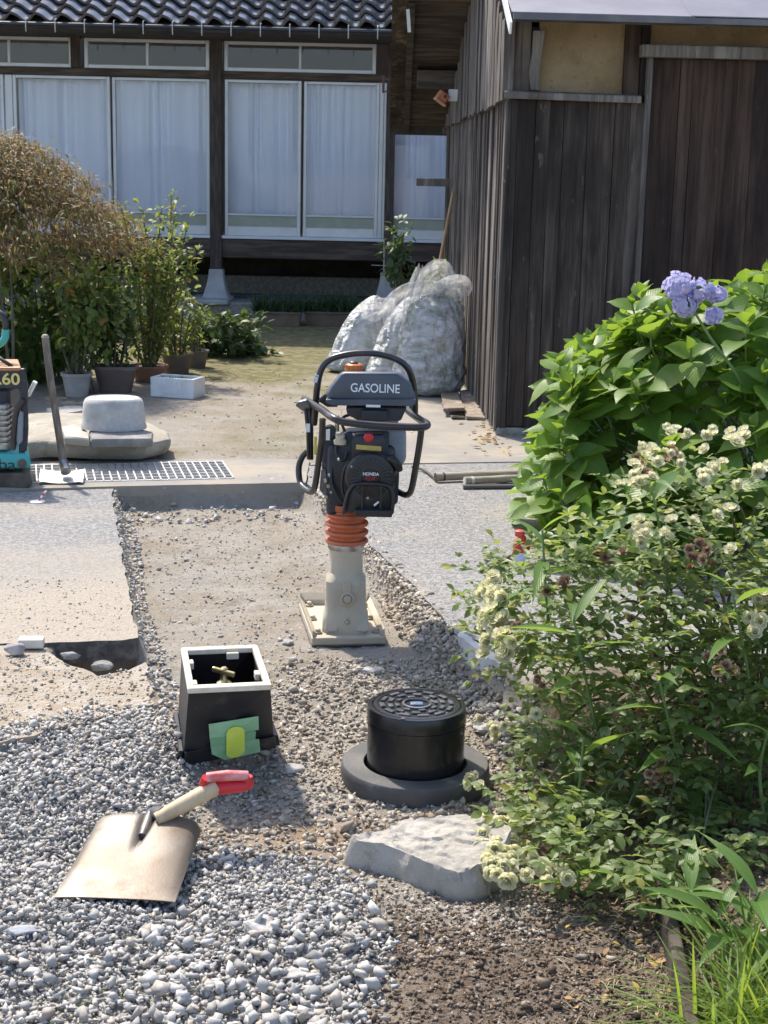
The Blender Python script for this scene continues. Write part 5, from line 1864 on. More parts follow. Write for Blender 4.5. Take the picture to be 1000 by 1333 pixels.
noisy_slab('stone_slab', [(20, 577), (60, 574), (130, 577), (190, 577), (222, 570), (219, 560), (190, 548), (150, 538), (60, 536), (15, 540)], .02, .115, mSlabT, 'thick flat natural stone slab lying beside the drain grating', 'stone slab', seed=3.0)
noisy_slab('concrete_piece', [(118, 572), (199, 571), (200, 562), (170, 556), (116, 560)], .122, .168, mCd, 'straight-edged broken concrete block under the right side of the basin', 'concrete piece', amp=.005, seed=8)
noisy_slab('concrete_piece', [(84, 568), (117, 571), (114, 560), (95, 552), (80, 556)], .122, .165, PM('rough_pale_concrete', (0.40, 0.375, 0.32), (0.47, 0.45, 0.40), 12, rough=.9, bmp=.6), 'rough broken concrete block under the left side of the basin', 'concrete piece', amp=.010, seed=15)
noisy_slab('flat_stone', [(70, 541), (110, 534), (108, 528), (60, 531)], .05, .09, mRock, 'small flat stone behind the thick slab under the plant pots', 'stone', amp=.008, seed=21)
bc = G(146, 560, .172)
bw_ = 41.0 / FPX * (bc - CAM).length
mGran = PM('grey_granite_basin', (0.50, 0.485, 0.46), (0.58, 0.56, 0.53), 40, rough=.8, bmp=.4, bscale=180, c3=(0.34, 0.335, 0.32), scale3=5, lo3=.5, hi3=.7)
MB_b = MB().lathe([(bw_ * .93, 0), (bw_ * 1.02, .004), (bw_ * 1.03, .015), (bw_ * .99, .035), (bw_ * .97, .10), (bw_ * .94, .145), (bw_ * .88, .165), (bw_ * .80, .174), (bw_ * .77, .170), (bw_ * .3, .172), (.01, .172)], bc + Vector((0, .06, 0)), 48, sx=1.0, sy=.80)
tag(MB_b.build('stone_basin', mGran, sm=40), 'grey oval stone basin turned upside down on the concrete blocks', 'basin')

# ---------------------------------------------------------------- plate compactor cut by the left edge
mTeal = PM('teal_paint', (0.05, 0.38, 0.36), (0.06, 0.45, 0.42), 8, rough=.45, c3=(0.20, 0.25, 0.22), scale3=16, lo3=.6, hi3=.78)
cg = G(20, 636, .0)
yc = cg.y + .10
pc = thing('plate_compactor', (cg.x - .1, yc, 0), 'teal and black plate compactor standing at the left edge beside the grating', 'compactor')


def K(px, py, d=0.0):
    return P(px, py, yc + d)


sk = MB().prism([K(a, b_, -.10) for a, b_ in ((-120, 640), (36, 636), (43, 630), (40, 620), (30, 616), (-120, 618))], (-.135, .5, 0)).build('base_plate', PM('rusty_plate', (0.085, 0.07, 0.055), (0.15, 0.12, 0.09), 9, rough=.7, metal=.3), pc, bevel=.008)
MB().box(K(-45, 614, .10), (150 / 252, .35, .06)).build('rubber_mount', mBlkP, pc, bevel=.01)
tb_ = MB().prism([K(a, b_, -.09) for a, b_ in ((-120, 612), (38, 610), (41, 604), (38, 594), (30, 591), (-120, 591))], (-.11, .42, 0)).build('body', mTeal, pc, bevel=.012, seg=3, sm=40)
text('ba', K(9, 605, -.0915), .075, mBlkP, tb_, up=Vector((0, 0.02, 1)), wscale=1.3)
MB().lathe([(.022, 0), (.022, .010), (.012, .014)], K(29, 603, -.09), 14, axis=(0, -1, 0)).build('mount_bolt', PM('rust_bolt', (0.13, 0.09, 0.07), rough=.7), tb_, sm=40)
MB().prism([K(a, b_, -.05) for a, b_ in ((-110, 480), (32, 480), (35, 500), (36, 560), (34, 588), (24, 591), (26, 560), (27, 506), (-110, 506))], (0, .03, 0)).build('front_frame', mNavy, pc, bevel=.006)
text('R60', K(7, 494, -.054), .080, PM('yellow_lettering', (0.70, 0.58, 0.20), rough=.5), pc, wscale=1.15, bold=.0015)
MB().prism([K(a, b_, -.06) for a, b_ in ((-110, 483), (27, 483), (28, 478), (-110, 477))], (-.09, .32, 0)).build('top_cover', PM('orange_brown_cover', (0.50, 0.24, 0.09), (0.42, 0.2, 0.09), 8, rough=.5), pc, bevel=.008)
MB().box(K(-20, 540, .14), (80 / 252, .22, 80 / 252)).build('engine', mNavy, pc, bevel=.02)
MB().box(K(5, 555, .02), (14 / 252, .10, 60 / 252)).build('cylinder_block', mSteel, pc, bevel=.01)
for k in range(7):
    MB().box(K(5, 533 + 7 * k, .0), (17 / 252, .13, 2.2 / 252)).build('cooling_fin', mSteel, pc)
MB().tube([K(17, 585, -.06), K(18, 565, -.06), K(22, 535, -.06), K(31, 520, -.06)], .014, 10, smoothn=4).build('guard_tube', mBlk, pc, sm=60)
MB().prism([K(a, b_, -.07) for a, b_ in ((22, 582), (23, 545), (26, 535), (30, 537), (29, 575))], (0, .05, 0)).build('side_cover', mGreyP, pc, bevel=.006)
MB().tube([K(-60, 455, .10), K(-10, 462, .02), K(5, 470, -.02), K(16, 477, -.03)], .010, 10, smoothn=4).build('hose', mBlkP, pc, sm=60)
MB().tube([K(37, 515, .02), K(46, 497, .0)], [.010, .012], 10).build('lever', mWht, pc, sm=60)
MB().tube([K(-60, 396, .25), K(-20, 400, .2), K(2, 409, .15), K(7, 420, .14), K(7.5, 430, .14)], .016, 12, smoothn=4).build('handle', mBlk, pc, sm=60)
MB().tube([K(7.5, 429, .14), K(6, 441, .14), K(-3, 449, .15), K(-30, 456, .2)], .019, 12, smoothn=4).build('handle_grip', mTeal, pc, sm=60)

# ---------------------------------------------------------------- odds and ends on the ground
mk = thing('survey_marker', G(48, 655, 0), 'white disc marker with red and white striped pin on the pavement', 'marker')
mg = G(49, 654, .0)
MB().lathe([(.036, .001), (.037, .004), (.034, .007), (.01, .009)], mg, 24).build('disc', mWht, mk, sm=40)
for k in range(5):
    a, c_2 = mg.lerp(P(60, 639, mg.y), k / 5), mg.lerp(P(60, 639, mg.y), (k + 1) / 5)
    MB().tube([a, c_2], .0045, 8).build('pin', mRedTxt if k % 2 else mWht, mk)
q = G(41, 842, .0)
tag(MB().box((q.x, q.y, .016), (.085, .05, .032), Matrix.Rotation(R_(6), 3, 'Z')).build('foam_block', PM('pale_foam', (0.72, 0.68, 0.60), (0.64, 0.6, 0.52), 12, rough=.8), bevel=.005), 'small cream block on the dirt beside the broken hole', 'block')


# kerb piece at the corner of the right paving
def kerb():
    pts = [G(596, 827, .010), G(612, 839, .012), G(630, 850, .010), G(650, 863, .006), G(656, 857, .006), G(634, 843, .010), G(616, 832, .012), G(601, 821, .010)]
    ol = []
    for i, p in enumerate(pts):
        q = pts[(i + 1) % len(pts)]
        k = max(2, int((q - p).length / .012))
        ol += [p.lerp(q, j / k) for j in range(k)]
    rings = []
    for t in (0, .04, .3, .6, .85, 1.0):
        ring = []
        for p in ol:
            n1 = noise.noise(Vector((p.x * 17, p.y * 17, t * 2))) * .008 + noise.noise(Vector((p.x * 50, p.y * 50, t * 5))) * .004
            low = .085 + .03 * noise.noise(Vector((p.x * 22, p.y * 22, 3)))
            ring.append(p + Vector((n1, n1, -t * low)))
        rings.append(ring)
    return MB().loft(rings)


tag(kerb().build('kerb_piece', PM('pale_broken_concrete', (0.46, 0.455, 0.45), (0.56, 0.555, 0.55), 9, rough=.85, bmp=.5, bscale=60), sm=40), 'pale broken kerb edge at the corner of the right paving', 'kerb')
rock(685, 888, 74, 40, 'grey broken concrete lump half under the rose bush', seed=41, m=mCd, flat=.55, zoff=-.02, name='concrete_lump')


# planks, bamboo, sticks
def plank(px, z, th, label, m, seed=0, name='plank', cat='plank'):
    pts = [G(a, b_, z) for a, b_ in px]
    n = 10
    rings = []
    for k in range(n + 1):
        t = k / n
        a, c_2 = pts[0].lerp(pts[3], t), pts[1].lerp(pts[2], t)
        wv_ = .012 * math.sin(t * 5 + seed)
        e = noise.noise(Vector((t * 5, seed, 0))) * .012
        a = a + Vector((e, 0, wv_))
        c_2 = c_2 + Vector((e * .5, 0, wv_ + .01 * math.sin(t * 4 + 2 + seed)))
        rings.append([a, c_2, c_2 + Vector((0, 0, th)), a + Vector((0, 0, th))])
    return tag(MB().loft(rings).build(name, m, bevel=.003, seg=1), label, cat)


mPlk = woodmat('old_grey_plank', (0.19, 0.155, 0.12), (0.30, 0.255, 0.205), (0.40, 0.36, 0.31), (0.13, 0.105, 0.08))
plank([(577, 538), (605, 537), (596, 508), (574, 510)], .03, .022, 'upper weathered plank with a split end beside the bags', mPlk, 1)
plank([(588, 546), (606, 546), (602, 535), (582, 536)], .008, .016, 'short broken plank end lying under the split plank', mPlk, 2)
plank([(607, 546), (632, 546), (616, 512), (598, 514)], .012, .02, 'lower weathered plank lying along the barn wall', mPlk, 3)
mBam = PM('dry_bamboo', (0.30, 0.255, 0.18), (0.40, 0.345, 0.25), 8, stretch=(.5, 4, 4), rough=.5, c3=(0.17, 0.14, 0.10), scale3=7, lo3=.55, hi3=.75)


def stick(p0, p1, r, label, m=mBam, nodes=6, name='bamboo_pole', cat='pole', tip=None, sag=0.0):
    o = thing(name, p0, label, cat)
    n = 24
    pts, rs = [], []
    for k in range(n + 1):
        t = k / n
        p = p0.lerp(p1, t) + Vector((0, 0, -sag * math.sin(math.pi * t)))
        d = min(abs(t * nodes % 1), 1 - abs(t * nodes % 1))
        pts.append(p)
        rs.append(r * (1 - .25 * t) * (1.12 if d < .06 else 1.0))
    MB().tube(pts, rs, 10).build('stem', m, o, sm=50)
    if tip: MB().tube([p0 + (p0 - p1).normalized() * .002, p0 - (p1 - p0).normalized() * -.05], [r * 1.04, r * 1.04], 10).build('cut_end', tip, o)
    return o


stick(G(567, 621, .028), G(900, 607, .03), .022, 'farthest bamboo pole with a dark broken end on the paving', tip=PM('dark_bamboo_end', (0.07, 0.05, 0.04), rough=.8))
stick(G(605, 626, .022), G(905, 611, .03), .020, 'middle bamboo pole with a pale cut end on the paving', tip=PM('pale_cut', (0.62, 0.58, 0.52), rough=.7))
stick(G(603, 634, .012), G(880, 631, .015), .012, 'thin dark stick nearest on the paving before the bamboo', PM('dark_stick', (0.11, 0.10, 0.095), (0.19, 0.175, 0.165), 8, rough=.7), 3, 'stick', 'stick')
stick(P(571, 352, 12.75), P(590, 250, 12.9), .016, 'slim wooden pole leaning on the barn wall above the bags', PM('tan_pole', (0.36, 0.22, 0.11), (0.44, 0.29, 0.16), 9, rough=.6), 2, 'wooden_pole', 'pole')
tw = MB().tube([G(536, 608, .02), G(552, 612, .012), G(566, 622, .02)], [.006, .008, .005], 6, smoothn=4)
tag(tw.build('twig', PM('bark_twig', (0.10, 0.08, 0.06), rough=.8), sm=50), 'dark curved twig between the rammer and the bamboo poles', 'twig')

# red bottle and pliers by the hydrangea
rb = G(678, 735, 0)
rt = thing('red_can', rb, 'red can with a pale label standing under the hydrangea', 'can')
sc = (rb - CAM).length / FPX
r_ = 10.5 * sc
MB().lathe([(r_, 0), (r_ * 1.02, .004), (r_ * 1.02, 18 * sc)], rb, 24).build('label', PM('pale_blue_label', (0.55, 0.60, 0.74), (0.62, 0.66, 0.78), 20, rough=.5), rt, sm=40)
MB().lathe([(r_ * 1.03, 18 * sc), (r_ * 1.03, 31 * sc), (r_ * .9, 33 * sc), (r_ * .55, 35 * sc), (r_ * .5, 38 * sc)], rb, 24).build('body', PM('bright_red_plastic', (0.55, 0.015, 0.02), rough=.35), rt, sm=40)
MB().lathe([(r_ * .55, 38 * sc), (r_ * .62, 39 * sc), (r_ * .6, 45 * sc), (r_ * .4, 46 * sc)], rb + Vector((-3 * sc, 0, 0)), 16).build('cap', PM('coral_cap', (0.62, 0.07, 0.06), rough=.4), rt, sm=40)
pl_ = thing('pliers', G(640, 727, 0), 'dark steel pliers lying on the paving beside the red can', 'pliers')
MB().tube([G(630, 724, .012), G(640, 726, .016), G(652, 728, .016), G(668, 733, .012)], [.006, .012, .012, .009], 8, smoothn=3).build('jaw', mSteelD, pl_, sm=50)
MB().tube([G(630, 728, .010), G(642, 731, .012), G(652, 730, .014), G(666, 724, .012)], [.005, .010, .012, .009], 8, smoothn=3).build('handle', mSteelD, pl_, sm=50)

# ================================================================ PLANTS
def leaf_base(L=6, wprof=(0, .5, .9, 1, .8, .45, 0), width=.35, fold=.25, droop=.35, wav=.0, serr=0.0, point=0.0):
    """leaf of length 1 along y: two halves folded along the midrib"""
    V, U, F = [], [], []
    n = len(wprof)
    for i, wv_ in enumerate(wprof):
        t = i / (n - 1)
        y = t
        z = -droop * t * t
        hw = width * wv_
        for s in (-1, 0, 1):
            e = wav * math.sin(t * 17 + s) * (1 if s else 0)
            V.append((s * hw, y, z + abs(s) * hw * fold + e))
            U.append((s * wv_, t, 0))
    for i in range(n - 1):
        a = i * 3
        F += [(a, a + 1, a + 4, a + 3), (a + 1, a + 2, a + 5, a + 4)]
    return np.array(V, np.float32), np.array(F, np.int32), np.array(U, np.float32)


LF_HYD = [leaf_base(wprof=(.04, .40, .78, .98, 1, .88, .62, .30, 0), width=.36, fold=f, droop=d, wav=.012) for f, d in ((.35, .20), (.2, .45), (.5, .1), (.1, .6), (.3, .3))]
LF_ROSE = [leaf_base(wprof=(.05, .75, 1, .7, 0), width=.29, fold=f, droop=d) for f, d in ((.2, .15), (.35, .3), (.05, .1))]
LF_LANCE = [leaf_base(wprof=(.10, .42, .75, .96, 1, .9, .7, .45, .2, 0), width=.105, fold=f, droop=d) for f, d in ((.4, .35), (.3, .6), (.5, .15), (.3, .9))]
LF_OV = [leaf_base(wprof=(.06, .7, 1, .75, 0), width=.28, fold=f, droop=d) for f, d in ((.25, .2), (.1, .4))]
LF_THIN = [leaf_base(wprof=(.2, 1, .7, 0), width=.115, fold=.1, droop=d) for d in (.25, .5)]
LF_BLADE = [leaf_base(wprof=(.7, 1, .95, .9, .8, .7, .55, .35, 0), width=.011, fold=.5, droop=d) for d in (.15, .4, .7, 1.0)]

mHyd = LM('hydrangea_leaf', (0.085, 0.185, 0.026), (0.150, 0.265, 0.040), (0.19, 0.29, 0.05), .18, trans=.45, tcol=(0.38, 0.54, 0.05), rough=.42, vein=.22)
mHydS = PM('green_stem', (0.12, 0.20, 0.06), (0.16, 0.23, 0.08), 9, rough=.55)
mRoseL = LM('rose_leaf', (0.115, 0.185, 0.052), (0.205, 0.265, 0.100), (0.40, 0.35, 0.07), .05, trans=.42, tcol=(0.48, 0.58, 0.10), rough=.38, vein=.15, spec=.5)
mRoseS = PM('rose_cane', (0.07, 0.075, 0.035), (0.13, 0.12, 0.06), 9, rough=.6)
mLance = LM('lance_leaf', (0.080, 0.165, 0.035), (0.125, 0.23, 0.05), None, trans=.42, tcol=(0.45, 0.62, 0.08), rough=.4, vein=.35)
mGrass = LM('grass_blade', (0.11, 0.20, 0.03), (0.18, 0.28, 0.05), (0.35, 0.31, 0.10), .07, trans=.42, tcol=(0.5, 0.62, 0.06), rough=.45, vein=.2)
mShrub = LM('dark_shrub_leaf', (0.045, 0.095, 0.028), (0.095, 0.150, 0.042), None, trans=.35, tcol=(0.3, 0.46, 0.06), rough=.4)
mNand = LM('light_shrub_leaf', (0.12, 0.19, 0.045), (0.21, 0.27, 0.09), (0.34, 0.13, 0.06), .07, trans=.42, tcol=(0.42, 0.48, 0.08), rough=.4)
mGloss = LM('glossy_leaf', (0.05, 0.10, 0.035), (0.095, 0.155, 0.06), None, trans=.25, rough=.42, spec=.45)
mMaple = LM('maple_leaf', (0.160, 0.105, 0.046), (0.255, 0.135, 0.072), (0.165, 0.185, 0.055), .38, trans=.34, tcol=(0.46, 0.34, 0.13), rough=.5, vein=.05)
mBark = PM('bark', (0.085, 0.07, 0.055), (0.16, 0.135, 0.105), 14, stretch=(3, 3, .6), rough=.9, bmp=.7, bscale=40)


def foliage(name, mats_, bases, m, parent, kind='stuff'):
    """all leaves of one plant, a few leaf shapes, as one part"""
    VV, FF_, UU, b_ = [], [], [], 0
    ch = [random.randrange(len(bases)) for _ in mats_]
    for k, (V, F, U) in enumerate(bases):
        A = np.array([np.array(mm) for mm, c in zip(mats_, ch) if c == k], np.float32)
        if not len(A): continue
        W = np.einsum('nij,vj->nvi', A[:, :3, :3], V) + A[:, None, :3, 3]
        VV.append(W.reshape(-1, 3))
        FF_.append((F[None] + (np.arange(len(A)) * len(V))[:, None, None]).reshape(-1, 4) + b_)
        UU.append(np.tile(U, (len(A), 1)))
        b_ += len(A) * len(V)
    me = np_mesh(name, np.concatenate(VV), np.concatenate(FF_), True, {'leafuv': ('FLOAT_VECTOR', np.concatenate(UU))})
    o = link(name, me, m, parent)
    return tag(o, kind=kind) if kind else o


_lm = {}


def leafobj(base, m, parent, mw, name='leaf'):
    k = (id(base[0]), m.name)
    if k not in _lm:
        me = base_mesh('leaf', base)
        me.materials.append(m)
        _lm[k] = me
    o = bpy.data.objects.new(name, _lm[k])
    col.objects.link(o)
    o.matrix_basis = mw
    setparent(o, parent)
    return o


# ---------------------------------------------------------------- hydrangea
HC = Vector((1.72, 7.05, 0.30))
HRx, HRy, HRz = 1.08, .95, .96
hyd = thing('hydrangea_bush', (HC.x, HC.y, 0), 'big leafy hydrangea with broad yellow-green leaves against the barn', 'bush')
HYD_OUT = [(1060, 322), (1000, 335), (965, 340), (938, 352), (905, 366), (880, 372), (840, 368), (800, 388), (772, 430), (722, 446), (706, 475), (702, 520), (694, 560), (690, 590), (672, 610), (668, 650), (672, 690), (700, 722), (760, 742), (860, 760), (1060, 760)]
tips = []
tries = 0
while len(tips) < 185 and tries < 20000:
    tries += 1
    d = rvec()
    if d.z < -.25 or d.y > .75: continue
    k = random.choice((1.0, 1.0, .92, .8))
    p = HC + Vector((d.x * HRx, d.y * HRy, d.z * HRz)) * k
    p += Vector((random.gauss(0, .07), random.gauss(0, .07), random.gauss(0, .07)))
    if p.z < .12: continue
    pp_ = proj([p])[0]
    if pp_[0] > 1075: continue
    if not inpoly(np.array([pp_ + np.array([-10, -2])]), HYD_OUT)[0]: continue
    if any((p - q).length < .105 for q, _ in tips): continue
    tips.append((p, d))
# the low lobe at the left that reaches down to the paving, and the top edge
for px, py, Y in ((690, 600, 6.45), (688, 640, 6.35), (700, 670, 6.3), (715, 700, 6.25), (740, 715, 6.2), (765, 690, 6.2), (715, 625, 6.3), (745, 650, 6.25), (728, 470, 6.7), (722, 505, 6.6), (715, 545, 6.5), (800, 405, 6.9), (845, 388, 7.0), (760, 445, 6.75), (950, 365, 7.0), (985, 350, 7.0), (790, 730, 6.1), (820, 690, 6.05)):
    p = P(px + 14, py + 14, Y)
    tips.append((p, (p - HC).normalized()))
LV = []
stems = MB()
for p, d in tips:
    ax = (Vector((d.x * .55, d.y * .5, .95)) + rvec(.25)).normalized()
    base = HC + Vector((random.uniform(-.35, .35), random.uniform(-.3, .3), -.28))
    q1 = p - ax * .22
    q1.z = max(q1.z, .05)
    stems.tube([base, base.lerp(q1, .55) + Vector((0, 0, .05)), q1, p], [.007, .006, .005, .0035], 5, cap=False, smoothn=2)
    sz = random.uniform(.13, .19)
    a0 = random.uniform(0, 6.28)
    X = ax.orthogonal().normalized()
    Yv = ax.cross(X)
    for tier in range(4):
        for s in (0, 1):
            a = a0 + tier * math.pi / 2 + s * math.pi + random.uniform(-.25, .25)
            out = X * math.cos(a) + Yv * math.sin(a)
            el = (.15, .45, .9, 1.3)[3 - tier] if tier < 3 else 1.35
            el = (0.2, 0.55, 0.95, 1.3)[tier] + random.uniform(-.2, .2)
            dd = out * math.cos(el) + ax * math.sin(el)
            L = sz * (1.15, 1.0, .72, .42)[tier] * random.uniform(.85, 1.15)
            o_ = p - ax * (.10 - .03 * tier) * 1.0
            LV.append((orient(o_, dd, ax + rvec(.25) - out * .2, L), L))
LV.sort(key=lambda t: -t[1] if t[0].translation.y < 7.2 else 1)
for mw, L in LV[:300]:
    leafobj(random.choice(LF_HYD), mHyd, hyd, mw)
foliage('foliage', [t[0] for t in LV[300:]], LF_HYD, mHyd, hyd)
stems.build('stem', mHydS, hyd, sm=60, fix=False)
# flower head on a long stalk
mPet = LM('lavender_petal', (0.50, 0.52, 0.80), (0.64, 0.60, 0.84), (0.72, 0.62, 0.80), .25, trans=.35, tcol=(0.62, 0.60, 0.90), rough=.6, vein=.08, nscale=60)
fh = P(891, 384, 6.25)
st = P(968, 505, 6.35)
MB().tube([st + Vector((.03, .1, -.2)), st, P(925, 440, 6.28), fh], [.007, .0065, .006, .004], 8, smoothn=4).build('flower_stalk', mHydS, hyd, sm=60)
pet = leaf_base(wprof=(.25, .85, 1, .9, .45), width=.5, fold=.2, droop=.15)
fl_ = MB()
fV, fF, fU = [], [], []
for k in range(4):
    mw = np.array(orient((0, 0, 0), (math.cos(k * 1.571), math.sin(k * 1.571), .18), (0, 0, 1), 1.0))
    fF.append(pet[1] + k * len(pet[0]))
    fV.append(pet[0] @ mw[:3, :3].T)
    fU.append(pet[2])
FLOR = (np.concatenate(fV), np.concatenate(fF), np.concatenate(fU))
fme = base_mesh('floret', FLOR)
fme.materials.append(mPet)
for (cx, cy, r, n) in ((884, 372, 17, 40), (892, 396, 15, 30), (908, 378, 14, 24), (934, 384, 10, 18), (922, 380, 9, 12), (929, 411, 9, 16)):
    cc = P(cx, cy, 6.22)
    rr_ = r * .00315
    hd_ = MB().lathe([(rr_ * .3, -rr_ * .3), (rr_ * .55, 0), (rr_ * .3, rr_ * .4)], cc, 8).build('flower_head', mHydS, hyd)
    for k in range(n):
        z = 1 - 2 * (k + .5) / n
        a = k * 2.399963
        d = Vector((math.sqrt(1 - z * z) * math.cos(a), math.sqrt(1 - z * z) * math.sin(a), z))
        d = (d + rvec(.15)).normalized()
        o = bpy.data.objects.new('floret', fme)
        col.objects.link(o)
        q = cc + Vector((d.x * rr_, d.y * rr_, d.z * rr_ * .95)) * random.uniform(.75, 1.12)
        o.matrix_basis = orient(q, d.orthogonal() + rvec(.6), d, .021 * random.uniform(.8, 1.2))
        setparent(o, hd_)

# ---------------------------------------------------------------- rose bush
RC = Vector((1.02, 4.55, 0.12))
RRx, RRy, RRz = .70, .78, .68
ros = thing('rose_bush', (RC.x, RC.y, 0), 'sprawling rose bush with small cream flower clusters and small dark leaves', 'bush')
ROSE_OUT = [(620, 765), (650, 745), (700, 725), (760, 712), (800, 690), (830, 640), (860, 615), (900, 640), (1000, 650), (1080, 640), (1080, 1120), (960, 1130), (880, 1150), (830, 1165), (760, 1150), (700, 1120), (672, 1080), (660, 1040), (690, 990), (700, 950), (690, 905), (660, 860), (630, 830)]


def onrose(px, py, k=1.0):
    """where the sight line first meets the body of the bush"""
    d = ray(px, py)
    a = Vector((d.x / RRx, d.y / RRy, d.z / RRz))
    o = CAM - RC
    b_ = Vector((o.x / RRx, o.y / RRy, o.z / RRz))
    A_, B2, C2 = a.dot(a), a.dot(b_), b_.dot(b_) - k * k
    D = B2 * B2 - A_ * C2
    if D < 0:
        t = -B2 / A_
    else:
        t = (-B2 - math.sqrt(D)) / A_
    q = CAM + d * t
    if q.z < -.06: q = G(px, py, -.04)
    return q


RL = []
canes = MB()
root = [Vector((1.0 + random.uniform(-.2, .25), 4.5 + random.uniform(-.25, .25), -.06)) for _ in range(9)]


def spray(p, d, n, size, wander=.35):
    """a twig with pinnate leaves"""
    q = p.copy()
    d = d.normalized()
    for k in range(n):
        q2 = q + d * .030
        side = d.cross(Vector((0, 0, 1)))
        if side.length < .1: side = d.orthogonal()
        side.normalize()
        for s in (-1, 1):
            ld = (side * s + d * .5 + rvec(.45)).normalized()
            RL.append(orient(q2, ld, Vector((0, 0, 1)) + rvec(.55), size * random.uniform(.75, 1.25)))
        d = (d + rvec(wander) + Vector((0, 0, -.05))).normalized()
        q = q2
    RL.append(orient(q, d, Vector((0, 0, 1)) + rvec(.4), size * 1.1))


n_sp = 0
tries = 0
while n_sp < 1650 and tries < 40000:
    tries += 1
    px, py = random.uniform(630, 1080), random.uniform(600, 1170)
    if not inpoly(np.array([(px, py)]), ROSE_OUT)[0]: continue
    # the thin upper right part is airy
    if py < 720 and px > 800 and random.random() < .55: continue
    k = random.choice((1.0, .97, .9, .8, .66, .5))
    p = onrose(px, py, k) + rvec(.05)
    if p.z < -.05: continue
    d = (p - RC)
    d = Vector((d.x, d.y, d.z * .6 + .2)).normalized()
    spray(p, d + rvec(.8), random.randint(2, 4), random.uniform(.024, .038))
    n_sp += 1
for k in range(90):
    r0 = random.choice(root)
    px, py = random.uniform(640, 1060), random.uniform(650, 1120)
    if not inpoly(np.array([(px, py)]), ROSE_OUT)[0]: continue
    p = onrose(px, py, 1.0)
    m1 = r0.lerp(p, .45) + Vector((0, 0, .16))
    canes.tube([r0, m1, r0.lerp(p, .8) + Vector((0, 0, .12)), p], [.006, .005, .0035, .002], 5, cap=False, smoothn=3)
canes.build('cane', mRoseS, ros, sm=60, fix=False)
foliage('foliage', RL, LF_ROSE, mRoseL, ros)

# rose flower: layered cupped petals
rp_ = leaf_base(wprof=(.35, .85, 1, .9, .5), width=.48, fold=.35, droop=-.35)
RV, RF, RU, b_ = [], [], [], 0
for ring_, (n, el, ln) in enumerate(((6, .10, 1.0), (5, .55, .85), (5, .95, .66), (3, 1.3, .45))):
    for k in range(n):
        a = 2 * math.pi * (k + ring_ * .4) / n + random.uniform(-.2, .2)
        dd = Vector((math.cos(a) * math.cos(el), math.sin(a) * math.cos(el), math.sin(el)))
        mw = np.array(orient((0, 0, 0), dd, Vector((0, 0, 1)) - dd * .3, ln))
        RV.append(rp_[0] @ mw[:3, :3].T)
        RF.append(rp_[1] + b_)
        RU.append(rp_[2])
        b_ += len(rp_[0])
ROSEF = (np.concatenate(RV), np.concatenate(RF), np.concatenate(RU))
mCreamP = LM('cream_petal', (0.80, 0.77, 0.50), (0.84, 0.82, 0.60), (0.84, 0.80, 0.70), .2, trans=.45, tcol=(0.86, 0.84, 0.52), rough=.6, vein=.0, nscale=50)
mDeadP = LM('withered_petal', (0.30, 0.17, 0.09), (0.42, 0.28, 0.16), (0.62, 0.48, 0.36), .3, trans=.2, tcol=(0.5, 0.3, 0.15), rough=.7, vein=.0, nscale=50)
mes = {}
for nm, m in (('c', mCreamP), ('d', mDeadP)):
    me = base_mesh('rose_flower', ROSEF)
    me.materials.append(m)
    mes[nm] = me
nfl = 0


def rose(px, py, size=.019, kind='c', k=1.08, jit=.02, facing=None):
    global nfl
    if nfl >= 298: return
    p = onrose(px, py, k) + rvec(jit * random.random())
    d = (p - RC).normalized() * .6 + Vector((0, -.5, .45)) + rvec(.55)
    o = bpy.data.objects.new('rose_flower' if kind == 'c' else 'withered_flower', mes[kind])
    col.objects.link(o)
    o.matrix_basis = orient(p, Vector(d).orthogonal() + rvec(.3), d, size * random.uniform(.8, 1.2))
    setparent(o, ros)
    nfl += 1


def cluster(cx, cy, rx, ry, n, kind='c', size=.0225, k=1.10):
    for _ in range(n):
        a, r = random.uniform(0, 6.28), math.sqrt(random.random())
        rose(cx + rx * r * math.cos(a), cy + ry * r * math.sin(a), size, kind, k)


cluster(640, 790, 17, 40, 30, k=1.13)
cluster(652, 838, 26, 16, 16, k=1.13)
cluster(636, 950, 18, 20, 6, size=.017)
cluster(690, 930, 10, 12, 3, size=.016)
cluster(618, 1014, 12, 16, 5, size=.017)
cluster(640, 1085, 32, 22, 30, size=.021, k=1.14)
cluster(665, 1125, 32, 22, 28, size=.021, k=1.14)
cluster(720, 1138, 24, 16, 10, size=.020)
for a in ((708, 1050), (716, 1046), (741, 1048), (743, 1125), (680, 970), (970, 565)): rose(*a, size=.022)
cluster(890, 562, 48, 10, 12, size=.018)
cluster(958, 568, 16, 10, 5, size=.021)
cluster(862, 600, 34, 22, 15, size=.018)
cluster(915, 610, 30, 20, 9, size=.018)
cluster(838, 685, 16, 22, 10, size=.019)
cluster(884, 690, 18, 10, 4, size=.018)
cluster(830, 630, 24, 12, 7, size=.018)
cluster(960, 632, 4, 4, 1); cluster(992, 610, 12, 8, 3); cluster(975, 812, 10, 10, 3); cluster(990, 780, 10, 8, 3); cluster(940, 690, 20, 40, 3)
cluster(855, 595, 30, 16, 6, 'd', .017)
cluster(800, 720, 22, 12, 6, 'd', .017)
cluster(675, 815, 12, 12, 5, 'd', .018)
cluster(725, 765, 12, 14, 4, 'd', .017)
cluster(905, 715, 22, 16, 7, 'd', .017)
cluster(935, 865, 22, 18, 7, 'd', .016)
cluster(710, 895, 18, 16, 5, 'd', .014)
cluster(860, 1090, 26, 20, 8, 'd', .015)
cluster(860, 1010, 16, 20, 5, 'd', .015)
cluster(960, 1070, 16, 14, 4, 'd', .015)
cluster(880, 830, 90, 120, 14, 'd', .013, k=1.0)
cluster(800, 900, 90, 160, 12, 'd', .012, k=.98)

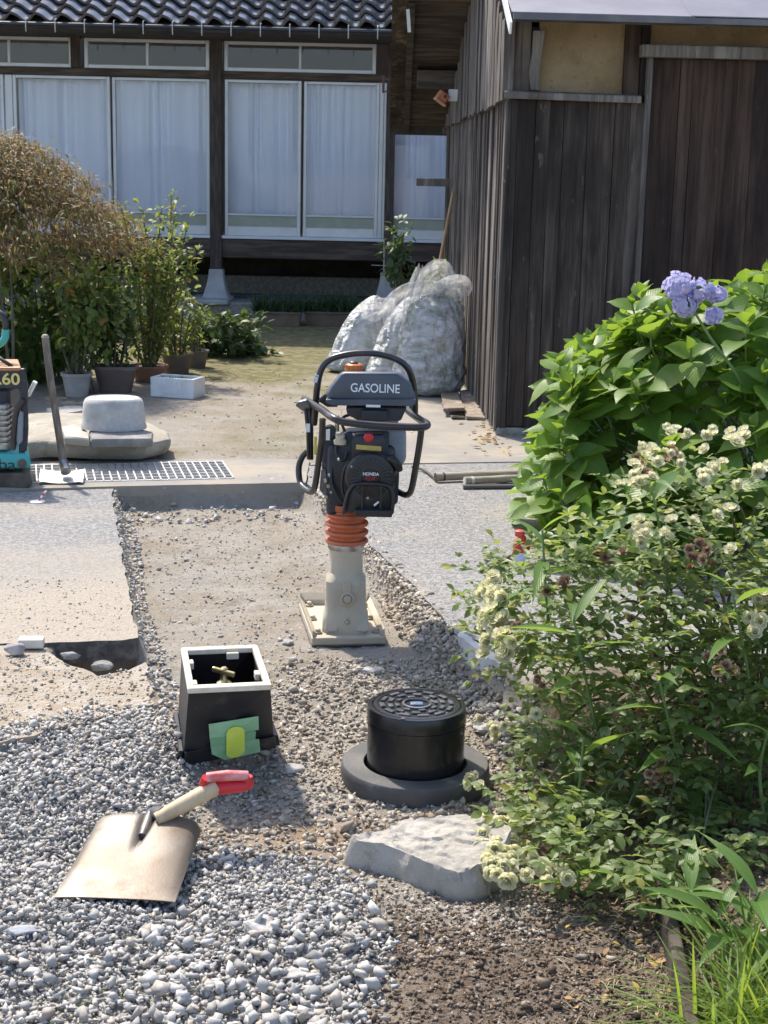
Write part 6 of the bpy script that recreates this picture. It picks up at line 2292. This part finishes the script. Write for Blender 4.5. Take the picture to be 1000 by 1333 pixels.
# ---------------------------------------------------------------- tall weeds with long pointed leaves
weed_spec = [
    ((752, 1010), (706, 690), 5.0, 'tall lance-leaved weed rising at the left edge of the rose bush'),
    ((905, 1000), (848, 632), 4.9, 'tall lance-leaved weed standing among the upper cream roses'),
    ((800, 1090), (744, 790), 4.2, 'lance-leaved weed with a bent whorl below the left rose cluster'),
    ((905, 1120), (858, 885), 4.1, 'lance-leaved weed topped by three leaves in the middle of the rose bush'),
    ((985, 1220), (1000, 955), 3.55, 'stout lance-leaved weed at the right picture edge'),
    ((925, 1240), (904, 1085), 3.45, 'low lance-leaved weed with pale whorl above the grass clump'),
    ((735, 1120), (760, 960), 4.0, 'low lance-leaved weed in the shade near the boulder'),
    ((980, 1000), (952, 765), 4.5, 'lance-leaved weed near the right edge above the stout one'),
    ((935, 1275), (935, 1195), 3.3, 'broad-leaved low weed left of the grass clump behind the edging board'),
    ((985, 1260), (990, 1160), 3.3, 'broad-leaved low weed at the right picture edge above the grass clump'),
    ((895, 1200), (900, 1160), 3.4, 'broad-leaved low weed beside the top end of the edging board'),
    ((770, 1170), (752, 1195), 3.5, 'small drooping lance-leaved weed on the dark soil'),
]
for (bp, tp_, Y, lab) in weed_spec:
    top_ = P(tp_[0], tp_[1], Y)
    top_ = onrose(tp_[0], tp_[1], 1.2)
    bb_ = Vector((P(bp[0], bp[1], top_.y + .08).x, top_.y + .08, 0))
    bb_.z = H(bb_.x, bb_.y) - .01
    if lab.startswith('broad'):
        g_ = GT(*bp)
        bb_ = g_
        top_ = P(tp_[0], tp_[1], g_.y - .03)
    if lab.startswith('small'):
        top_ = GT(752, 1185) + Vector((0, 0, .10))
        bb_ = GT(772, 1165)
    wd_ = thing('weed', bb_, lab, 'weed')
    mid_ = bb_.lerp(top_, .5) + rvec(.03)
    MB().tube([bb_, mid_, top_], [.0055, .0045, .003], 7, smoothn=5).build('stem', mHydS, wd_, sm=60)
    L_ = (top_ - bb_).length
    n = max(9 if lab.startswith('broad') else 5, int(L_ / .055))
    a = random.uniform(0, 6)
    for k in range(n):
        t = 1 - (k / n) * .8
        p = bb_.lerp(mid_, t * 2) if t < .5 else mid_.lerp(top_, t * 2 - 1)
        a += 2.4
        el = .75 if k < 2 else random.uniform(.0, .55)
        dd = Vector((math.cos(a) * math.cos(el), math.sin(a) * math.cos(el), math.sin(el)))
        sz = random.uniform(.15, .215) * (.65 if k == 0 else 1) * (1 if k < 7 else .8)
        leafobj(random.choice(LF_LANCE), mLance, wd_, orient(p, dd, Vector((0, 0, 1)) + rvec(.3), sz))

# ---------------------------------------------------------------- grass clump, bottom right
gcx = GT(985, 1345)
grs = thing('grass_clump', gcx, 'bright green arching grass clump in the bottom right corner', 'grass clump')
GM = []
for k in range(420):
    b0 = Vector((gcx.x + random.gauss(.02, .075), gcx.y + random.gauss(-.05, .09), gcx.z - .02))
    a = random.uniform(0, 6.28)
    el = random.uniform(.55, 1.45)
    dd = Vector((math.cos(a) * math.cos(el) - .12, math.sin(a) * math.cos(el) * .8, math.sin(el)))
    L = random.uniform(.14, .33)
    GM.append(orient(b0, dd, Vector((math.cos(a) * -1, -math.sin(a), 1.2)), L, sw=L * random.uniform(.9, 1.5) if L > .3 else .34))
foliage('blades', GM, LF_BLADE, mGrass, grs)
# small tufts
for (px, py, n, lab) in ((110, 1318, 60, 'thin yellow-green grass tuft at the bottom left in the gravel'), (245, 597, 40, 'low mossy grass strip on the slab side of the grating')):
    g = GT(px, py)
    t_ = thing('grass_tuft', g, lab, 'grass tuft')
    ms_ = []
    for k in range(n):
        a = random.uniform(0, 6.28)
        ms_.append(orient(g + Vector((random.gauss(0, .05 if py > 700 else .14), random.gauss(0, .02), -.01)), (math.cos(a), math.sin(a), random.uniform(.2, 1)), (0, 0, 1), random.uniform(.03, .08) if py > 700 else random.uniform(.015, .035), sw=.18 if py > 700 else .12))
    foliage('blades', ms_, LF_BLADE, mGrass, t_)
# yard: sparse dry grass, one mass
ms_ = []
for k in range(6500):
    x, y = random.uniform(-3.2, .7), random.uniform(8.6, 15.5)
    if x > .25 + (10.9 - y) * .0 and y < 13 and x > .2: continue
    if vnoise(x, y, 1.2) + .5 * vnoise(x, y, 4) < .03 and random.random() < .85: continue
    a = random.uniform(0, 6.28)
    ms_.append(orient((x, y, H(x, y) - .004), (math.cos(a), math.sin(a), random.uniform(.1, .7)), (0, 0, 1), random.uniform(.02, .055), sw=random.uniform(.2, .4)))
mDry = LM('dry_grass_blade', (0.23, 0.20, 0.095), (0.33, 0.285, 0.155), (0.14, 0.18, 0.04), .35, trans=.3, rough=.7, vein=0)
tag(link('dry_grass', merged('dry_grass', LF_BLADE[1], ms_), mDry), kind='stuff')

# wooden edging between soil and bed
ed0, ed1 = GT(848, 1165), GT(885, 1360)
MBe = MB()
e_d = (ed1 - ed0).normalized()
for (a, c_2) in ((ed0 - Vector((0, 0, .05)), ed1 - Vector((0, 0, .05)) + e_d * .6),):
    MBe.bar(a + Vector((.02, 0, .06)), c_2 + Vector((.02, 0, .06)), .11, .030, up=(1, 0, 0))
tag(MBe.build('edging_board', mWf, bevel=.006), 'old grey timber edging board between the dark soil and the grass clump', 'edging board')
# fallen leaves
mFall = LM('fallen_leaf', (0.34, 0.20, 0.07), (0.50, 0.36, 0.09), (0.22, 0.13, 0.07), .4, trans=.1, rough=.7)
lf = []
for k in range(70):
    px, py = random.uniform(740, 880), random.uniform(1150, 1330)
    g = GT(px, py)
    lf.append(orient(g + Vector((0, 0, .008)), rvec() * Vector((1, 1, .2)), Vector((0, 0, 1)) + rvec(.5), random.uniform(.012, .03)))
for k in range(60):
    px, py = random.gauss(632, 14), random.gauss(563, 14)
    g = G(px, py, .012)
    lf.append(orient(g, rvec() * Vector((1, 1, .2)), Vector((0, 0, 1)) + rvec(.5), random.uniform(.03, .06)))
foliage('fallen_leaves', lf, LF_OV, mFall, None)
twm = MB()
for k in range(130):
    g = GT(random.uniform(740, 880), random.uniform(1160, 1330))
    d = rvec(random.uniform(.02, .06)); d.z *= .15
    twm.tube([g + Vector((0, 0, .006)), g + d * .5 + Vector((0, 0, .012)), g + d + Vector((0, 0, .006))], .0011, 4, cap=False)
tag(twm.build('dead_stalks', PM('dry_stalk', (0.40, 0.33, 0.23), (0.30, 0.24, 0.16), 9, rough=.8), fix=False), kind='stuff')

# ---------------------------------------------------------------- maple, shrubs and pots by the house
def blob_leaves(c, r, n, size, bases, flat=1.0, dirf=None, hollow=.55, drop=.2, outl=None, jitter=.3):
    out = []
    t = 0
    while len(out) < n and t < n * 30:
        t += 1
        d = rvec()
        k = random.uniform(hollow, 1.0)
        p = Vector(c) + Vector((d.x * r[0], d.y * r[1], d.z * r[2])) * k
        if p.z < .03: continue
        nn = .5 + float(noise.noise(p * 3.2))
        if nn < jitter: continue
        dd = d + rvec(.8) + Vector((0, 0, -drop))
        if dirf: dd = dirf(p, d)
        out.append(orient(p, dd, Vector((0, 0, 1)) + rvec(.5), size * random.uniform(.7, 1.3)))
    return out


# maple with layered drooping sprays
mc = P(-70, 330, 11.2)
mcx, mcy = mc.x, mc.y
map_ = thing('maple_tree', (mcx, mcy, 0), 'low dome-shaped maple with feathery reddish brown leaves', 'tree')
tr_ = MB()
tr_.tube([(mcx, mcy, 0), (mcx + .08, mcy, .5), (mcx - .05, mcy, .95), (mcx + .1, mcy, 1.35)], [.09, .075, .065, .04], 10, smoothn=4)
ML = []
EX = 1.34
for k in range(420):
    a = random.uniform(0, 6.28)
    r = math.sqrt(random.random())
    q = Vector((math.cos(a) * r * EX, math.sin(a) * r * 1.15, 0))
    shell_z = 1.86 - .80 * (r ** 2.2)
    z = shell_z - random.choice((0, 0, .08, .16, .28)) * random.random()
    p = Vector((mcx + q.x, mcy + q.y, max(z, .96)))
    out = Vector((math.cos(a), math.sin(a), -.35)).normalized()
    if random.random() < .07:
        tr_.tube([Vector((mcx + .03, mcy, 1.05)), Vector((mcx, mcy, 1.25)).lerp(p, .55) + Vector((0, 0, .14)), p], [.018, .010, .004], 5, cap=False, smoothn=3)
    # a flat spray of narrow lobes
    for j in range(84):
        pp2 = p + Vector((random.gauss(0, .12), random.gauss(0, .12), random.gauss(0, .028)))
        pp2.z -= .35 * ((pp2 - p).dot(out)) if (pp2 - p).dot(out) > 0 else 0
        dd = (out + rvec(1.1) + Vector((0, 0, -.05))).normalized()
        ML.append(orient(pp2, dd, Vector((0, 0, 1)) + rvec(.45), random.uniform(.032, .068)))
tr_.build('trunk', mBark, map_, sm=60, fix=False)
foliage('crown', ML, LF_THIN, mMaple, map_)


def shrub(name, px, py, Y, r, n, size, m, lab, bases=LF_OV, cat='shrub', stems=5, zc=None, parts='foliage', **kw):
    c = P(px, py, Y)
    t_ = thing(name, (c.x, c.y, 0), lab, cat)
    foliage(parts, blob_leaves(c, r, n, size, bases, **kw), bases, m, t_)
    mb = MB()
    for k in range(stems):
        e = c + Vector((random.uniform(-.6, .6) * r[0], random.uniform(-.4, .4) * r[1], random.uniform(0, .7) * r[2]))
        b_ = Vector((c.x + random.uniform(-.2, .2) * r[0], c.y, 0))
        mb.tube([b_, b_.lerp(e, .5) + rvec(.03), e], [.014, .010, .005], 6, cap=False, smoothn=3)
    mb.build('stem', mBark, t_, sm=60, fix=False)
    return t_


shrub('shrub', 40, 410, 11.5, (.62, .45, .50), 2600, .085, mShrub, 'dense dark green shrub under the maple beside the plate compactor')
shrub('shrub', -40, 330, 10.8, (.50, .35, .55), 1100, .07, mNand, 'light green leafy shrub at the left edge in front of the maple', hollow=.3)
shrub('shrub', 110, 395, 10.9, (.34, .25, .42), 900, .06, mNand, 'mid-sized leafy green shrub between the dark shrub and the potted row', hollow=.25)
shrub('shrub', 10, 270, 10.6, (.17, .15, .16), 170, .06, mNand, 'small bright green shoots in front of the maple crown', hollow=.2, stems=2, jitter=.2)
# tall shrubs in pots
mTer = PM('terracotta_pot', (0.22, 0.115, 0.07), (0.29, 0.17, 0.11), 8, rough=.85, bmp=.2)
mBrP = PM('brown_plastic_pot', (0.125, 0.09, 0.075), (0.17, 0.13, 0.11), 8, rough=.6)
mGrP = PM('pale_grey_pot', (0.33, 0.31, 0.285), (0.41, 0.39, 0.36), 8, rough=.8)
mEarth = PM('pot_earth', (0.06, 0.045, 0.035), (0.11, 0.085, 0.065), 30, rough=.95)
mMoss = LM('pot_moss', (0.08, 0.12, 0.02), (0.14, 0.17, 0.035), None, trans=.2, rough=.7, vein=0)


def pot(px, py, wpx, hpx, m, lab, square=None, name='plant_pot', aspect=1.0):
    g = G(px, py, .0)
    s = (g - CAM).length / FPX
    w_, h_ = wpx * s / 2, hpx * s * 1.0
    t_ = thing(name, g, lab, 'plant pot')
    c = g + Vector((0, w_ * .6, 0))
    MB().lathe([(w_ * .70, 0), (w_ * .92, h_ * .86), (w_ * 1.02, h_ * .87), (w_ * 1.02, h_), (w_ * .92, h_), (w_ * .88, h_ * .9)], c, 28 if not square else 32, power=square, sx=1, sy=aspect, cap=False).build('pot', m, t_, sm=35)
    MB().lathe([(w_ * .89, h_ * .88), (.005, h_ * .92)], c, 28 if not square else 32, power=square, sx=1, sy=aspect, cap=False).build('soil', mEarth, t_)
    return t_, c, w_, h_


def potplant(px, py, wpx, hpx, m, lab, spread, height, n, size, lm, square=None, aspect=1.0, stems=6, plantlab=None, flat=False, bases=LF_OV):
    t_, c, w_, h_ = pot(px, py, wpx, hpx, m, lab, square, aspect=aspect)
    pl_ = thing('potted_plant', c + Vector((0, 0, h_)), plantlab, 'plant')
    top_ = c + Vector((0, 0, h_))
    mb = MB()
    ms_ = []
    for k in range(stems):
        a = random.uniform(0, 6.28)
        r = math.sqrt(random.random())
        e = top_ + Vector((math.cos(a) * r * spread, math.sin(a) * r * spread * .6, height * random.uniform(.55, 1.0)))
        b_ = top_ + Vector((math.cos(a) * w_ * .4 * r, math.sin(a) * w_ * .4 * r, -h_ * .1))
        m1 = b_.lerp(e, .5) + rvec(.04) + Vector((0, 0, .05))
        mb.tube([b_, m1, e], [.008, .006, .003], 5, cap=False, smoothn=4)
        for j in range(n // stems):
            t = random.uniform(.08, 1.03)
            p = b_.lerp(m1, t * 2) if t < .5 else m1.lerp(e, t * 2 - 1)
            d = rvec()
            p = p + d * random.uniform(0, .05)
            ms_.append(orient(p, d + Vector((0, 0, .15)), Vector((0, 0, 1)) + rvec(.6), size * random.uniform(.7, 1.25)))
    mb.build('stem', mBark, pl_, sm=60, fix=False)
    foliage('foliage', ms_, bases, lm, pl_)
    return t_


potplant(98, 517, 40, 30, mGrP, 'pale grey round pot with mossy edge left of the brown trough', .14, .30, 260, .035, mMoss, plantlab='low mossy plant with twigs in the pale grey pot', stems=9)
potplant(148, 512, 56, 34, mBrP, 'brown square trough pot between pale pot and terracotta bowl', .26, .75, 700, .058, mShrub, square=5, aspect=.7, plantlab='leafy green plant in the brown square trough', stems=9)
potplant(192, 497, 50, 20, mTer, 'wide terracotta bowl with a tall thin-stemmed shrub', .46, 1.18, 2100, .050, mNand, plantlab='tall thin-stemmed shrub with pale leaves in the terracotta bowl', stems=20)
potplant(229, 487, 42, 26, mBrP, 'dark brown round pot behind the white foam box', .26, .52, 520, .05, mNand, plantlab='yellow-green leafy plant in the dark brown round pot', stems=9)
potplant(254, 479, 34, 22, PM('grey_brown_pot', (0.10, 0.085, 0.075), (0.14, 0.12, 0.11), 8, rough=.6), 'small dark pot at the right end of the pot row', .12, .34, 160, .04, mNand, plantlab='small pale-leaved plant in the right end pot', stems=6)
# tall single shoots in front of the windows
for (px0, py0, px1, py1, lab, n) in ((224, 470, 223, 252, 'tallest upright shoot with small round leaves before the windows', 90), (165, 470, 163, 266, 'slim upright shoot left of the tallest one', 40), (120, 480, 122, 330, 'leafy upright branch with red young leaves beside the dark stake', 70), (180, 480, 190, 300, 'bushy shoot with orange tips before the ground beam', 90), (205, 470, 238, 300, 'leaning shoot with pale leaves right of the tallest one', 60)):
    Y = G(px0, py0, 0).y
    b_ = Vector((P(px0, py0, Y).x, Y, 0))
    e = P(px1, py1, Y)
    t_ = thing('shoot', b_, lab, 'plant')
    MB().tube([b_, b_.lerp(e, .5) + rvec(.03), e], [.010, .007, .003], 6, smoothn=4).build('stem', mBark, t_, sm=60)
    ms_ = []
    for k in range(n):
        t = .30 + .72 * k / n
        d = rvec(); d.z = abs(d.z) * .6
        ms_.append(orient(b_.lerp(e, t) + rvec(.012), d + Vector((0, 0, .35)), Vector((0, 0, 1)) + rvec(.5), random.uniform(.045, .075) * (1.1 - .35 * t)))
    foliage('foliage', ms_, LF_OV, mNand, t_)
MBs = MB().tube([P(88, 478, 11.3), P(106, 315, 11.35)], .012, 8)
tag(MBs.build('garden_stake', PM('dark_green_stake', (0.02, 0.045, 0.03), rough=.5), sm=60), 'thin dark green garden stake beside the potted plants', 'stake')
# heap of cut branches with glossy leaves
c = G(292, 465, .0)
hp_ = thing('cut_branches', c, 'heap of cut branches with glossy dark leaves lying right of the pots', 'branches')
ms_ = []
mb = MB()
for k in range(70):
    a = random.uniform(-1.2, 1.2) if random.random() < .7 else random.uniform(2, 4)
    s = c + Vector((random.gauss(-.10, .16), random.gauss(.1, .14), random.uniform(.02, .30)))
    e = s + Vector((math.cos(a) * .28, math.sin(a) * .22, random.uniform(-.12, .12)))
    e.z = max(e.z, .02)
    mb.tube([s, s.lerp(e, .5) + Vector((0, 0, .03)), e], [.006, .005, .003], 5, cap=False)
    for j in range(15):
        p = s.lerp(e, random.random()) + rvec(.03)
        p.z = max(p.z, .02)
        ms_.append(orient(p, (e - s).normalized() + rvec(.9), Vector((0, 0, 1)) + rvec(.6), random.uniform(.06, .10)))
mb.build('twigs', mBark, hp_, fix=False)
foliage('foliage', ms_, LF_OV, mGloss, hp_)
# white foam box with sprouts
f0, f1 = G(196, 516, 0), G(252, 520, 0)
fb_ = thing('foam_box', f0, 'white foam box holding small sprouts on the bare ground', 'foam box')
xd = (f1 - f0).normalized()
yd = Vector((-xd.y, xd.x, 0))
Lx, Ly, Hh = (f1 - f0).length, .20, .140
Rm3 = Matrix((xd, yd, Vector((0, 0, 1)))).transposed()
mFoam = PM('white_foam', (0.74, 0.755, 0.75), (0.66, 0.67, 0.66), 10, rough=.7, bmp=.15, bscale=200)
th = .024
cc = f0 + xd * Lx / 2 + yd * Ly / 2
for (dx, dy, sx, sy) in ((0, -Ly / 2 + th / 2, Lx, th), (0, Ly / 2 - th / 2, Lx, th), (-Lx / 2 + th / 2, 0, th, Ly - 2 * th), (Lx / 2 - th / 2, 0, th, Ly - 2 * th)):
    MB().box(cc + xd * dx + yd * dy + Vector((0, 0, Hh / 2)), (sx, sy, Hh), Rm3).build('side', mFoam, fb_, bevel=.005)
for dx in (-.22, -.11, 0.12, .23):
    MB().box(cc + xd * dx * Lx + yd * (-Ly / 2 - .001) + Vector((0, 0, Hh * .62)), (.012, .006, Hh * .5), Rm3).build('rib', mFoam, fb_, bevel=.002)
MB().box(cc + yd * (-Ly / 2 - .002) + Vector((0, 0, Hh * .30)), (Lx * .30, .010, .030), Rm3).build('grip_rim', mFoam, fb_, bevel=.003)
MB().box(cc + Vector((0, 0, Hh * .36)), (Lx - 2 * th, Ly - 2 * th, Hh * .6), Rm3).build('earth', mEarth, fb_)
sp_ = thing('sprouts', cc, 'small green sprouts growing in the white foam box', 'seedlings')
ms_ = []
for k in range(130):
    p = cc + xd * random.uniform(-.42, .30) * Lx + yd * random.uniform(-.35, .35) * Ly + Vector((0, 0, Hh * .66))
    ms_.append(orient(p, rvec() + Vector((0, 0, 1)), rvec(), random.uniform(.02, .05)))
foliage('leaves', ms_, LF_OV, LM('sprout_leaf', (0.10, 0.16, 0.04), (0.16, 0.21, 0.06), None, trans=.3), sp_)
# long planters on the foundation edge
for (x0, x1, lab, pl) in ((330, 392, 'long brown planter left of the other at the house foundation', 'grass-like plants in the left planter by the house'), (397, 466, 'long brown planter right of the other at the house foundation', 'grass-like plants in the right planter by the house')):
    a, c_2 = G(x0, 424, 0), G(x1, 424, 0)
    t_ = thing('planter', a, lab, 'planter')
    w_ = (c_2.x - a.x)
    MB().hexa([(a.x + .015, a.y, 0), (c_2.x - .015, a.y, 0), (c_2.x - .015, a.y + .17, 0), (a.x + .015, a.y + .17, 0)], [(a.x, a.y - .02, .13), (c_2.x, a.y - .02, .13), (c_2.x, a.y + .19, .13), (a.x, a.y + .19, .13)]).build('trough', PM('brown_trough', (0.17, 0.12, 0.085), (0.23, 0.17, 0.125), 5, rough=.7), t_, bevel=.006)
    MB().box((a.x + w_ / 2, a.y + .085, .138), (w_ + .02, .23, .022)).build('rim', mBrP, t_, bevel=.005)
    q_ = thing('planter_plants', (a.x + w_ / 2, a.y + .08, .14), pl, 'plants')
    ms_ = []
    for k in range(420):
        p = Vector((a.x + random.uniform(-.03, 1.03) * w_, a.y + random.uniform(-.01, .17), .14))
        ms_.append(orient(p, Vector((random.gauss(0, .35), random.gauss(0, .3), 1)), rvec(), random.uniform(.10, .22), sw=.6))
    foliage('blades', ms_, LF_BLADE, LM('planter_blade', (0.045, 0.09, 0.04), (0.075, 0.125, 0.06), None, trans=.3), q_)
# plants behind the bags
shrub('shrub', 518, 330, 14.6, (.16, .14, .36), 260, .07, mGloss, 'slim dark plant between the bags and the house windows', hollow=.1, stems=4, jitter=.1)
shrub('shrub', 578, 362, 13.6, (.16, .15, .14), 160, .07, mNand, 'leafy sprig beside the barn wall behind the bags', hollow=.1, stems=3, jitter=.1)

# ---------------------------------------------------------------- clear bags of garden waste
mFilm, nt, b = newmat('clear_bag_film')
b.inputs['Base Color'].default_value = (0.88, 0.89, 0.91, 1)
b.inputs['Roughness'].default_value = .22
b.inputs['Specular IOR Level'].default_value = .8
dv = coords(nt, (13, 13, 3.2))
dv.node.inputs['Rotation'].default_value = (0, R_(38), 0)
h1 = tex_noise(nt, dv, 2.3, 6, .62)
bump(nt, b, math_(nt, 'ADD', h1, tex_noise(nt, coords(nt, (1, 1, .6)), 24, 4, .6)), 1.0, .04)
tr = nd(nt, 'BsdfTransparent')
tr.inputs[0].default_value = (.95, .96, .97, 1)
ms = nd(nt, 'MixShader')
fz = ramp(nt, h1, .40, .62)
nt.links.new(math_(nt, 'ADD', math_(nt, 'MULTIPLY', fz, .28), .34), ms.inputs[0])
nt.links.new(tr.outputs[0], ms.inputs[1])
tl = nd(nt, 'BsdfTranslucent')
tl.inputs[0].default_value = (.85, .87, .88, 1)
mb2 = nd(nt, 'MixShader')
mb2.inputs[0].default_value = .35
nt.links.new(b.outputs[0], mb2.inputs[1])
nt.links.new(tl.outputs[0], mb2.inputs[2])
nt.links.new(mb2.outputs[0], ms.inputs[2])
nt.links.new(ms.outputs[0], nt.nodes['Material Output'].inputs['Surface'])
mBag, nt, b = newmat('filled_clear_bag')
dv = coords(nt, (4.5, 9, 15))
dv.node.inputs['Rotation'].default_value = (0, R_(-35), 0)
h2 = tex_noise(nt, dv, 1.6, 6, .6)
h3 = tex_noise(nt, coords(nt), 6.5, 4, .6)
c_ = mixc(nt, ramp(nt, h2, .38, .62), (0.29, 0.31, 0.285), (0.54, 0.56, 0.58))
c_ = mixc(nt, math_(nt, 'MULTIPLY', ramp(nt, h3, .50, .66), .65), c_, (0.20, 0.25, 0.14))
c_ = mixc(nt, math_(nt, 'MULTIPLY', ramp(nt, tex_noise(nt, coords(nt, (1, 1, .7)), 3.1, 3), .50, .66), .8), c_, (0.66, 0.68, 0.70))
nt.links.new(c_, b.inputs['Base Color'])
b.inputs['Roughness'].default_value = .24
b.inputs['Specular IOR Level'].default_value = .9
b.inputs['Coat Weight'].default_value = .4
b.inputs['Coat Roughness'].default_value = .12
bump(nt, b, math_(nt, 'ADD', h2, math_(nt, 'MULTIPLY', tex_noise(nt, coords(nt, (1, 1, .6)), 26, 4, .6), .6)), 1.0, .035)


def bagmesh(name, c, prof, ry, lean, seed, amp, tie=None, cut=1.0, sub=5):
    """prof: list of (height, half width); a pleated sack"""
    nz, na = 60, 96
    VV = []
    hs = [p[0] for p in prof]
    ws = [p[1] for p in prof]
    for j in range(nz + 1):
        t = j / nz
        h = hs[0] + (hs[-1] - hs[0]) * t
        wv_ = float(np.interp(h, hs, ws))
        for i in range(na):
            a = 2 * math.pi * i / na
            pn = Vector((math.cos(a) * 1.4, math.sin(a) * 1.4, h * 4.2 + seed))
            fold = abs(math.sin(a * 6 + 5 * noise.noise(Vector((a, h * 5, seed))) + h * 9)) - .5
            fold2 = math.sin(a * 13 + h * 26 + 6 * noise.noise(Vector((a * 1.3, h * 4, seed + 5)))) * (.6 + .6 * noise.noise(Vector((a * 2, h * 6, seed + 9))))
            n1 = fold2 * .28 + noise.noise(pn * 1.5) * .7 + noise.noise(pn * 4) * .4 + noise.noise(Vector((pn.x * 6, pn.y * 6, pn.z * 2.2))) * .35
            r = wv_ * (1 + amp * n1 + amp * .35 * fold * (.4 + t))
            VV.append((c.x + math.cos(a) * r + lean[0] * t, c.y + math.sin(a) * r * ry + lean[1] * t, c.z + h))
    F = []
    for j in range(nz):
        for i in range(na):
            i2 = (i + 1) % na
            F.append((j * na + i, j * na + i2, (j + 1) * na + i2, (j + 1) * na + i))
    me = np_mesh(name, np.array(VV) * 1.0, np.array(F), True)
    return me


def bag(px, py, wpx, hpx, lab, seed, lean, prof, Yoff=0.0, ry=.75, fill=.86):
    g = G(px, py, .012)
    s = (g - CAM).length / FPX
    c = Vector((g.x, g.y + wpx * s * .5 * ry + Yoff, g.z))
    W_, H_ = wpx * s / 2, hpx * s
    t_ = thing('rubbish_bag', g, lab, 'bag')
    pr = [(h * H_, w_ * W_) for h, w_ in prof]
    me = bagmesh('film', c, pr, ry, lean, seed, .085)
    link('film', me, mBag, t_)
    return t_, c, W_, H_


full = [(0, .70), (.03, .92), (.10, 1.02), (.25, 1.0), (.45, .95), (.65, .90), (.80, .84), (.92, .74), (1.0, .55), (1.04, .15)]
lean_ = [(0, .75), (.03, .95), (.10, 1.02), (.25, .98), (.45, .90), (.65, .80), (.80, .68), (.92, .46), (1.0, .26), (1.04, .08)]
b1 = bag(556, 517, 94, 126, 'largest clear waste bag in front, leaning on the barn wall', 1.0, (.06, .06), full, ry=.72)
b2 = bag(506, 500, 66, 104, 'middle clear waste bag leaning right between the other two', 7.0, (.16, .10), lean_, Yoff=.12)
b3 = bag(456, 492, 74, 96, 'left clear waste bag behind the rammer roll bar', 13.0, (.18, .08), lean_, Yoff=.30)


# gathered necks and loose flaps of film standing above the bags
def flap(pts, wid, seed, parent):
    n, m_ = 26, 14
    pts = [Vector(p) for p in pts]
    cp_, rs = catmull(pts, [1] * len(pts), 10)
    VV = []
    for i, p in enumerate(cp_):
        t = i / (len(cp_) - 1)
        d = (cp_[min(i + 1, len(cp_) - 1)] - cp_[max(i - 1, 0)]).normalized()
        side = d.cross(Vector((0, 1, 0.2))).normalized()
        w_ = wid * (.35 + .65 * math.sin(math.pi * min(1, .15 + t * .85)))
        for j in range(m_ + 1):
            s = j / m_ * 2 - 1
            VV.append(p + side * s * w_ + Vector((0, .035 * math.sin(s * 7 + seed + t * 4) + .03 * noise.noise(Vector((s * 2, t * 5, seed))), .02 * math.sin(s * 5 + seed))))
    F = []
    for i in range(len(cp_) - 1):
        for j in range(m_):
            a = i * (m_ + 1) + j
            F.append((a, a + 1, a + m_ + 2, a + m_ + 1))
    MB().add(VV, F).build('film_flap', mFilm, parent, sm=80, fix=False)


y1 = b1[1].y
flap([P(530, 420, y1), P(538, 385, y1 - .02), P(543, 365, y1), P(546, 346, y1 + .02)], .06, 1, b2[0])
flap([P(545, 395, y1 + .1), P(556, 365, y1 + .1), P(572, 352, y1 + .1), P(584, 362, y1 + .1), P(596, 380, y1 + .05)], .07, 3, b1[0])
flap([P(500, 418, y1 + .1), P(520, 395, y1 + .05), P(545, 380, y1), P(580, 376, y1)], .11, 5, b2[0])
flap([P(560, 402, y1), P(580, 382, y1), P(600, 374, y1), P(606, 384, y1 - .03)], .10, 8, b1[0])
flap([P(470, 412, y1 + .2), P(490, 402, y1 + .2), P(515, 396, y1 + .2)], .08, 11, b3[0])
# fence wires and a clear sheet by the house post
tag(MB().tube([P(500, 312, 15.8), P(500, 384, 15.8)], .006, 6).tube([P(486, 318, 15.8), P(505, 320, 15.8), P(522, 316, 15.8)], .004, 6).tube([P(484, 345, 15.8), P(520, 347, 15.8)], .004, 6).build('trellis', mHook, sm=60), 'thin wire trellis beside the right house post', 'trellis')
